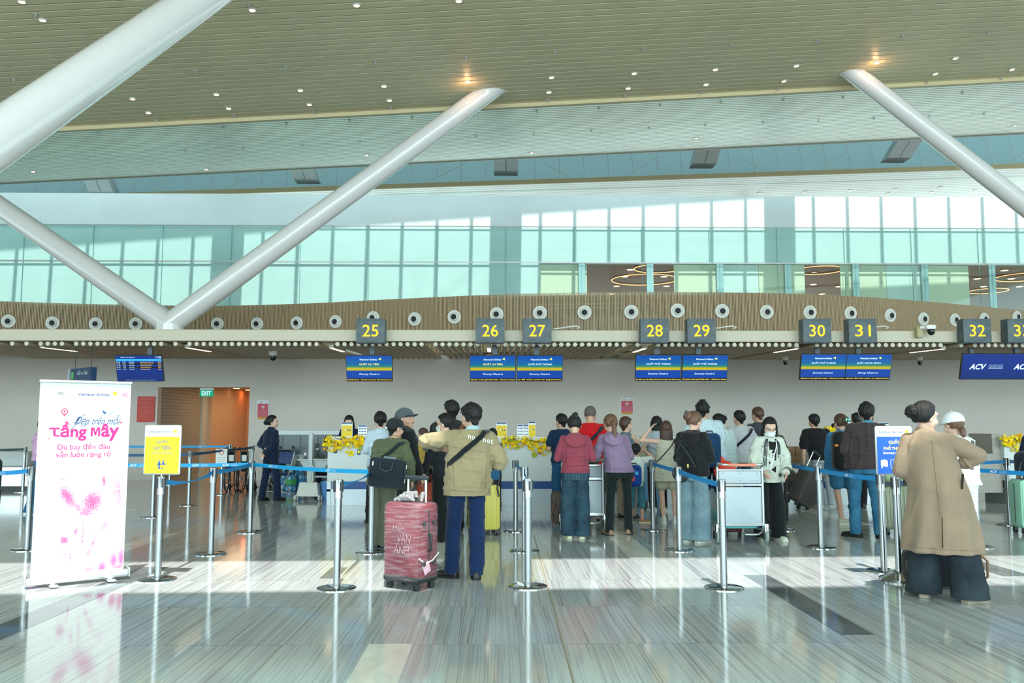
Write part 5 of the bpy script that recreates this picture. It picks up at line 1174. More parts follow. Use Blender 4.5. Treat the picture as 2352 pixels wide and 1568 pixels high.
for key, px, py, rot, kind, lab in (
    ('s1', 62, 1262, 0, 'flat', 'steel queue post hidden behind the roll-up banner except for its base edge'), ('s2', 52, 1130, 0, 'flat', 'steel queue post by the metal bench beside the pink hooded person'),
    ('s3', 362, 1331, 35, 'flat', 'steel queue post that carries the yellow priority sign'), ('s4', 350, 1187, 0, 'flat', 'steel queue post seen just under the yellow priority sign'),
    ('s5', 433, 1160, 10, 'flat', 'steel queue post nearest the yellow sign on its far side, dark blue belt on top'), ('s6', 389, 1113, 0, 'flat', 'thin far queue post between yellow sign and shutter'),
    ('s7', 508, 1136, 0, 'flat', 'steel queue post in front of the orange corridor with a paper notice beside it'), ('s8', 527, 1112, 0, 'flat', 'far queue post in front of the orange corridor door, belt end on top'),
    ('s9', 578, 1118, 0, 'flat', 'far queue post by the folded wheelchairs, dark belt ending on it'), ('s10', 484, 1272, 10, 'flat', 'steel queue post between the yellow sign and the navy-suited uniformed person'),
    ('s11', 574, 1222, 0, 'flat', 'steel queue post next to the navy-suited uniformed person, three belts meeting on it'), ('s12', 773, 1351, 40, 'flat', 'nearest steel queue post before the blossom counter, twisted belt from its head'),
    ('s13', 852, 1268, 0, 'flat', 'steel queue post half hidden by the olive jacket'), ('s14', 1213, 1347, 20, 'flat', 'front one of three queue posts in line before counter 27'),
    ('s15', 1205, 1265, 0, 'flat', 'middle one of three queue posts in line before counter 27'), ('s16', 1184, 1219, 0, 'flat', 'rear one of three queue posts in line before counter 27'),
    ('s17', 1500, 1216, 0, 'flat', 'steel queue post between the boy and the cream playsuit'), ('s18', 1561, 1263, 20, 'flat', 'steel queue post right before the pale wide jeans'),
    ('s19', 1663, 1350, 40, 'flat', 'steel queue post standing before the white luggage trolley'), ('s20', 1797, 1217, 0, 'flat', 'queue post hidden behind the cream cardigan, base edge showing'),
    ('s21', 1886, 1257, 0, 'flat', 'steel queue post before the pulled black suitcase'), ('s22', 2031, 1312, 10, 'flat', 'steel queue post right behind the blue economy sign post'),
    ('s23', 2066, 1332, 15, 'cone', 'steel post on a cone base carrying the blue economy sign'), ('s24', 2247, 1256, 0, 'flat', 'steel queue post just past the elbow of the trench coat'),
    ('s25', 2320, 1205, 0, 'flat', 'steel queue post before the last blossom counter'), ):
    PP[key] = queue_post(lab, px, py, rot, kind)
P_ = {k: v.location.copy() for k, v in PP.items()}
O_ = {'o1': G(-120, 1274), 'o2': G(-160, 1135), 'o3': G(2560, 1300), 'o4': G(2500, 1215), 'm1': G(225, 1225), 'm2': G(205, 1165), 'm3': G(190, 1112)}
belt(PP['s1'], P_['s1'], O_['o1'], letters=(.55,)); belt(PP['s2'], P_['s2'], O_['o2'], BELTG, .01)
belt(PP['s11'], P_['s11'], O_['m1'], mat('belt_cyan_bright', '#06a2e0', .5), .01, letters=(.16, .37, .58, .80)); belt(PP['s11'], P_['s11'], P_['s13'], mat('belt_cyan_bright', '#06a2e0', .5), .015, letters=(.17, .68)); belt(PP['s10'], P_['s10'], P_['s11'], BELT, .01, letters=(.25, .62))
belt(PP['s10'], P_['s10'], P_['s3'], BELT, .05, twist=1.1); belt(PP['s8'], P_['s8'], O_['m3'], mat('belt_cyan_bright', '#06a2e0', .5), .005, letters=(.2, .5)); belt(PP['s7'], P_['s7'], P_['s9'], BELTD, .01); belt(PP['s7'], P_['s7'], P_['s5'], BELTD, .01); belt(PP['s5'], P_['s5'], O_['m2'], BELTD, .01)
belt(PP['s12'], P_['s12'], P_['s13'], BELT, .03, twist=1.0, letters=(.13,)); belt(PP['s15'], P_['s15'], P_['s16'], BELT, .01, letters=(.5,)); belt(PP['s14'], P_['s14'], P_['s15'], BELT, .01)
belt(PP['s18'], P_['s18'], P_['s17'], BELT, .005, letters=(.5,)); belt(PP['s19'], P_['s19'], P_['s18'], BELT, .01, letters=(.22, .66)); belt(PP['s21'], P_['s21'], P_['s20'], BELT, .005, letters=(.45,)); belt(PP['s21'], P_['s21'], P_['s22'], BELT, .01, letters=(.50,))
belt(PP['s24'], P_['s24'], O_['o3'], BELT, .01, letters=(.14,)); belt(PP['s25'], P_['s25'], G(2500, 1190), BELTD, .01); belt(PP['s25'], P_['s25'], G(2205, 1212), BELT, .005)

# ---------------------------------------------------------------- sign boards
VT_Y = mat('sign_yellow', '#e2c408', .45); VT_B = mat('sign_blue', '#0a55c8', .45); VT_W = mat('sign_white', '#dfe8e8', .45); NAVY = mat('navy_ink', '#123a78', .5); OR = mat('arrow_orange', '#f5b312', .5); BLUE_I = mat('blue_ink', '#0c4c94', .5)
def airline_logo(mb, x, z, w, y, mt, ma=None, xf=None):
    put_text(mb, 'Vietravel Airlines', x - w * .09, z, w * .80, y, mt, .012, .32, xf=xf)
    k = w * .16; ax = x + w * .335; mb.add([(ax, y, z + k * .10), (ax + k * .85, y, z + k * .50), (ax + k * .85, y, z - k * .42)], [(0, 2, 1)], ma or OR, xf)
def sign_stand(name, lab, base, yaw, post_h, w, h, draw, up=.03):
    t = thing(name, lab, 'sign', (base.x, base.y, 0), math.radians(yaw)); zc = post_h + up + h / 2
    MB().cyl((0, 0, post_h), (0, 0, post_h + up + .01), .012).build('sign_stem', STEEL, t)
    fr = MB(); o = .014; hw, hh = w / 2, h / 2
    fr.rbox((0, 0, zc), (w + .03, .016, h + .03), .022).build('sign_frame', mat('sign_frame_alu', (.40, .46, .46), .4, .6), t)
    bd = MB().b2(-hw, hw, -.0112, -.009, zc - hh, zc + hh).build('sign_sheet', VT_W, t, None); mb = MB(); draw(mb, zc, hw, hh, -.0118, bd); mb.build('sign_print', None, bd, 0, 0, False); return t
def draw_priority(mb, zc, hw, hh, y, bd):
    mb.add([(-hw, y + .0004, zc - hh), (hw, y + .0004, zc - hh), (hw, y + .0004, zc + hh * .56), (-hw, y + .0004, zc + hh * .56)], [(0, 1, 2, 3)], VT_Y)
    airline_logo(mb, .0, zc + hh * .78, hw * 1.75, y, NAVY)
    put_text(mb, 'QUẦY', 0, zc + hh * .36, hw * .68, y, BLUE_I, .022, 0, hh * .19); put_text(mb, 'ƯU TIÊN', 0, zc + hh * .10, hw * .98, y, BLUE_I, .022, 0, hh * .17); put_text(mb, 'Priority Check-in', 0, zc - hh * .13, hw * 1.25, y, BLUE_I, .005, .3)
    z0 = zc - hh * .62; r = hw * .30
    mb.band([Vector((r * x, y, z0 + r * z)) for x, z in ((-.8, 1), (.8, 1), (1, .8), (1, -.8), (.8, -1), (-.8, -1), (-1, -.8), (-1, .8))], Vector((0, -1, 0)), .003, .0008, mat('icon_outline', '#a8a860', .5), True)
    for cx, k in ((-.45, 1.0), (.35, .7)):
        n = 14; mb.add([(cx * r + .17 * r * math.cos(2 * math.pi * i / n), y, z0 + .62 * r + .17 * r * math.sin(2 * math.pi * i / n)) for i in range(n)], [tuple(range(n))], BLUE_I)
        mb.add([(cx * r + dx * r, y, z0 + dz * r) for dx, dz in ((-.26, .05), (.26, .05), (.22, .42), (-.22, .42))], [(0, 1, 2, 3)], BLUE_I)
    for a, b_, c, d in ((-.95, .95, -.05, .07), (-.62, -.28, -.85, .1), (-.02, .25, -.85, -.55)): mb.add([(a * r, y, z0 + c * r), (b_ * r, y, z0 + c * r), (b_ * r, y, z0 + d * r), (a * r, y, z0 + d * r)], [(0, 1, 2, 3)], BLUE_I)
def draw_economy(mb, zc, hw, hh, y, bd):
    mb.add([(-hw, y + .0004, zc - hh), (hw, y + .0004, zc - hh), (hw, y + .0004, zc + hh * .60), (-hw, y + .0004, zc + hh * .60)], [(0, 1, 2, 3)], VT_B)
    airline_logo(mb, .0, zc + hh * .80, hw * 1.75, y, NAVY); YL = mat('letter_yellow', '#f5d873', .5)
    put_text(mb, 'QUẦY', 0, zc + hh * .38, hw * .66, y, YL, .03); put_text(mb, 'PHỔ THÔNG', 0, zc + hh * .12, hw * 1.25, y, YL, .03); put_text(mb, 'Economy Check-in', 0, zc - hh * .12, hw * 1.35, y, LETTER_W, .02, .3)
    z0 = zc - hh * .58; r = hw * .25
    mb.add([(-hw * .62 + x * r, y, z0 + z * r) for x, z in ((-.75, .85), (-.2, .95), (.3, .95), (.75, .7), (.85, 0), (.8, -.75), (.55, -.45), (.35, -.8), (.15, -.4), (-.1, -.65), (-.35, -.35), (-.5, -1.0), (-.72, -.9), (-.8, 0))], [tuple(range(14))], LETTER_W)
    for cx in (0.0,):
        mb.band([Vector((cx + r * x, y, z0 + r * z)) for x, z in ((-.75, 1), (.75, 1), (1, .75), (1, -.75), (.75, -1), (-.75, -1), (-1, -.75), (-1, .75))], Vector((0, -1, 0)), .004, .0008, LETTER_W, True)
        n = 12; mb.add([(cx - .22 * r + .16 * r * math.cos(2 * math.pi * i / n), y, z0 + .55 * r + .16 * r * math.sin(2 * math.pi * i / n)) for i in range(n)], [tuple(range(n))], LETTER_W)
        mb.add([(cx + x * r, y, z0 + z * r) for x, z in ((-.42, .32), (-.12, .32), (-.02, -.12), (.38, -.12), (.55, -.55), (.38, -.60), (.25, -.32), (-.3, -.32))], [tuple(range(8))], LETTER_W)
    z0 = zc - hh * .58; mb.add([(hw * .62 + x * r, y, z0 + z * r) for x, z in ((-.7, -.7), (.7, -.7), (.7, .7), (-.7, .7))], [(0, 1, 2, 3)], mat('icon_pale_blue', '#7fa6e0', .5))
b3 = P_['s3']; sign_stand('priority_sign', 'yellow priority check-in sign framed on top of a steel post', b3, -8, .985, .352, .455, draw_priority)
b23 = P_['s23']; sign_stand('economy_sign', 'blue economy check-in sign framed on a post, partly behind the trench coat', b23, 2, .985, .345, .445, draw_economy)

# roll-up banner
a, b = G(57, 1353), G(293, 1329); c = (a + b) / 2; yaw = math.atan2(b.y - a.y, b.x - a.x); wB = (b - a).length
t = thing('roll_up_banner', 'tall white roll-up banner with pink flowers and lettering, standing in the sun', 'banner', (c.x, c.y, 0), yaw); hw = wB / 2
PK = mat('pink_ink', '#d81f7c', .5); PKR = mat('pink_red_ink', '#e0406a', .5); BI = mat('banner_blue_ink', '#1f4e86', .5)
MB().rbox((0, .02, .065), (wB, .10, .075), .02).build('banner_cassette', ALU, t)
for s in (-.28, .28): MB().rbox((s * wB * 1.0 + .03, -.02, .014), (.075, .22, .014), .006).b2(s * wB + .01, s * wB + .05, -.01, .03, .014, .035).build('foot', ALU, t)
for s in (-1, 1): MB().rbox((s * (hw + .006), .02, .07), (.014, .11, .085), .02).build('end_cap', mat('cap_grey', (.4, .42, .44), .4), t)
HB = W(200, 874, c.y).z; MB().rbox((0, .01, HB - .012), (wB * .93, .03, .026), .01).build('top_rail', ALU, t)
hwS = hw * .91
BN = bpy.data.materials.new('banner_cloth'); BN.use_nodes = True; _b = BN.node_tree.nodes['Principled BSDF']; _b.inputs['Base Color'].default_value = (.70, .72, .73, 1); _b.inputs['Roughness'].default_value = .45
sheet_ = MB().b2(-hwS, hwS, .012, .014, .10, HB - .02).build('banner_sheet', BN, t, None)
MB().cyl((0, .05, .09), (0, .05, HB - .03), .008).build('support_pole', ALU, t)
yb = .0108; mb = MB(); zt_ = HB
def Z_(py): return HB * (1 - (py - 874) / (1341 - 874))                # banner design laid out by height share
def X_(u): return (u - .5) * 2 * hwS
put_text(mb, 'Vietravel Airlines', X_(.585), Z_(906), hwS * .70, yb, NAVY, .012, .3); ax = X_(.775); mb.add([(ax, yb, Z_(903)), (ax + .05, yb, Z_(897)), (ax + .05, yb, Z_(908))], [(0, 2, 1)], OR)
put_text(mb, 'MD', X_(.225), Z_(905), hwS * .13, yb, mat('ink_black', '#20242a', .5), 0); put_text(mb, 'CARE', X_(.325), Z_(905), hwS * .17, yb, mat('ink_pale', '#c8d0d6', .5), 0)
cx, cz = X_(.27), Z_(949)
for r_, m_ in ((.030, PKR), (.020, BN), (.010, PKR)): mb.add([(cx + r_ * math.cos(2 * math.pi * i / 24), yb - (.0004 if r_ < .03 else 0) - (.0004 if r_ < .015 else 0), cz + .01 + r_ * math.sin(2 * math.pi * i / 24)) for i in range(24)], [tuple(range(24))], m_)
mb.add([(cx - .017, yb, cz - .012), (cx, yb, cz - .038), (cx + .017, yb, cz - .012)], [(0, 1, 2)], PKR)
put_text(mb, 'Đẹp trên mỗi', X_(.64), Z_(968), hwS * 1.02, yb - .0008, BI, .0, .55, .115); mb.tube([Vector((X_(.34), yb - .001, Z_(993))), Vector((X_(.44), yb - .001, Z_(960))), Vector((X_(.50), yb - .001, Z_(952)))], .0022, BI, 5); mb.tube([Vector((X_(.36), yb - .001, Z_(972))), Vector((X_(.46), yb - .001, Z_(972)))], .002, BI, 5)
put_text(mb, 'ầng', X_(.378), Z_(992), hwS * .57, yb, PK, .03); put_text(mb, 'ây', X_(.782), Z_(995), hwS * .41, yb, PK, .03)
for poly in ([(0, 1), (1, 1), (1, .8), (.62, .8), (.62, .25), (.72, .18), (1, .18), (1, 0), (.6, 0), (.38, .15), (.38, .8), (0, .8)], ):
    mb.add([(X_(.115) + x * .115 * 2 * hwS, yb, Z_(1004) + z * .084) for x, z in poly], [tuple(reversed(range(len(poly))))], PK)
for poly in ([(0, 0), (0, 1), (.22, 1), (.22, 0)], [(.78, 0), (.78, 1), (1, 1), (1, 0)], [(.16, 1), (.38, 1), (.58, .12), (.42, .12)], [(.42, .12), (.58, .12), (.84, 1), (.62, 1)]):
    mb.add([(X_(.565) + x * .105 * 2 * hwS, yb - .0001, Z_(1004) + z * .084) for x, z in poly], [tuple(range(4))], PK)
put_text(mb, 'Dù bay đến đâu', X_(.50), Z_(1028), hwS * 1.14, yb, PK, .008); put_text(mb, 'vẫn luôn rạng rỡ', X_(.50), Z_(1046), hwS * 1.20, yb, PK, .012)
for u, py, k in ((.90, 972, .022), (.12, 1008, .014)): mb.add([(X_(u) + x * k, yb, Z_(py) + z * k) for x, z in ((0, 1), (.2, .2), (1, 0), (.2, -.2), (0, -1), (-.2, -.2), (-1, 0), (-.2, .2))], [tuple(range(8))], PKR)
pl = [(.70, 952), (.80, 944), (.86, 938), (.90, 939), (.86, 945), (.78, 951), (.72, 957)]; mb.add([(X_(u), yb, Z_(py)) for u, py in pl], [tuple(reversed(range(7)))], mat('plane_pale', '#b7cbe0', .5))
mb.add([(X_(.70), yb - .0003, Z_(952)), (X_(.68), yb - .0003, Z_(941)), (X_(.735), yb - .0003, Z_(950))], [(0, 1, 2)], BI); mb.add([(X_(.79), yb - .0003, Z_(947)), (X_(.74), yb - .0003, Z_(957)), (X_(.83), yb - .0003, Z_(944))], [(0, 1, 2)], mat('plane_mid', '#7f9cbc', .5))
mb.build('banner_lettering', None, sheet_, 0, 0, False)
# pink dotted tulips, each dot a small printed disc
rb = random.Random(3); mb = MB(); PKS = [mat('petal_pink_%d' % i, c_, .5) for i, c_ in enumerate(('#e58cc6', '#dc4aa4', '#cc1f88'))]
def blob(u, py, ru, rp, dens, strong, ang=0):
    cx, cz = X_(u), Z_(py); ax_, az_ = ru * 2 * hwS, rp / 467 * HB; ru *= 1.18; rp *= 1.18; ax_ *= 1.18; az_ *= 1.18; st = .0078; n_ = int(max(ax_, az_) / st) + 1; ca, sa = math.cos(ang), math.sin(ang)
    for i in range(-n_, n_ + 1):
        for j in range(-n_, n_ + 1):
            x, z = i * st, j * st; xx, zz = (x * ca + z * sa) / ax_, (-x * sa + z * ca) / az_; q = xx * xx + zz * zz
            if q < 1 and rb.random() < dens * (1.15 - q):
                gx, gz = round((cx + x) / st) * st, round((cz + z) / st) * st
                if not (-hwS < gx < hwS and gz > .11): continue
                r_ = .0044 * (1.12 - q * .7); k_ = 2 if (strong and q < .3) else (1 if q < .6 else 0)
                mb.add([(gx - r_, yb, gz), (gx, yb, gz - r_), (gx + r_, yb, gz), (gx, yb, gz + r_)], [(0, 1, 2, 3)], PKS[k_])
blob(.34, 1140, .075, 32, .9, True, .5); blob(.46, 1168, .05, 26, .5, False, .9); blob(.62, 1155, .13, 30, .9, True, -.3); blob(.74, 1108, .022, 18, .95, True, .1); blob(.90, 1135, .07, 40, .35, False, .2); blob(.30, 1110, .08, 26, .12, False); blob(.55, 1178, .10, 14, .5, False)
blob(.33, 1240, .055, 12, .95, True, .4); blob(.45, 1222, .022, 12, .9, False, -.3); blob(.53, 1235, .012, 42, .6, False, 0); blob(.64, 1255, .030, 38, .5, False, -.35); blob(.76, 1215, .06, 12, .4, False, .5); blob(.40, 1275, .010, 20, .6, False, .1); blob(.33, 1270, .02, 18, .2, False, .5)
blob(.76, 1312, .055, 22, 1, False); blob(.88, 1296, .05, 20, 1, False); blob(.97, 1290, .05, 24, 1, False); blob(.62, 1318, .06, 16, .7, False); blob(.94, 1318, .08, 15, 1, False); blob(.3, 1322, .3, 9, .15, False); blob(.93, 905, .05, 9, .35, False)
mb.build('banner_flower_print', None, sheet_, 0, 0, False)

# ---------------------------------------------------------------- hanging screens, number boxes, cameras
SCR = {}
def grad_mat(name, kind):
    m = bpy.data.materials.new(name); m.use_nodes = True; nt = m.node_tree; b = nt.nodes['Principled BSDF']; tc = nt.nodes.new('ShaderNodeTexCoord'); sp_ = nt.nodes.new('ShaderNodeSeparateXYZ'); nt.links.new(tc.outputs['Generated'], sp_.inputs[0])
    cr = nt.nodes.new('ShaderNodeValToRGB'); nt.links.new(sp_.outputs['Z'], cr.inputs[0]); e = cr.color_ramp.elements
    if kind == 'check':
        cols = [(0, '#0448b0'), (.34, '#0448a8'), (.37, '#d8b80a'), (.44, '#c8c020'), (.51, '#2f9068'), (.62, '#066aa8'), (1, '#064cb8')]
    else: cols = [(0, '#062c78'), (.5, '#06308c'), (1, '#063294')]
    e[0].position = cols[0][0]; e[0].color = (*_rgb(cols[0][1]), 1); e[1].position = cols[-1][0]; e[1].color = (*_rgb(cols[-1][1]), 1)
    for p_, c_ in cols[1:-1]: q = e.new(p_); q.color = (*_rgb(c_), 1)
    b.inputs['Base Color'].default_value = (.01, .01, .012, 1); b.inputs['Roughness'].default_value = .25; nt.links.new(cr.outputs[0], b.inputs['Emission Color']); b.inputs['Emission Strength'].default_value = .85; return m
GM = grad_mat('screen_checkin', 'check'); GA = grad_mat('screen_plain_blue', 'acv')
EW_ = mat('screen_white', (.60, .78, .85), emit=.75); EY_ = mat('screen_yellow', (.85, .75, .12), emit=.9); EO_ = mat('screen_amber', (.9, .55, .05), emit=.8); EG_ = mat('screen_arrow', (.75, .75, .1), emit=.9); EK_ = mat('screen_dark', (.01, .012, .018), .3)
YS = 17.62; WS, HS = .930, .535
def screen(px, py, lab, kind, title='', sub='', tick='', pole=(853, 788), Y=YS, tl=18):
    p = W(px, py, Y); t = thing('hanging_screen', lab, 'screen', p)
    tl_ = math.radians(tl); R = Matrix.Rotation(tl_, 4, 'X'); R = Matrix.Rotation(math.radians(tl), 4, 'X')
    t.rotation_euler = (0, 0, 0)
    case = bpy.data.objects.new('screen_panel', None)
    cs = MB().rbox((0, .035, 0), (WS + .02, .06, HS + .02), .01).build('screen_case', BLACK, t)
    sc1 = MB().b2(-WS / 2, WS / 2, .002, .004, -HS / 2 + (.055 if kind == 'check' else 0), HS / 2).build('display', GM if kind == 'check' else GA, t, None); mb = MB(); y = .0005
    if kind == 'check':
        mb.add([(-WS / 2, .0015, -HS / 2), (WS / 2, .0015, -HS / 2), (WS / 2, .0015, -HS / 2 + .055), (-WS / 2, .0015, -HS / 2 + .055)], [(0, 1, 2, 3)], EK_)
        put_text(mb, 'Vietravel Airlines', -.01, .190, .36, y, EW_, .008, .3); mb.add([(.19, y, .20), (.245, y, .225), (.245, y, .175)], [(0, 2, 1)], EG_)
        put_text(mb, title, 0, .095, .40 if len(title) < 13 else .50, y, EY_ if 'TIÊN' in title else EW_, .006, h=.056); put_text(mb, sub, 0, -.125, .42, y, EW_, .0, .3, .046)
        if tick: put_text(mb, tick, 0 if len(tick) > 30 else -.16, -HS / 2 + .026, .92 if len(tick) > 30 else .62, y, EO_, .01, 0, .034)
    elif kind == 'acv':
        put_text(mb, 'ACV', -.13, .0, .36, y, EW_, .03, .3, .12)
        for i, s in enumerate(('CẢNG HÀNG KHÔNG', 'QUỐC TẾ TÂN SƠN NHẤT', 'INTERNATIONAL AIRPORT')): put_text(mb, s, .10, .040 - .035 * i, .30, y, EW_, 0, 0, .022, align='L')
    else:
        put_text(mb, 'Kiểm tra hành lý', -.22, .235, .28, y, EW_, .01, 0, .03); put_text(mb, '11:26', .41, .238, .11, y, EW_, .01)
        mb.add([(-WS / 2, .0015, .16), (WS / 2, .0015, .16), (WS / 2, .0015, .20), (-WS / 2, .0015, .20)], [(0, 1, 2, 3)], mat('screen_bar_blue', (.02, .3, .85), emit=.8))
        for i, (f, tm_, ds) in enumerate((('VU 135', '12:10', 'Cam Ranh'), ('VU 305', '12:55', 'Hà Nội'), ('VU 743', '13:15', 'Hà Nội'), ('VU 651', '13:45', 'Đà Nẵng'), ('VU 137', '14:10', 'Singapore'))):
            z = .135 - .038 * i
            if i % 2: mb.add([(-WS / 2, .0015, z - .019), (WS / 2, .0015, z - .019), (WS / 2, .0015, z + .019), (-WS / 2, .0015, z + .019)], [(0, 1, 2, 3)], EK_)
            put_text(mb, f, -.42, z, .08, y, EW_, 0, 0, .018); put_text(mb, tm_, -.30, z, .06, y, EW_, 0, 0, .018); put_text(mb, ds, -.20, z, .10, y, EW_, 0, 0, .02, align='L'); put_text(mb, 'Hành lý đã qua kiểm tra', .03, z, .27 - .02 * i, y, EO_, .01, 0, .02, align='L'); put_text(mb, '34-C', .42, z, .06, y, EO_, .01, 0, .018)
        put_text(mb, 'Hành khách vui lòng chờ kiểm tra hành lý', 0, -.245, .62, y, EW_, 0, 0, .018)
    mb.build('screen_print', None, sc1, 0, 0, False)
    for o in (cs, sc1): o.rotation_euler = (tl_ * 1.0, 0, 0)
    xp = W(pole[0], 800, Y + .1).x - p.x; MB().b2(xp - .05, xp + .05, .08, .16, HS / 2 - .12, zr0 - p.z + .02).b2(xp - .16, xp + .16, .05, .10, -.05, .06).build('hanging_pole', mat('pole_dark', (.06, .085, .10), .45), t)
    return t
TK = '40 phút trước giờ khởi hành - Check-in closes'
for px, py, ti, su, tk, pole, lab in ((848, 846, 'QUẦY ƯU TIÊN', 'Priority Check-in', 'ờ khởi hành - Check-in closes 40 mins prior t', 855, 'blue priority screen under sign 25, hanging alone'), (1132, 846, 'QUẦY ƯU TIÊN', 'Priority Check-in', TK, 1136, 'blue priority screen under sign 26, paired with a neighbour'),
                            (1240, 846, 'QUẦY PHỔ THÔNG', 'Economy Check-in', 'es 40 mins prior to departures.', 1232, 'blue economy screen under sign 27'), (1512, 845, 'QUẦY PHỔ THÔNG', 'Economy Check-in', 'ầy thủ tục sẽ đóng 40 phút trước giờ khởi hàn', 1509, 'blue economy screen under sign 28'),
                            (1619, 845, 'QUẦY PHỔ THÔNG', 'Economy Check-in', TK, 1604, 'blue economy screen under sign 29'), (1891, 843, 'QUẦY PHỔ THÔNG', 'Economy Check-in', TK, 1877, 'blue economy screen under sign 30'), (1995, 843, 'QUẦY KHÁCH ĐOÀN', 'Group Check-in', 'closes 40 mins prior to departures.', 1971, 'blue group check-in screen under sign 31')):
    screen(px, py, lab, 'check', ti, su, tk, (pole, 0))
screen(2260, 842, 'plain blue screen with a white logo under sign 32', 'acv', pole=(2231, 0)); screen(2362, 842, 'plain blue screen with a white logo under sign 33, cut by the photo edge', 'acv', pole=(2335, 0))
screen(320, 846, 'flight baggage board with rows of amber text over the red wall notice', 'fids', pole=(345, 0))
BOXM = mat('number_box_slate', (.065, .095, .11), .42, var=.25, vscale=9); NUM = mat('number_yellow', (1.0, .50, .0), emit=.8)
zc_ = W(1176, 759, YB - .28).z
for px, n_ in ((851, 25), (1126, 26), (1234, 27), (1504, 28), (1611.5, 29), (1877, 30), (1982, 31), (2245, 32), (2347, 33)):
    p = W(px, 759, YB - .28); t = thing('counter_number_sign', 'slate box sign with yellow number %d on the cream beam' % n_, 'sign', (p.x, YB - .28, p.z - .25 + .0))
    zz = .25; bx = MB().box((0, .125, zz), (.575, .25, .49)).build('sign_box', BOXM, t, 30, .006); mb = MB(); put_text(mb, str(n_), 0, zz, .32, -.003, NUM, .004, 0, .24); mb.build('number', None, bx, 0, 0, False)
    MB().b2(-.2, .2, .25, .29, zz - .15, zz + .15).build('bracket', BLACK, t)
def dome(p, lab, r=.09):
    t = thing('dome_camera', lab, 'camera', p); MB().lathe([(r * 1.0, 0), (r * 1.0, -.03), (r * .85, -.10), (r * .8, -.11)], (0, 0, 0), None, 24).build('camera_housing', NZ, t); MB().lathe([(r * .78, -.10), (r * .76, -.16), (r * .55, -.215), (r * .05, -.235)], (0, 0, 0), None, 24).build('camera_dome', mat('dome_black', (.01, .01, .012), .1), t); return t
def canz(Y): return zr0 + (Y - YB) / (YW - YB) * (zr1 - zr0) - .045
for px, lab, Y, r in ((627, 'hanging dome camera near the staff area, over the desk', 19.5, .10), (1804, 'small dome camera between signs 29 and 30', 21.6, .075), (2113, 'small dome camera between signs 31 and 32', 21.6, .075)):
    dome(Vector((W(px, 830, Y).x, Y, canz(Y) + .02)), lab, r)
p = W(2118, 758, YB - .02); t = thing('turret_camera', 'white bracket camera mounted on the beam between signs 31 and 32', 'camera', p)
MB().b2(-.16, -.04, -.12, .02, -.16, .06).build('bracket_box', mat('box_olive', (.42, .38, .2), .5), t); MB().rbox((.06, -.18, .04), (.20, .18, .09), .035).cyl((-.1, -.12, .04), (0, -.18, .04), .035).build('camera_housing', NZ, t); MB().ell((.09, -.19, -.04), (.075, .075, .085)).build('camera_dome', mat('dome_black', (.01, .01, .012), .1), t)
# cables lying on the beam
for i, (px, lab) in enumerate(((1310, 'white cable loop lying on the beam past sign 27'), (1670, 'white cable loop lying on the beam past sign 29'), (2020, 'white cable end lying on the beam past sign 31'))):
    p = W(px, 755, YB + .1); tag(MB().tube([p + Vector(v) for v in ((-.35, 0, .0), (-.2, 0, .015), (0, .02, .05), (.12, 0, .06), (.2, .0, .03), (.14, .02, .01))], .012).build('cable', WHITE), lab, 'cable')
# directional sign by the banner
p = W(190, 868, 18.3); t = thing('direction_sign', 'navy hanging direction sign peeping over the roll-up banner', 'sign', p, math.radians(-42)); MB().box((0, 0, 0), (1.05, .12, .42)).build('sign_panel', mat('sign_navy', (.01, .045, .13), .4), t, None); MB().box((-.56, 0, 0), (.07, .15, .44)).build('sign_edge', ALU, t, None)
mb = MB(); put_text(mb, 'Lối ra  Exit', .12, .12, .5, -.062, LETTER_W); mb.build('sign_lettering', LETTER_W, t, 0, 0, False)
t2 = MB().box((-.38, -.062, .06), (.11, .004, .16)).build('sign_icon', mat('icon_green', (.1, .45, .1), .5), t, None)
[MB().cyl((s * .4, 0, .2), (s * .4, 0, 3.30 - p.z), .007).build('hanging_rod', BLACK, t) for s in (-1, 1)]
# exit sign
Ye = YW + .12; p = W(475, 901, YW - .05); t = thing('exit_sign', 'green EXIT sign over the corridor opening', 'sign', (p.x, YW - .05, p.z)); MB().b2(-.18, .18, -.03, .03, -.11, .06).build('sign_panel', mat('exit_green', (.0, .32, .17), emit=.55), t, None)
mb = MB(); put_text(mb, 'EXIT', 0, -.025, .25, -.0315, EW_, .03, 0, .12); mb.build('sign_lettering', None, t, 0, 0, False); MB().b2(-.18, .18, -.03, .03, .06, .12).build('sign_housing', WHITE, t, None)
# wall notices
RED = mat('notice_red', '#c81e14', .4); YELI = mat('ink_yellow', '#e8a040', .5); PINKI = mat('notice_rose', '#c8425a', .45)
(x0, z0), (x1, z1_) = XZ(314, 969, YW - .03), XZ(356, 910, YW - .03)
t = thing('red_notice_board', 'red notice board with fine yellow print beside the service opening', 'notice', ((x0 + x1) / 2, YW - .03, (z0 + z1_) / 2)); w_, h_ = (x1 - x0) / 2, (z1_ - z0) / 2
bd = MB().b2(-w_, w_, -.01, .03, -h_, h_).build('board', RED, t, None); mb = MB(); rr = random.Random(5)
for i in range(17):
    ww = w_ * (1.3 if i in (1, 2) else rr.uniform(.8, 1.6)); put_text(mb, ('THÔNG BÁO' if i == 0 else 'NỘI QUY AN NINH HÀNG KHÔNG' if i == 1 else 'Hành khách không mang vật phẩm nguy hiểm lên tàu bay')[:52], 0 if i < 2 else -w_ * .85, h_ * (.84 - i * .1), ww, -.0108, YELI, 0, 0, h_ * .05, align='C' if i < 2 else 'L')
mb.build('board_print', None, bd, 0, 0, False)
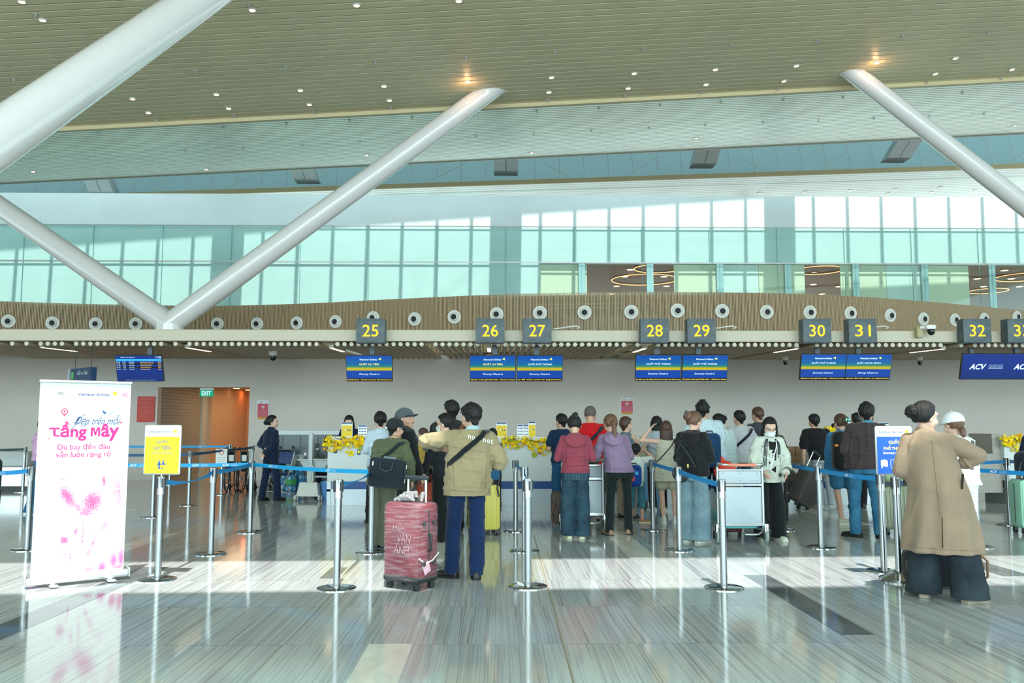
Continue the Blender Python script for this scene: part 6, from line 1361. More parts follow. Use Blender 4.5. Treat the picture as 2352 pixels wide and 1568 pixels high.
for (ax0, ay0, ax1, ay1), lab in (((591, 963, 617, 921), 'red airport wall poster beside the corridor opening'), ((1427, 952, 1453, 915), 'rose airport wall poster above the lilac hooded person')):
    (x0, z0), (x1, z1_) = XZ(ax0, ay0, YW - .01), XZ(ax1, ay1, YW - .01); w_, h_ = (x1 - x0) / 2, (z1_ - z0) / 2
    t = thing('wall_poster', lab, 'poster', ((x0 + x1) / 2, YW - .012, (z0 + z1_) / 2)); MB().b2(-w_ * 1.12, w_ * 1.12, .0, .01, -h_ * 1.08, h_ * 1.08).build('plastic_sleeve', mat('sleeve', (.6, .66, .66), .2), t, None)
    bd = MB().b2(-w_, w_, -.003, .001, -h_, h_).build('poster_sheet', PAPERW, t, None); mb = MB(); q = lambda za, zb, m, y=-.0036: mb.add([(-w_, y, za * h_), (w_, y, za * h_), (w_, y, zb * h_), (-w_, y, zb * h_)], [(0, 1, 2, 3)], m)
    q(-.72, .72, PINKI); q(-1, -.72, mat('notice_amber', '#d8a030', .5)); put_text(mb, 'ACV', -w_ * .4, h_ * .86, w_ * .7, -.0042, NAVY, .03, .3, h_ * .14); put_text(mb, 'CẢNG HÀNG KHÔNG', w_ * .42, h_ * .86, w_ * .9, -.0042, BLUE_I, 0, 0, h_ * .08)
    PWI = mat('print_white', '#f0c8d0', .5); put_text(mb, '15', 0, h_ * .35, w_ * .5, -.0042, LETTER_W, .04)
    for i in range(5): put_text(mb, 'Giữ gìn vệ sinh chung', 0, h_ * (-.02 - .14 * i), w_ * 1.6, -.0042, PWI, 0, 0, h_ * .07)
    put_text(mb, '⚠ Attention', 0, -h_ * .86, w_ * 1.2, -.0042, mat('ink_green', '#31521f', .5), .02, 0, h_ * .14); mb.build('poster_print', None, bd, 0, 0, False)
p = W(508, 1045, 16.3); t = thing('paper_notice', 'white no-smoking paper notice hung on the belt by the corridor', 'notice', (P_['s7'].x, P_['s7'].y - .06, .82)); MB().b2(-.12, .12, -.002, .002, -.20, .14).build('paper_sheet', PAPERW, t, None)
mb = MB().tube([Vector((.045 * math.cos(a), -.004, .07 + .045 * math.sin(a))) for a in [2 * math.pi * i / 20 for i in range(20)]], .006, RED, 5, True); [put_text(mb, 'KHÔNG HÚT THUỐC', 0, -.03 - .04 * i, .17, -.0035, mat('ink_black', '#20242a', .5), .01, 0, .018) for i in range(3)]; mb.build('paper_print', None, t, 0, 0, False)
# ---------------------------------------------------------------- counters
CW = mat('counter_white', (.62, .68, .70), .32); CB = mat('counter_blue', '#0b468c', .4); KICK = mat('kick_steel', (.36, .40, .42), .36, .7)
YC = 16.0
def counter(lab, xa, xb, ztop=1.225, Y=YC, depth=.75):
    t = thing('check_in_counter', lab, 'counter', ((xa + xb) / 2, Y, 0)); w = (xb - xa) / 2
    MB().b2(-w, w, 0, depth, .43, ztop).build('front_panel', CW, t, None, .008); MB().b2(-w - .02, w + .02, -.02, depth, ztop, ztop + .03).build('counter_top', WHITE, t, None, .006)
    MB().b2(-w + .1, w - .0, .02, depth, .29, .43).build('blue_band', CB, t, None); MB().b2(-w + .02, w - .02, .012, depth, 0, .25).b2(-w + .03, w - .03, .06, depth - .02, .0, .425).b2(-w, w, .0, depth, .25, .29).b2(-w, -w + .07, 0, .05, 0, .43).build('kick_plate', KICK, t, None); return t
cx = lambda px: (px - VPX) / FPX * YC
counter('white check-in counter with blossoms beside the small desk, under sign 25', cx(757), cx(895)); counter('long white check-in counter with blossoms behind the front queue posts, under signs 26 and 27', cx(1040), cx(1292))
counter('white check-in counter hidden behind the middle queue, under signs 28 and 29', cx(1484), cx(1646)); counter('white check-in counter behind the blue sweatshirt and brown jacket, under signs 30 and 31', cx(1872), cx(2072)); counter('white check-in counter with blossoms at the photo edge, under sign 33', cx(2310), cx(2440), 1.24)
# lower counters that join them, with the baggage belts
def scale_unit(lab, xa, xb, ztop):
    t = thing('baggage_conveyor', lab, 'conveyor', ((xa + xb) / 2, YC + .25, 0)); w = (xb - xa) / 2; BR = mat('conveyor_taupe', (.27, .24, .21), .5)
    MB().b2(-w, w, 0, .1, 0, .20).build('front_kick', KICK, t, None)
    mb = MB(); mb.add([(-w, .05, .20), (w, .05, .20), (w, 1.6, .42), (-w, 1.6, .42), (-w, .05, .24), (w, .05, .24), (w, 1.6, .46), (-w, 1.6, .46)], [(0, 3, 2, 1), (4, 5, 6, 7), (0, 1, 5, 4), (1, 2, 6, 5), (2, 3, 7, 6), (3, 0, 4, 7)]); mb.build('conveyor_belt', mat('conveyor_rubber', (.055, .06, .065), .7, bump=.6, bscale=40), t, None)
    for s in (-1, 1): MB().prism([(0, 0), (0, 0), (0, 0)], 0, .01) ; mb = MB(); x = s * w; mb.add([(x - .02, .0, .20), (x - .02, 1.7, .20), (x - .02, 1.7, .80), (x - .02, .0, .36), (x + .02, .0, .20), (x + .02, 1.7, .20), (x + .02, 1.7, .80), (x + .02, .0, .36)], [(0, 1, 2, 3), (4, 7, 6, 5), (0, 4, 5, 1), (1, 5, 6, 2), (2, 6, 7, 3), (3, 7, 4, 0)]); mb.build('side_guard', BR, t, None)
    MB().b2(-w, w, 1.75, 1.85, 0, ztop).build('rear_panel', mat('rear_panel_taupe', (.33, .30, .27), .5), t, None); MB().b2(-w, w, 1.72, 1.88, ztop, ztop + .14).build('rear_rail', CW, t, None); return t
scale_unit('baggage conveyor between the blossom counters behind the wrapped suitcase queue', cx(998), cx(1034), .88); scale_unit('baggage conveyor stacked with cardboard boxes beside the cream cardigan', cx(1780), cx(1862), .72)
scale_unit('empty baggage conveyor under a taupe guard beyond the trench coat', cx(2190), cx(2243), .80); scale_unit('baggage conveyor behind the lilac and boy group', cx(1310), cx(1470), .72)
MB_ = MB().b2(cx(2245), cx(2310), YC + .1, YC + .9, .20, .93).b2(cx(2290), cx(2312), YC + .1, YC + .9, .93, 1.30); tag(MB_.build('conveyor_guard', mat('guard_taupe', (.36, .34, .31), .5), None, None, .004), 'taupe stepped side guard of the last blossom counter', 'guard')
x = cx(905); t = thing('divider_panel', 'pale low divider panel between counters behind the yellow-vested child', 'panel', ((cx(905) + cx(992)) / 2, YC + .6, 0)); MB().b2(-.36, .36, 0, .04, 0, 1.04).build('panel_sheet', CW, t, None); MB().b2(-.37, .37, -.01, .05, 1.04, 1.07).build('panel_rail', ALU, t, None)
# blossoms
YEL = [mat('blossom_yellow', '#ffe000', .6), mat('blossom_yellow_deep', '#f7bd00', .6), mat('blossom_green', '#a8b820', .6)]
def garland(lab, xa, xb, z=1.20, dens=70, hang=.16, Y=None):
    Y = Y or YC - .05; rg = random.Random(int(xa * 100)); t = thing('blossom_garland', lab, 'garland', ((xa + xb) / 2, Y, z)); w = (xb - xa) / 2; mb = MB(); br = MB(); n = max(3, int((xb - xa) / .18))
    for i in range(n):
        x = -w + 2 * w * i / n; pts = [Vector((x, 0, rg.uniform(-.02, .04)))]
        for j in range(5): pts.append(pts[-1] + Vector((rg.uniform(.02, .09), rg.uniform(-.03, .02), rg.uniform(-.045, .02))))
        br.tube(pts, .005, None, 5)
    for i in range(int(dens * (xb - xa))):
        x = rg.uniform(-w, w); z_ = rg.gauss(-.02, .05) - abs(rg.gauss(0, hang * .4)) * (1 if math.sin(x * 5 + xa) > -.2 else .3); c = Vector((x, rg.uniform(-.07, .03), z_)); r = rg.uniform(.020, .030); q = Euler((rg.uniform(-.9, .9), rg.uniform(-.9, .9), rg.uniform(0, 6))).to_matrix() @ Matrix.Rotation(math.pi / 2, 3, 'X')
        m_ = YEL[0 if rg.random() < .75 else 1 if rg.random() < .7 else 2]
        for k in range(5):
            a = 2 * math.pi * k / 5; mb.ell(c + q @ Vector((r * .8 * math.cos(a), r * .8 * math.sin(a), 0)), (r * .62, r * .62, r * .25), m_, q, 7, 4)
    br.build('branch', mat('twig_brown', (.10, .055, .03), .8), t); o = mb.build('blossoms', None, t, 60, 0, False); o['kind'] = 'stuff'; return t
garland('thick yellow blossom garland on the counter beside the small desk', cx(748), cx(852), 1.21, 150); garland('long yellow blossom garland on the counter behind the three front queue posts', cx(1152), cx(1290), 1.20, 150, .22)
garland('small bunch of yellow blossom at the corner of the counter below sign 28', cx(1481), cx(1496), 1.18, 260); garland('hanging yellow blossom between the white and grey t-shirts', cx(1634), cx(1652), 1.05, 300, .4); garland('yellow blossom garland on the last counter at the photo edge', cx(2302), cx(2375), 1.24, 190, .2)
garland('yellow blossom scrap behind the blue sweatshirt', cx(1895), cx(1915), 1.36, 120, .05)
def charm(lab, px, py, m, kind='flower', Y=None):
    p = W(px, py, YC - .015); t = thing('hanging_charm', lab, 'ornament', p)
    if kind == 'flower':
        mb = MB(); [mb.ell(Vector((.032 * math.cos(a), 0, .032 * math.sin(a))), (.026, .008, .026), m) for a in [2 * math.pi * k / 5 + .3 for k in range(5)]]; mb.build('flower_disc', None, t); MB().ell((0, -.006, 0), (.016, .006, .016)).build('flower_centre', mat('charm_centre', (.35, .45, .02), .5), t)
    else: MB().rbox((0, 0, 0), (.06, .008, .10), .008).build('card', m, t); MB().b2(-.018, .018, -.006, -.004, -.02, .03).build('card_print', YEL[0], t, None)
    return t
for lab, px, py, m, k in (('small dark card ornament under the desk-side garland', 770, 1034, BLACK, 'card'), ('small yellow flower ornament under the desk-side garland', 806, 1041, YEL[0], 'flower'), ('blue card ornament with a yellow flower near the olive sleeve', 824, 1038, mat('charm_blue', '#0f5f8f', .5), 'card'),
                       ('pale green flower ornament in the long garland', 1187, 1026, mat('charm_green', '#b8c840', .5), 'flower'), ('green-yellow flower ornament hanging below the long garland', 1227, 1044, mat('charm_lime', '#a8b41e', .5), 'flower'), ('red card ornament below the long garland', 1240, 1036, RED, 'card')):
    charm(lab, px, py, m, k)
def notice_holder(lab, px0, py0, px1, py1, kind, Y=YC + .12):
    (x0, z0), (x1, z1_) = XZ(px0, py1, Y), XZ(px1, py0, Y); w_, h_ = (x1 - x0) / 2, (z1_ - z0) / 2; zb = min(z0, 1.256)
    t = thing('counter_notice', lab, 'notice', ((x0 + x1) / 2, Y, 1.256)); h2 = (z1_ - 1.256); bd = MB().b2(-w_, w_, -.004, .004, .0, h2).b2(-w_, w_, .0, .07, 0, .008).build('notice_sheet', PAPERW, t, None); mb = MB(); y = -.005
    q = lambda za, zb_, m, xa=-.94, xb=.94: mb.add([(xa * w_, y, za * h2), (xb * w_, y, za * h2), (xb * w_, y, zb_ * h2), (xa * w_, y, zb_ * h2)], [(0, 1, 2, 3)], m)
    if kind == 'y':
        q(.02, .76, VT_Y); q(.88, .98, mat('notice_navy', '#0c3f68', .5)); y = -.0056; put_text(mb, 'HÀNH LÝ XÁCH TAY', 0, h2 * .82, w_ * 1.6, y, BLUE_I, 0, 0, h2 * .04)
        for i in range(3): put_text(mb, 'Vật phẩm nguy hiểm không được mang', 0, h2 * (.68 - .05 * i), w_ * 1.5, y, YELI, 0, 0, h2 * .03)
        for i in range(4): mb.add([((-.6 + .4 * i) * w_ + .13 * w_ * math.cos(2 * math.pi * k / 12), y, h2 * .44 + .13 * w_ * math.sin(2 * math.pi * k / 12)) for k in range(12)], [tuple(range(12))], [YELI, VT_W, BLACK, NAVY][i])
        for i in range(2): put_text(mb, 'Dangerous goods not permitted', 0, h2 * (.25 - .06 * i), w_ * 1.5, y, YELI, 0, 0, h2 * .03)
    else:
        q(.86, .98, BLUE_I); y = -.0056
        for i in range(3):
            for j in range(3): x_ = (-.6 + .6 * j) * w_; z_ = h2 * (.70 - .26 * i); mb.add([(x_ - .22 * w_, y, z_ - .04 * h2), (x_ + .22 * w_, y, z_ - .04 * h2), (x_ + .22 * w_, y, z_ + .04 * h2), (x_ - .22 * w_, y, z_ + .04 * h2)], [(0, 1, 2, 3)], BLUE_I); put_text(mb, 'hành lý', x_, z_ - h2 * .10, w_ * .4, y, mat('ink_grey', '#7f98a8', .5), 0, 0, h2 * .03)
    mb.build('notice_print', None, bd, 0, 0, False)
for lab, a0, b0, a1, b1, k in (('yellow counter notice in front of the long-haired clerk', 784, 969, 810, 1005, 'y'), ('white and blue counter notice beside the long-haired clerk', 822, 976, 843, 1004, 'w'), ('yellow counter notice nearest the beige jacket', 1140, 969, 1164, 1003, 'y'), ('white counter notice next to the slim yellow one', 1188, 975, 1201, 1003, 'w'),
                          ('narrow white counter notice touching the slim yellow one', 1202, 975, 1214, 1003, 'w'), ('slim yellow counter notice standing tallest on the long counter', 1214, 967, 1230, 1003, 'y'), ('yellow counter notice behind the cropped-haired grey shirt', 1949, 964, 1958, 1000, 'y'), ('blue topped counter notice behind the economy sign', 2021, 970, 2040, 1000, 'y'), ('pale blue counter notice beside the masked brown jacket head', 1981, 964, 1993, 1000, 'w')):
    notice_holder(lab, a0, b0, a1, b1, k)

# ---------------------------------------------------------------- luggage
def wheels_(mb, w, d, r=.03, z=.0, tw=True):
    for sx in (-1, 1):
        for sy in (-1, 1):
            x, y = sx * (w / 2 - .05), sy * (d / 2 - .04)
            for o in (-.014, .014): mb.cyl((x + o - .008, y, r), (x + o + .008, y, r), r, seg=18)
            mb.box((x, y, r * 2 + .005), (.045, .045, .04))
def suitcase(label, loc, rot, w, d, h, m, ribs=0, handle=.0, tilt=0, trim=None, vert=True):
    t = thing('suitcase', label, 'suitcase', loc, math.radians(rot)); t.rotation_euler = (math.radians(tilt), 0, math.radians(rot)); z0 = .075; tr = trim or BLACK
    MB().rbox((0, 0, z0 + h / 2), (w, d, h), .055, None, None, 6).build('shell', m, t, 40)
    if ribs:
        mb = MB(); ax = w * .82
        for i in range(ribs):
            x = -ax / 2 + ax * i / (ribs - 1)
            for s in (-1, 1): mb.rbox((x, s * (d / 2 + .001), z0 + h / 2), (ax / ribs * .55, .012, h * .88), .008)
        mb.build('shell_rib', m, t)
    MB().tube([Vector((sx * (w / 2 + .0) * .998, 0, z0 + sz * h / 2 * .998)) * 1.0 for sx, sz in ()] or [Vector((-w / 2 - .002, 0, z0 + .07)), Vector((-w / 2 - .002, 0, z0 + h - .07)), Vector((-w / 2 + .05, 0, z0 + h + .002)), Vector((w / 2 - .05, 0, z0 + h + .002)), Vector((w / 2 + .002, 0, z0 + h - .07)), Vector((w / 2 + .002, 0, z0 + .07))], .007, None, 8).build('zip_line', tr, t)
    mb = MB(); wheels_(mb, w, d); mb.build('wheels', tr, t); MB().tube([Vector((-.09, 0, z0 + h)), Vector((-.08, 0, z0 + h + .035)), Vector((.08, 0, z0 + h + .035)), Vector((.09, 0, z0 + h))], .012, None, 8).build('top_handle', tr, t)
    MB().tube([Vector((w / 2, 0, z0 + h * .62)), Vector((w / 2 + .035, 0, z0 + h * .59)), Vector((w / 2 + .035, 0, z0 + h * .41)), Vector((w / 2, 0, z0 + h * .38))], .012, None, 8).build('side_handle', tr, t)
    if handle:
        hm = MB(); hw_ = w * .26
        for s in (-1, 1): MB().cyl((s * hw_, d * .28, z0 + h - .02), (s * hw_, d * .28, z0 + h + handle), .011, seg=12).build('handle_rod', ALU, t); MB().rbox((0, d * .28, z0 + h + handle), (hw_ * 2 + .06, .035, .04), .016).build('handle_grip', mat('grip_slate', (.06, .085, .10), .5), t)
    return t
# wrapped red suitcase
c = G(941, 1352); RS = mat('shell_crimson', (.24, .035, .055), .35, c2=(.15, .02, .035), vscale=3)
t = suitcase('big crimson suitcase wrapped in clear film, pull handle raised', (c.x, c.y + .06, 0), 0, .42, .28, .70, RS, 0, .22); t.rotation_euler[2] = math.radians(-36)
WR = bpy.data.materials.new('clear_film'); WR.use_nodes = True; nt = WR.node_tree; pb = nt.nodes['Principled BSDF']; pb.inputs['Base Color'].default_value = (.46, .37, .41, 1); pb.inputs['Roughness'].default_value = .22
tp = nt.nodes.new('ShaderNodeBsdfTransparent'); mx = nt.nodes.new('ShaderNodeMixShader'); nz_ = nt.nodes.new('ShaderNodeTexNoise'); mpn = nt.nodes.new('ShaderNodeMapping'); tcn = nt.nodes.new('ShaderNodeTexCoord'); mpn.inputs['Scale'].default_value = (3, 3, 26); mpn.inputs['Rotation'].default_value = (.25, .3, 0)
nz_.inputs['Scale'].default_value = 2.2; nz_.inputs['Detail'].default_value = 5; rg_ = nt.nodes.new('ShaderNodeMapRange'); rg_.inputs[1].default_value = .44; rg_.inputs[2].default_value = .70; rg_.inputs[3].default_value = .06; rg_.inputs[4].default_value = .42
nt.links.new(tcn.outputs['Object'], mpn.inputs[0]); nt.links.new(mpn.outputs[0], nz_.inputs['Vector']); nt.links.new(nz_.outputs['Fac'], rg_.inputs[0]); nt.links.new(rg_.outputs[0], mx.inputs[0]); nt.links.new(tp.outputs[0], mx.inputs[1]); nt.links.new(pb.outputs[0], mx.inputs[2])
bpn = nt.nodes.new('ShaderNodeBump'); bpn.inputs['Strength'].default_value = .5; bpn.inputs['Distance'].default_value = .01; nt.links.new(nz_.outputs['Fac'], bpn.inputs['Height']); nt.links.new(bpn.outputs[0], pb.inputs['Normal']); nt.links.new(mx.outputs[0], nt.nodes['Material Output'].inputs[0])
MB().rbox((0, 0, .075 + .35), (.432, .294, .712), .058, None, None, 6).build('film_wrap', WR, t, 40)
mb = MB(); rr = random.Random(4)
for i in range(10): a = rr.uniform(-.12, .12); mb.chain([Vector((a - .05, -.12 + rr.uniform(0, .2), .80)), Vector((a, rr.uniform(-.1, .08), .83 + rr.uniform(0, .03))), Vector((a + .06, rr.uniform(-.08, .1), .80))], [.014, .020, .014], None, 8)
mb.build('film_knot', mat('film_bunched', (.42, .43, .45), .15, alpha=.38, bump=.8, bscale=30), t)
mb = MB(); LW_ = mat('film_marks', (.48, .34, .38), .5)
put_text(mb, 'HỘI', -.02, .56, .13, -.151, LW_, -.018, .1, .07); put_text(mb, 'VAN', .05, .46, .16, -.151, LW_, -.018, .1, .075); put_text(mb, 'ANH', .02, .36, .18, -.151, LW_, -.018, .1, .07); mb.build('film_lettering', None, t, 0, 0, False)
MB().rbox((.218, -.03, .20), (.004, .09, .10), .004, None, (.4, 0, 0)).build('luggage_tag', mat('tag_pink', (.72, .45, .55), .5), t); MB().band([Vector((.219, y_, z_)) for y_, z_ in ((-.14, .30), (-.05, .24), (.05, .26), (.14, .32))], Vector((1, 0, 0)), .012, .003).build('tag_strip', PAPERW, t)
mb = MB()
for z_ in (.24, .60):
    for y_ in (-.07, .07): mb.cyl((.214, y_, z_), (.228, y_, z_), .022, seg=14)
mb.build('side_stud', mat('stud_dark', (.05, .05, .06), .4), t)
MB().rbox((0, 0, .10), (.425, .286, .07), .03).build('base_bumper', BLACK, t)
# others
c = G(1487, 1160); suitcase('pale blue upright suitcase with a straw bag on top, behind the boy', (c.x + .0, c.y, 0), -4, .46, .30, .70, mat('shell_sky', '#6f9cc4', .4), 7, trim=mat('trim_blue', '#4c7fae', .5))
p = W(1497, 1040, c.y); t = thing('straw_bag', 'woven cream straw bag lying on the pale blue suitcase', 'bag', (c.x, c.y, .815)); MB().rbox((0, 0, .12), (.40, .22, .24), .06).build('bag_body', mat('straw', (.50, .47, .36), .9, bump=1, bscale=120, var=.2, vscale=60), t); MB().tube([Vector((-.12, -.11, .2)), Vector((-.08, -.12, .36)), Vector((.08, -.12, .36)), Vector((.12, -.11, .2))], .008).build('bag_handle', mat('straw_handle', (.25, .20, .13), .8), t)
c = G(1832, 1172); RB = mat('shell_graphite', (.055, .050, .048), .35)
t = suitcase('tilted black ribbed suitcase pulled along by its handle', (c.x + .14, c.y + .30, .0), 0, .44, .26, .64, RB, 13, .30); t.rotation_euler = (math.radians(14), math.radians(24), math.radians(38)); t.location = (c.x + .02, c.y + .1, .05)
c = G(2052, 1226); suitcase('olive metallic suitcase standing behind the economy sign post', (c.x, c.y, 0), 10, .40, .26, .58, mat('shell_olive', (.20, .22, .15), .35, .3), 7)
t = thing('soft_bag', 'pale green soft bag resting on the olive suitcase', 'bag', (c.x, c.y, .695)); MB().ell((0, 0, .12), (.19, .13, .13)).build('bag_body', mat('bag_lime', (.42, .60, .32), .7), t); MB().tube([Vector((-.08, 0, .22)), Vector((0, 0, .29)), Vector((.08, 0, .22))], .012).build('bag_handle', BLACK, t)
c = G(2356, 1222); suitcase('mint green suitcase at the photo edge', (c.x + .03, c.y - .1, 0), 0, .44, .28, .66, mat('shell_mint', (.30, .58, .45), .4), 7); t = thing('travel_bag', 'dark bag with hanging straps on the mint green suitcase', 'bag', (c.x + .05, c.y - .1, .775)); MB().rbox((0, 0, .17), (.34, .24, .34), .09).build('bag_body', cloth('#1b2230'), t); MB().tube([Vector((-.17, -.08, .2)), Vector((-.22, -.1, .06)), Vector((-.20, -.12, -.06)), Vector((-.14, -.13, .02))], .012).build('loose_strap', BLACK, t)
c = G(1120, 1228); suitcase('yellow suitcase almost hidden behind the navy trousers', (c.x - .06, c.y, 0), 12, .42, .27, .60, mat('shell_yellow', (.60, .53, .10), .45), 6)
t = thing('backpack', 'black backpack with dangling straps on the yellow suitcase', 'backpack', (c.x - .04, c.y - .02, .68)); MB().rbox((0, 0, .16), (.30, .20, .34), .09).build('bag_body', cloth('#191d22'), t); MB().tube([Vector((.14, -.08, .2)), Vector((.20, -.09, .08)), Vector((.17, -.1, -.04)), Vector((.19, -.1, -.16))], .012).build('loose_strap', BLACK, t)
c = G(984, 1236); t = suitcase('small grey wheeled case under the coral bag', (c.x, c.y, 0), 15, .34, .22, .42, mat('shell_steelblue', (.22, .32, .36), .4), 5, .30); t = thing('tote_bag', 'coral fabric bag hanging on a small wheeled case', 'bag', (c.x - .02, c.y - .14, .50)); MB().rbox((0, 0, .12), (.26, .12, .24), .05).build('bag_body', cloth('#c0604a'), t); MB().tube([Vector((-.07, 0, .22)), Vector((-.05, 0, .33)), Vector((.05, 0, .33)), Vector((.07, 0, .22))], .010).build('bag_handle', cloth('#a34c3a'), t)
p = W(1138, 1090, 8.1); t = thing('pouch', 'small blue pouch showing beside the beige jacket cuff', 'bag', (p.x, p.y, p.z - .07)); MB().rbox((0, 0, .07), (.085, .07, .09), .03).build('pouch_body', cloth('#174563'), t)
# duffel
c = G(2196, 1368); t = thing('duffel_bag', 'black duffel bag with brown piping on the floor behind the trench coat', 'bag', (c.x + .10, c.y + .42, 0), math.radians(4)); MB().rbox((0, 0, .19), (.66, .30, .37), .12, None, None, 6).build('bag_body', cloth('#12181f'), t)
PI = mat('piping_brown', (.20, .11, .06), .6)
for s in (-1, 1): MB().tube([Vector((s * .325, -.1 + .0, .05)), Vector((s * .33, -.13, .2)), Vector((s * .27, -.13, .36)), Vector((s * .2, -.08, .385))], .006, None, 6).build('piping', PI, t); MB().tube([Vector((s * .33, -.08, .30)), Vector((s * .385, -.1, .24)), Vector((s * .38, -.1, .10)), Vector((s * .33, -.08, .06))], .012, None, 8).build('end_strap', PI, t)
MB().tube([Vector((-.12, -.1, .37)), Vector((-.09, -.1, .46)), Vector((.09, -.1, .46)), Vector((.12, -.1, .37))], .012, None, 8).build('carry_handle', PI, t)
mb = MB(); rr = random.Random(9)
for i in range(9): mb.ell((rr.uniform(-.12, .08), rr.uniform(-.08, .06), .40 + rr.uniform(0, .04)), (rr.uniform(.03, .06), .05, rr.uniform(.02, .045)), None, (rr.random(), rr.random(), rr.random()), 7, 5)
tag(mb.build('foil_parcel', mat('foil_silver', (.7, .72, .72), .15, 1.0), None, 20), 'crumpled silver foil parcel on the black duffel bag', 'parcel').location = t.location
# laptop bag on the olive jacket
q = W(886, 1086, 9.98); t = thing('laptop_bag', 'black padded laptop bag carried behind the olive jacket', 'bag', (q.x - .0, 9.98, q.z - .17), math.radians(-6)); t.rotation_euler = (0, math.radians(6), math.radians(-8))
MB().rbox((0, 0, .17), (.43, .10, .34), .05, None, None, 6).build('bag_body', cloth('#1c2830', bump=.4), t, 45); MB().rbox((0, -.058, .14), (.40, .03, .26), .05).build('front_pocket', cloth('#1a252d'), t, 45)
MB().tube([Vector((-.07, -.06, .30)), Vector((-.065, -.085, .22)), Vector((0, -.09, .195)), Vector((.065, -.085, .22)), Vector((.07, -.06, .30))], .011, None, 8).build('carry_handle', BLACK, t); MB().rbox((.02, -.01, .35), (.15, .06, .025), .01).build('top_grip', mat('grip_grey', (.12, .16, .18), .5), t)
for x_, z_ in ((-.16, .27), (.215, .26), (.215, .10)): MB().rbox((x_, -.078 if x_ < 0 else -.0, z_), (.012, .008, .05), .004).build('zip_puller', ALU, t)
# straw / dotted brown tote behind gray cap man
p = W(948, 1100, 12.4); t = thing('dotted_suitcase', 'dark brown dotted soft suitcase behind the grey-capped person', 'suitcase', (p.x, 12.4, 0)); MB().rbox((0, 0, .44), (.34, .24, .76), .08).build('shell', mat('dotted_brown', (.11, .085, .07), .6, c2=(.05, .04, .035), vscale=70), t); mb = MB(); wheels_(mb, .34, .24); mb.build('wheels', BLACK, t); MB().tube([Vector((-.06, 0, .82)), Vector((-.05, 0, .86)), Vector((.05, 0, .86)), Vector((.06, 0, .82))], .012).build('top_handle', BLACK, t)
# backpacks worn
def backpack(lab, px, py, Y, w, h, m, rot=0, d=.18, pocket=True):
    p = W(px, py, Y); t = thing('backpack', lab, 'backpack', (p.x, Y, p.z - h / 2), math.radians(rot)); MB().rbox((0, 0, h / 2), (w, d, h), min(w, h) * .28, None, None, 7).build('bag_body', m, t, 50)
    if pocket: MB().rbox((0, -d / 2 - .015, h * .32), (w * .82, .05, h * .5), w * .2, None, None, 6).build('front_pocket', m, t, 50)
    MB().tube([Vector((-.05, d * .2, h * .97)), Vector((-.04, d * .2, h * 1.06)), Vector((.04, d * .2, h * 1.06)), Vector((.05, d * .2, h * .97))], .01).build('grab_handle', BLACK, t)
    MB().tube([Vector((-w * .36, -d / 2 + .02, h * .60)), Vector((-w * .30, -d / 2 - .004, h * .86)), Vector((0, -d / 2 + .0, h * .94)), Vector((w * .30, -d / 2 - .004, h * .86)), Vector((w * .36, -d / 2 + .02, h * .60))], .004, None, 6).build('zip_line', BLACK, t); return t
backpack('plain navy backpack on the tall white t-shirt', 1631, 1034, 12.47, .30, .50, cloth('#163a5f'), -8)
t = backpack('big black hiking backpack with orange tag on the blue sweatshirt', 1940, 1035, 12.39, .34, .56, cloth('#1b1e20'), -6, .24)
MB().rbox((-.15, -.13, .36), (.05, .02, .03), .008).build('orange_tag', mat('tag_orange', (.85, .3, .02), .5), t); MB().rbox((.03, -.165, .2), (.014, .01, .16), .004, None, (0, .12, 0)).build('pink_pull', mat('pull_pink', (.65, .32, .33), .5), t); MB().band([Vector((-.06, -.02, .60)), Vector((-.01, -.06, .58)), Vector((.03, -.10, .52))], Vector((0, -1, .6)), .03, .004).build('grey_strap', mat('strap_sand', (.42, .42, .36), .8), t)
t = backpack('small bright blue school backpack on the boy', 1455, 1092, 12.85, .24, .32, cloth('#12429a'), -12, .14); mb = MB(); mb.ell((.0, -.105, .12), (.04, .008, .05), mat('patch_red', (.55, .05, .08), .5)).ell((.05, -.10, .20), (.03, .008, .03), mat('patch_sky', (.1, .4, .75), .5)); mb.build('pocket_patch', None, t)
p = W(1553, 1088, 10.85); t = thing('shoulder_bag', 'black crescent shoulder bag beside the black hooded sweatshirt', 'bag', (p.x, 10.62, p.z - .09), math.radians(20)); MB().ell((0, 0, .09), (.12, .045, .085), None, (0, .5, 0)).build('bag_body', mat('leather_black', (.02, .025, .03), .4), t); MB().rbox((.10, -.02, .20), (.02, .02, .05), .008).build('bag_clasp', mat('brass', (.7, .5, .2), .3, 1), t)
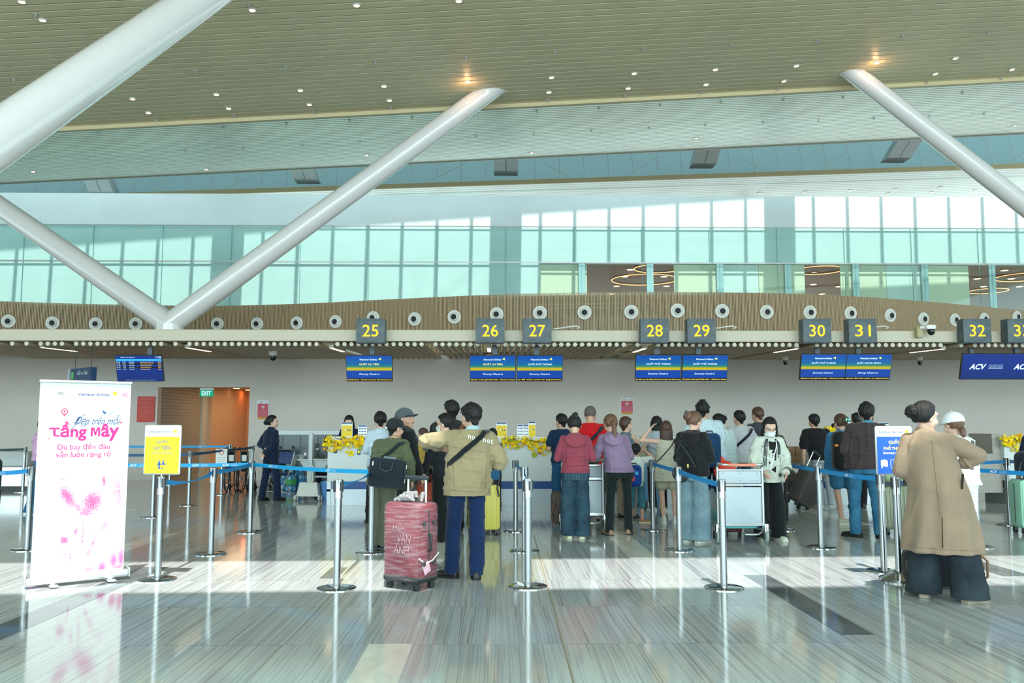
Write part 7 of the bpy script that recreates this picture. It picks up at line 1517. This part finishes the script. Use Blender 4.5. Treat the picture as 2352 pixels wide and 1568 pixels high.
# ---------------------------------------------------------------- trolleys
TR = mat('trolley_alu', (.45, .48, .49), .3, .75); TP = mat('trolley_panel', (.47, .56, .63), .4); TO = mat('trolley_orange', (.75, .25, .16), .5)
def trolley(lab, loc, rot):
    t = thing('luggage_trolley', lab, 'trolley', loc, math.radians(rot)); w = .285
    for s in (-1, 1): MB().tube([Vector((s * w, 0, .17)), Vector((s * w, 0, .60)), Vector((s * w, 0, .96))], .018, None, 12).build('upright', TR, t)
    MB().rbox((0, 0, .825), (.53, .02, .15), .01).build('upper_panel', TP, t); MB().rbox((0, 0, .47), (.53, .02, .46), .008).build('lower_panel', TP, t); MB().b2(-w, w, -.016, .016, .715, .745).b2(-w, w, -.016, .016, .905, .925).b2(-w, w, -.018, .018, .22, .255).build('cross_rail', TR, t, None)
    MB().tube([Vector((-w, 0, .95)), Vector((-w, -.05, 1.0)), Vector((-w + .05, -.10, .985)), Vector((0, -.12, .98)), Vector((w - .05, -.10, .985)), Vector((w, -.05, 1.0)), Vector((w, 0, .95))], .015, None, 10).build('handle_bar', TR, t); MB().cyl((-.17, -.115, .981), (.17, -.115, .981), .019).build('handle_grip', TO, t)
    for s in (-1, 1):
        MB().rbox((s * (w + .02), -.02, .19), (.055, .10, .13), .02).build('wheel_fork', CHROME, t); MB().b2(s * (w + .02) - .04, s * (w + .02) - .03, -.06, .04, .06, .16).b2(s * (w + .02) + .03, s * (w + .02) + .04, -.06, .04, .06, .16).build('fork_plate', BLACK, t, None)
        MB().lathe([(.0, -.02), (.06, -.022), (.088, -.018), (.093, 0), (.088, .018), (.06, .022), (0, .02)], (s * (w + .02), -.01, .094), None, 28, (1, 0, 0)).build('wheel', RUBBER, t)
    MB().lathe([(.0, -.016), (.05, -.018), (.066, -.014), (.07, 0), (.066, .014), (.05, .018), (0, .016)], (-.1, .72, .072), None, 24, (1, 0, 0)).build('wheel', RUBBER, t)
    MB().tube([Vector((-w, .0, .17)), Vector((-w * .9, .3, .16)), Vector((-.12, .74, .15)), Vector((.12, .74, .15)), Vector((w * .9, .3, .16)), Vector((w, .0, .17))], .018, None, 10).tube([Vector((-.1, .74, .15)), Vector((-.1, .72, .09))], .014).tube([Vector((.02, .0, .13)), Vector((.04, -.06, .12)), Vector((.12, -.08, .12)), Vector((.2, -.06, .12)), Vector((w, -.01, .16))], .013).build('base_frame', TR, t)
    mb = MB(); [mb.cyl((x_, -.010, z_), (x_, -.014, z_), .006, seg=8) for x_ in (-.22, 0, .22) for z_ in (.78, .87)]; mb.build('rivet', mat('rivet_dark', (.2, .25, .28), .4), t)
    return t
c = G(1703, 1248); t = trolley('white panelled luggage trolley pushed by the masked cream cardigan', (c.x, c.y, 0), 0); cT = c
ts = thing('suitcase', 'turquoise suitcase lying flat on the trolley base', 'suitcase', (c.x + .0, c.y + .36, .17)); MB().rbox((0, 0, .105), (.50, .58, .20), .045).build('shell', mat('shell_turquoise', (.17, .55, .58), .4), ts); MB().rbox((-.02, -.298, .10), (.22, .02, .035), .012).build('side_handle', mat('trim_turquoise', (.25, .62, .64), .4), ts); MB().rbox((.20, -.293, .14), (.03, .008, .04), .004).build('lock', BLACK, ts); MB().b2(-.25, .25, -.292, .292, .10, .106).build('zip_line', mat('trim_teal', (.08, .35, .38), .5), ts, None)
c2 = G(1339, 1220); trolley('white luggage trolley pushed by the red and lilac hooded pair', (c2.x, c2.y, 0), 0)
t = thing('handbag', 'brown checked handbag on the trolley base between the red and lilac pair', 'bag', (c2.x + .08, c2.y + .25, .17)); MB().rbox((0, 0, .10), (.26, .12, .19), .04).build('bag_body', mat('checked_brown', (.23, .17, .12), .5, c2=(.15, .11, .08), vscale=40), t); MB().tube([Vector((-.07, 0, .18)), Vector((-.05, 0, .26)), Vector((.05, 0, .26)), Vector((.07, 0, .18))], .007).build('bag_handle', mat('tan_leather', (.35, .2, .1), .5), t)
t = thing('handbag', 'dark tartan bag with straps beside the red hooded person, on the trolley side', 'bag', (c2.x - .34, c2.y + .32, .0)); MB().rbox((0, 0, .30), (.16, .30, .44), .06).build('bag_body', mat('tartan', (.12, .09, .06), .7, c2=(.05, .04, .04), vscale=30), t); MB().tube([Vector((-.04, -.16, .4)), Vector((-.1, -.2, .2)), Vector((-.07, -.2, .04))], .008).build('bag_strap', mat('tan_dark', (.2, .08, .05), .5), t)
t = thing('folded_jacket', 'grey-green bags and papers heaped on the red and lilac pair trolley', 'bag', (c2.x + .05, c2.y + .18, .93)); MB().ell((-.02, 0, .04), (.16, .13, .05)).ell((.12, .02, .03), (.1, .1, .045)).build('fabric_heap', cloth('#5c6e68'), t)
# paper and plastic bags by the trolley
p = G(1638, 1212); t = thing('shopping_bag', 'translucent tan carrier bag hanging beside the white trolley', 'bag', (p.x + .02, cT.y + .75, .22)); MB().rbox((0, 0, .24), (.22, .16, .50), .05).build('bag_body', mat('carrier_tan', (.42, .30, .18), .5, c2=(.34, .24, .14), vscale=8), t)
t = thing('red_suitcase', 'low dark red wheeled case under the tan carrier bag', 'suitcase', (p.x + .02, cT.y + .75, 0)); MB().rbox((0, 0, .14), (.24, .30, .15), .03).build('shell', mat('shell_darkred', (.20, .05, .05), .5), t); mb = MB(); [mb.cyl((x_ - .012, -.12, .032), (x_ + .012, -.12, .032), .032, seg=16) for x_ in (-.09, .09)]; mb.build('wheels', BLACK, t)
p = W(1663, 1068, 12.42); t = thing('plastic_bag', 'bright red plastic bag held by the tall navy-backpack person', 'bag', (p.x, 12.42, p.z - .22)); mb = MB().ell((0, 0, .14), (.15, .10, .15)).cap((-.02, 0, .22), .07, (-.05, 0, .33), .03); voxel(mb, .01, 2, 'bag_body', mat('plastic_red', (.80, .05, .02), .25), t, folds(.012, 22, .8), 3)
# cardboard boxes
CBX = mat('cardboard', (.30, .18, .095), .8, var=.08, vscale=6); TAPE = mat('parcel_tape', (.36, .25, .13), .4)
for (a0, b0, a1, b1), Y, lab in (((1803, 1061, 1828, 1047), 18.4, 'lower cardboard box beside the cream cardigan, red print on it'), ((1828, 1061, 1853, 1047), 18.4, 'lower cardboard box nearest the black t-shirt arm'), ((1806, 1045, 1827, 1027), 18.4, 'upper cardboard box with a yellow and blue label'), ((1828, 1045, 1848, 1027), 18.42, 'upper plain cardboard box nearest the black t-shirt arm')):
    (x0, _), (x1, _) = XZ(a0, b0, Y), XZ(a1, b1, Y); lo = b0 > 1050; z0, z1_ = (.60 + .0, .78) if lo else (.78, .93); z0 = XZ(0, 1063, Y)[1] if lo else XZ(0, 1046, Y)[1]; z1_ = XZ(0, 1046.6, Y)[1] if lo else XZ(0, 1027, Y)[1]
    t = thing('cardboard_box', lab, 'box', ((x0 + x1) / 2, Y, z0)); w_ = (x1 - x0) / 2 - .004; h_ = z1_ - z0; bx = MB().b2(-w_, w_, 0, .3, 0, h_).build('box_body', CBX, t, None, .003); MB().b2(-.02, .02, -.002, .302, h_ - .04, h_ + .002).build('tape', TAPE, t, None)
    if 'yellow' in lab: MB().b2(-w_ * .9, .0, -.003, 0, .03, .07).build('box_label', VT_Y, bx, None); MB().b2(.0, w_ * .3, -.003, 0, .035, .07).build('box_label', BLUE_I, bx, None)
    if 'red' in lab: mb = MB(); put_text(mb, 'HÀNG DỄ VỠ', -.02, h_ * .5, .12, -.003, RED, .01); mb.build('box_print', None, bx, 0, 0, False)
tt = thing('box_stand', 'low grey baggage table that holds the cardboard boxes', 'table', (W(1828, 1063, 18.4).x, 18.5, 0)); zt2 = XZ(0, 1063, 18.4)[1]; MB().b2(-.26, .26, -.17, .3, zt2 - .05, zt2).build('table_top', KICK, tt, None); [MB().b2(sx * .24 - .02, sx * .24 + .02, sy - .02, sy + .02, 0, zt2 - .05).build('leg', KICK, tt, None) for sx in (-1, 1) for sy in (-.13, .26)]
# phones and papers in hands
def hand_item(name, lab, px, py, Y, size, m, rot=(0, 0, 0), cat='phone'):
    p = W(px, py, Y); o = MB().rbox((0, 0, 0), size, .006).build(name, m); o.location = p; o.rotation_euler = rot; return tag(o, lab, cat)
hand_item('smartphone', 'black phone raised by the masked black-suited person before the child', 983, 1022, 10.72, (.075, .012, .16), BLACK, (0, .5, 0))
# ---------------------------------------------------------------- staff corner
DG = mat('dark_glass_panel', (.055, .085, .10), .25)
(x0, z0), (x1, z1_) = XZ(632, 1060, 20.6), XZ(762, 989, 20.6)
t = thing('glazed_partition', 'dark glazed low partition with a white top rail behind the small desk', 'partition', ((x0 + x1) / 2, 20.6, 0)); w_ = (x1 - x0) / 2 + .25
MB().b2(-w_, w_, 0, .04, 0, z1_ - .09).build('dark_panel', DG, t, None); MB().b2(-w_, w_, -.02, .06, z1_ - .09, z1_).build('top_rail', CW, t, None); mb = MB(); [mb.cyl((-w_ + .1 + i * .14, -.02, z1_ - .045), (-w_ + .1 + i * .14, -.024, z1_ - .045), .008, seg=8) for i in range(int(w_ * 2 / .14))]; mb.build('rivet', mat('rivet_dark', (.2, .25, .28), .4), t)
for i in range(4): MB().b2(-w_ + .4 + i * .42, -w_ + .43 + i * .42, -.004, 0, 0, z1_ - .09).build('panel_joint', mat('joint_dark', (.1, .13, .14), .6), t, None)
# mobile desk
p = G(712, 1148); zD = W(712, 1054, p.y).z; t = thing('mobile_desk', 'white wheeled mobile desk with a tall column and keyboard shelf', 'desk', (p.x, p.y, 0), math.radians(-6)); CR = mat('desk_cream', (.60, .63, .58), .45)
mb = MB(); mb.add([(-.23, -.19, .08), (.23, -.19, .08), (.23, .34, .08), (-.23, .34, .08), (-.18, -.14, .36), (.18, -.14, .36), (.17, .26, .30), (-.17, .26, .30)], [(0, 3, 2, 1), (4, 5, 6, 7), (0, 1, 5, 4), (1, 2, 6, 5), (2, 3, 7, 6), (3, 0, 4, 7)]); mb.build('base_cover', CR, t, 30, .03)
for sx in (-1, 1):
    for sy in (-.16, .32): MB().cyl((sx * .24 - .02, sy, .055), (sx * .24 + .02, sy, .055), .055).cyl((sx * .24 + .03, sy + .03, .05), (sx * .24 + .05, sy + .03, .05), .05).build('caster', mat('caster_pale', (.5, .55, .54), .5), t)
zc2 = W(712, 994, p.y).z; MB().rbox((0, 0, .38 + (zc2 - .38) / 2), (.085, .10, zc2 - .38), .03).build('column', mat('column_grey', (.50, .55, .57), .4), t); MB().rbox((0, .02, .52), (.135, .10, .34), .03).build('column_sleeve', CR, t)
MB().b2(-.28, .40, .0, .42, zD - .03, zD).build('desk_top', CR, t, None, .01); MB().prism([(-.24, zD - .03), (.36, zD - .03), (.28, zD - .17), (-.16, zD - .17)], .05, .40).build('desk_tray', mat('tray_grey', (.48, .54, .56), .5), t); MB().b2(-.10, .36, .05, .35, zD - .36, zD - .34).build('keyboard_shelf', TP, t, None)
q = W(738, 1037, p.y + .25); t = thing('monitor', 'black monitor with small stickers seen from behind on the desk', 'monitor', (q.x, p.y + .22, zD)); MB().rbox((0, 0, .16), (.26, .03, .28), .01).build('screen_back', mat('monitor_black', (.035, .05, .058), .4), t); MB().rbox((-.07, -.02, .19), (.05, .006, .025), .004).build('sticker', PAPERW, t); MB().rbox((.10, -.02, .26), (.03, .006, .04), .004).build('sticker', VT_Y, t); MB().b2(-.06, .06, -.06, .06, 0, .02).build('stand', BLACK, t, None)
q = W(700, 1045, p.y + .1); t = thing('web_camera', 'small round white camera on the desk beside the column', 'camera', (q.x, p.y + .15, zD)); MB().cyl((0, 0, 0), (0, 0, .01), .03).cyl((0, 0, .01), (0, 0, .07), .006).build('stand', BLACK, t); MB().ell((0, 0, .09), (.03, .025, .035)).build('camera_head', WHITE, t)
# basket
c = G(754, 1149); t = thing('plastic_basket', 'blue slatted plastic basket full of paper beside the counter', 'basket', (c.x, c.y + .12, 0)); BB = mat('basket_blue', (.10, .28, .62), .45)
mb = MB(); mb.loft([(0, 0, .0, .13, .10), (0, 0, .33, .17, .13), (0, 0, .34, .18, .14), (0, 0, .36, .18, .14), (0, 0, .36, .165, .125), (0, 0, .04, .12, .09)], None, 32, True, 3.2); mb.build('basket_body', BB, t); mb = MB(); [mb.tube([Vector((.15 * math.cos(a) * (.9 + k * .12), .115 * math.sin(a) * (.9 + k * .12) , .06 + .07 * k)) for a in [2 * math.pi * i / 24 for i in range(24)]], .005, None, 5, True) for k in range(4)]; mb.build('basket_rim_ring', mat('basket_blue_dark', (.05, .16, .42), .5), t)
mb = MB(); rr = random.Random(2); [mb.box((rr.uniform(-.09, .09), rr.uniform(-.06, .06), .33 + rr.uniform(0, .04)), (.09, .07, .004), None, (rr.uniform(-.5, .5), rr.uniform(-.5, .5), rr.random() * 3)) for _ in range(9)]; mb.build('waste_paper', PAPERW, t, None)
# water bottles
WB = mat('bottle_blue', (.03, .22, .42), .12, spec=.8, var=.3, vscale=14); 
for i, (px, py, g_, lab) in enumerate(((667, 1128, 1, 'big blue water bottle with a green label, front of the stack'), (690, 1126, 0, 'big blue water bottle beside the desk base'), (651, 1124, 0, 'big blue water bottle behind the folding chair'), (680, 1119, 0, 'big blue water bottle at the rear, between its neighbours'))):
    c = G(px, py); t = thing('water_bottle', lab, 'bottle', c, group='blue water bottles by the desk'); MB().lathe([(0, 0), (.105, .0), (.125, .02), (.125, .10), (.118, .12), (.125, .14), (.125, .30), (.11, .35), (.04, .40), (.03, .41), (.03, .44), (0, .44)], (0, 0, 0), None, 28).build('bottle_body', WB, t); MB().cyl((0, 0, .43), (0, 0, .46), .034).build('bottle_cap', mat('cap_sky', (.3, .55, .75), .5), t)
    MB().cyl((0, 0, .15), (0, 0, .27), .1265, cap=False).build('bottle_label', mat('label_green', (.05, .38, .10), .5) if g_ else mat('label_blue', (.04, .25, .6), .5), t)
c = G(672, 1119)
for i, (px, py) in enumerate(((667, 1128), (690, 1126))):
    c = G(px, py); t = thing('water_bottle', 'clear large water bottle upside down on the blue bottles, %s' % ('nearer the chair' if i == 0 else 'nearer the desk'), 'bottle', (c.x, c.y, .475)); MB().lathe([(0, 0), (.03, 0), (.03, .03), (.11, .10), (.12, .13), (.12, .30), (.10, .33), (0, .33)], (0, 0, 0), None, 24).build('bottle_body', mat('bottle_clear', (.35, .42, .46), .08, spec=.8), t); MB().cyl((0, 0, -.015), (0, 0, .02), .034).build('bottle_cap', mat('cap_sky', (.3, .55, .75), .5), t)
# folding chair
c = G(640, 1142); t = thing('folding_chair', 'blue folding chair with silver tube legs behind the navy-suited person', 'chair', (c.x - .12, c.y + .35, 0), math.radians(155)); NVY = mat('vinyl_navy', (.025, .06, .20), .45)
MB().rbox((0, 0, .45), (.42, .40, .05), .02).build('seat', NVY, t); o = MB().rbox((0, 0, 0), (.42, .03, .26), .05).build('backrest', NVY, t); o.location = (0, -.24, .78); o.rotation_euler = (math.radians(12), 0, 0)
for s in (-1, 1): MB().tube([Vector((s * .215, .24, .0)), Vector((s * .215, -.10, .48)), Vector((s * .215, -.26, .90))], .012).build('leg', ALU, t); MB().tube([Vector((s * .195, -.26, .0)), Vector((s * .195, .16, .45))], .012).build('leg', ALU, t)
MB().cyl((-.215, .17, .10), (.215, .17, .10), .009).cyl((-.195, -.20, .06), (.195, -.20, .06), .009).build('cross_bar', ALU, t)
# wheelchairs
def wheelchair(lab, px, py, rot, fold=.6):
    c = G(px, py); t = thing('wheelchair', lab, 'wheelchair', c, math.radians(rot)); wd = .30 * fold; FR = mat('chair_chrome', (.35, .35, .36), .25, .9)
    for s in (-1, 1):
        MB().tube([Vector((s * wd, .29 * math.cos(a), .30 + .29 * math.sin(a))) for a in [2 * math.pi * i / 36 for i in range(36)]], .014, None, 8, True).build('tyre', DARKRUB, t); mb = MB().tube([Vector((s * (wd + .03), .25 * math.cos(a), .30 + .25 * math.sin(a))) for a in [2 * math.pi * i / 32 for i in range(32)]], .007, None, 6, True); mb.cyl((s * (wd - .02), 0, .30), (s * (wd + .03), 0, .30), .025)
        [mb.cyl((s * wd, 0, .30), (s * wd, .28 * math.cos(a), .30 + .28 * math.sin(a)), .0025, seg=4) for a in [2 * math.pi * i / 14 for i in range(14)]]; mb.build('hand_rim', FR, t)
        MB().tube([Vector((s * wd * .85, -.22, .96)), Vector((s * wd * .85, -.14, .88)), Vector((s * wd * .85, -.10, .45)), Vector((s * wd * .85, .28, .45)), Vector((s * wd * .85, .40, .10))], .012).tube([Vector((s * wd * .85, -.12, .66)), Vector((s * wd * .85, .2, .66)), Vector((s * wd * .85, .24, .45))], .011).build('side_frame', FR, t); MB().cyl((s * wd * .85, -.30, .93), (s * wd * .85, -.18, .97), .018).build('push_grip', BLACK, t)
        MB().cyl((s * wd * .85 - .015, .34, .075), (s * wd * .85 + .015, .34, .075), .075).build('front_caster', DARKRUB, t); MB().rbox((s * wd * .5, .42, .10), (.10, .16, .015), .005, None, (0, s * 1.0, 0)).build('footplate', BLACK, t)
    MB().rbox((0, -.11, .70), (wd * 1.7, .04, .38), .04).rbox((0, .09, .47), (wd * 1.6, .38, .05), .02).build('seat_cloth', cloth('#15171a'), t); MB().rbox((0, -.14, .74), (wd * 1.1, .01, .14), .01).build('back_label', PAPERW, t)
wheelchair('folded black wheelchair nearest the orange corridor door', 531, 1129, 8, .33); wheelchair('folded black wheelchair next to the far queue post and folding chair', 564, 1129, -5, .33); wheelchair('black wheelchair half hidden behind the folding chair', 648, 1121, 35, .6)
# steel bench and machine at the left edge
(x0, z0), (x1, z1_) = XZ(-70, 1120, 19.4), XZ(78, 1072, 19.4); t = thing('steel_scale', 'steel baggage bench with black feet at the edge behind the banner', 'bench', ((x0 + x1) / 2, 19.4, 0)); w_ = (x1 - x0) / 2; MB().b2(-w_, w_, 0, .7, .10, z1_).build('steel_body', mat('body_steel', (.55, .57, .56), .25, .8), t, None, .01); MB().b2(-w_, w_, .02, .6, 0, .10).build('plinth', BLACK, t, None)
MB().b2(-w_ * .35, w_ * .55, .3, .7, z1_, z1_ + .33).build('screen_hood', mat('hood_pale', (.55, .60, .60), .4), t, None, .02)
p = W(-8, 1055, 15.2); t = thing('wheeled_bag', 'dark grey bag on a case, cut by the photo edge beside the steel bench', 'bag', (p.x - .12, 15.2, 0)); MB().rbox((0, 0, .62), (.36, .24, .55), .09).build('bag_body', cloth('#2b3438'), t); MB().rbox((0, 0, .22), (.34, .24, .30), .04).build('case_body', BLACK, t); mb = MB(); wheels_(mb, .34, .24); mb.build('wheels', BLACK, t)
# wrist band, loose paper on a post base
p = P_['s14']; mb = MB().box((-.07, -.03, .03), (.07, .05, .002), None, (.5, .3, .4)).box((-.11, -.07, .022), (.05, .03, .002), None, (-.4, .5, 1)); o = mb.build('paper_scrap', PAPERW, None, None); tag(o, 'torn white paper label lying on the front queue post base', 'paper'); o.location = p

_NW = {'25': 'twenty-five', '26': 'twenty-six', '27': 'twenty-seven', '28': 'twenty-eight', '29': 'twenty-nine', '30': 'thirty', '31': 'thirty-one', '32': 'thirty-two', '33': 'thirty-three'}
for o in list(bpy.data.objects):
    if o.parent is None and 'label' in o:
        s_ = o['label']
        for a_, b_ in _NW.items(): s_ = s_.replace(a_, b_)
        o['label'] = s_
bpy.context.view_layer.update()
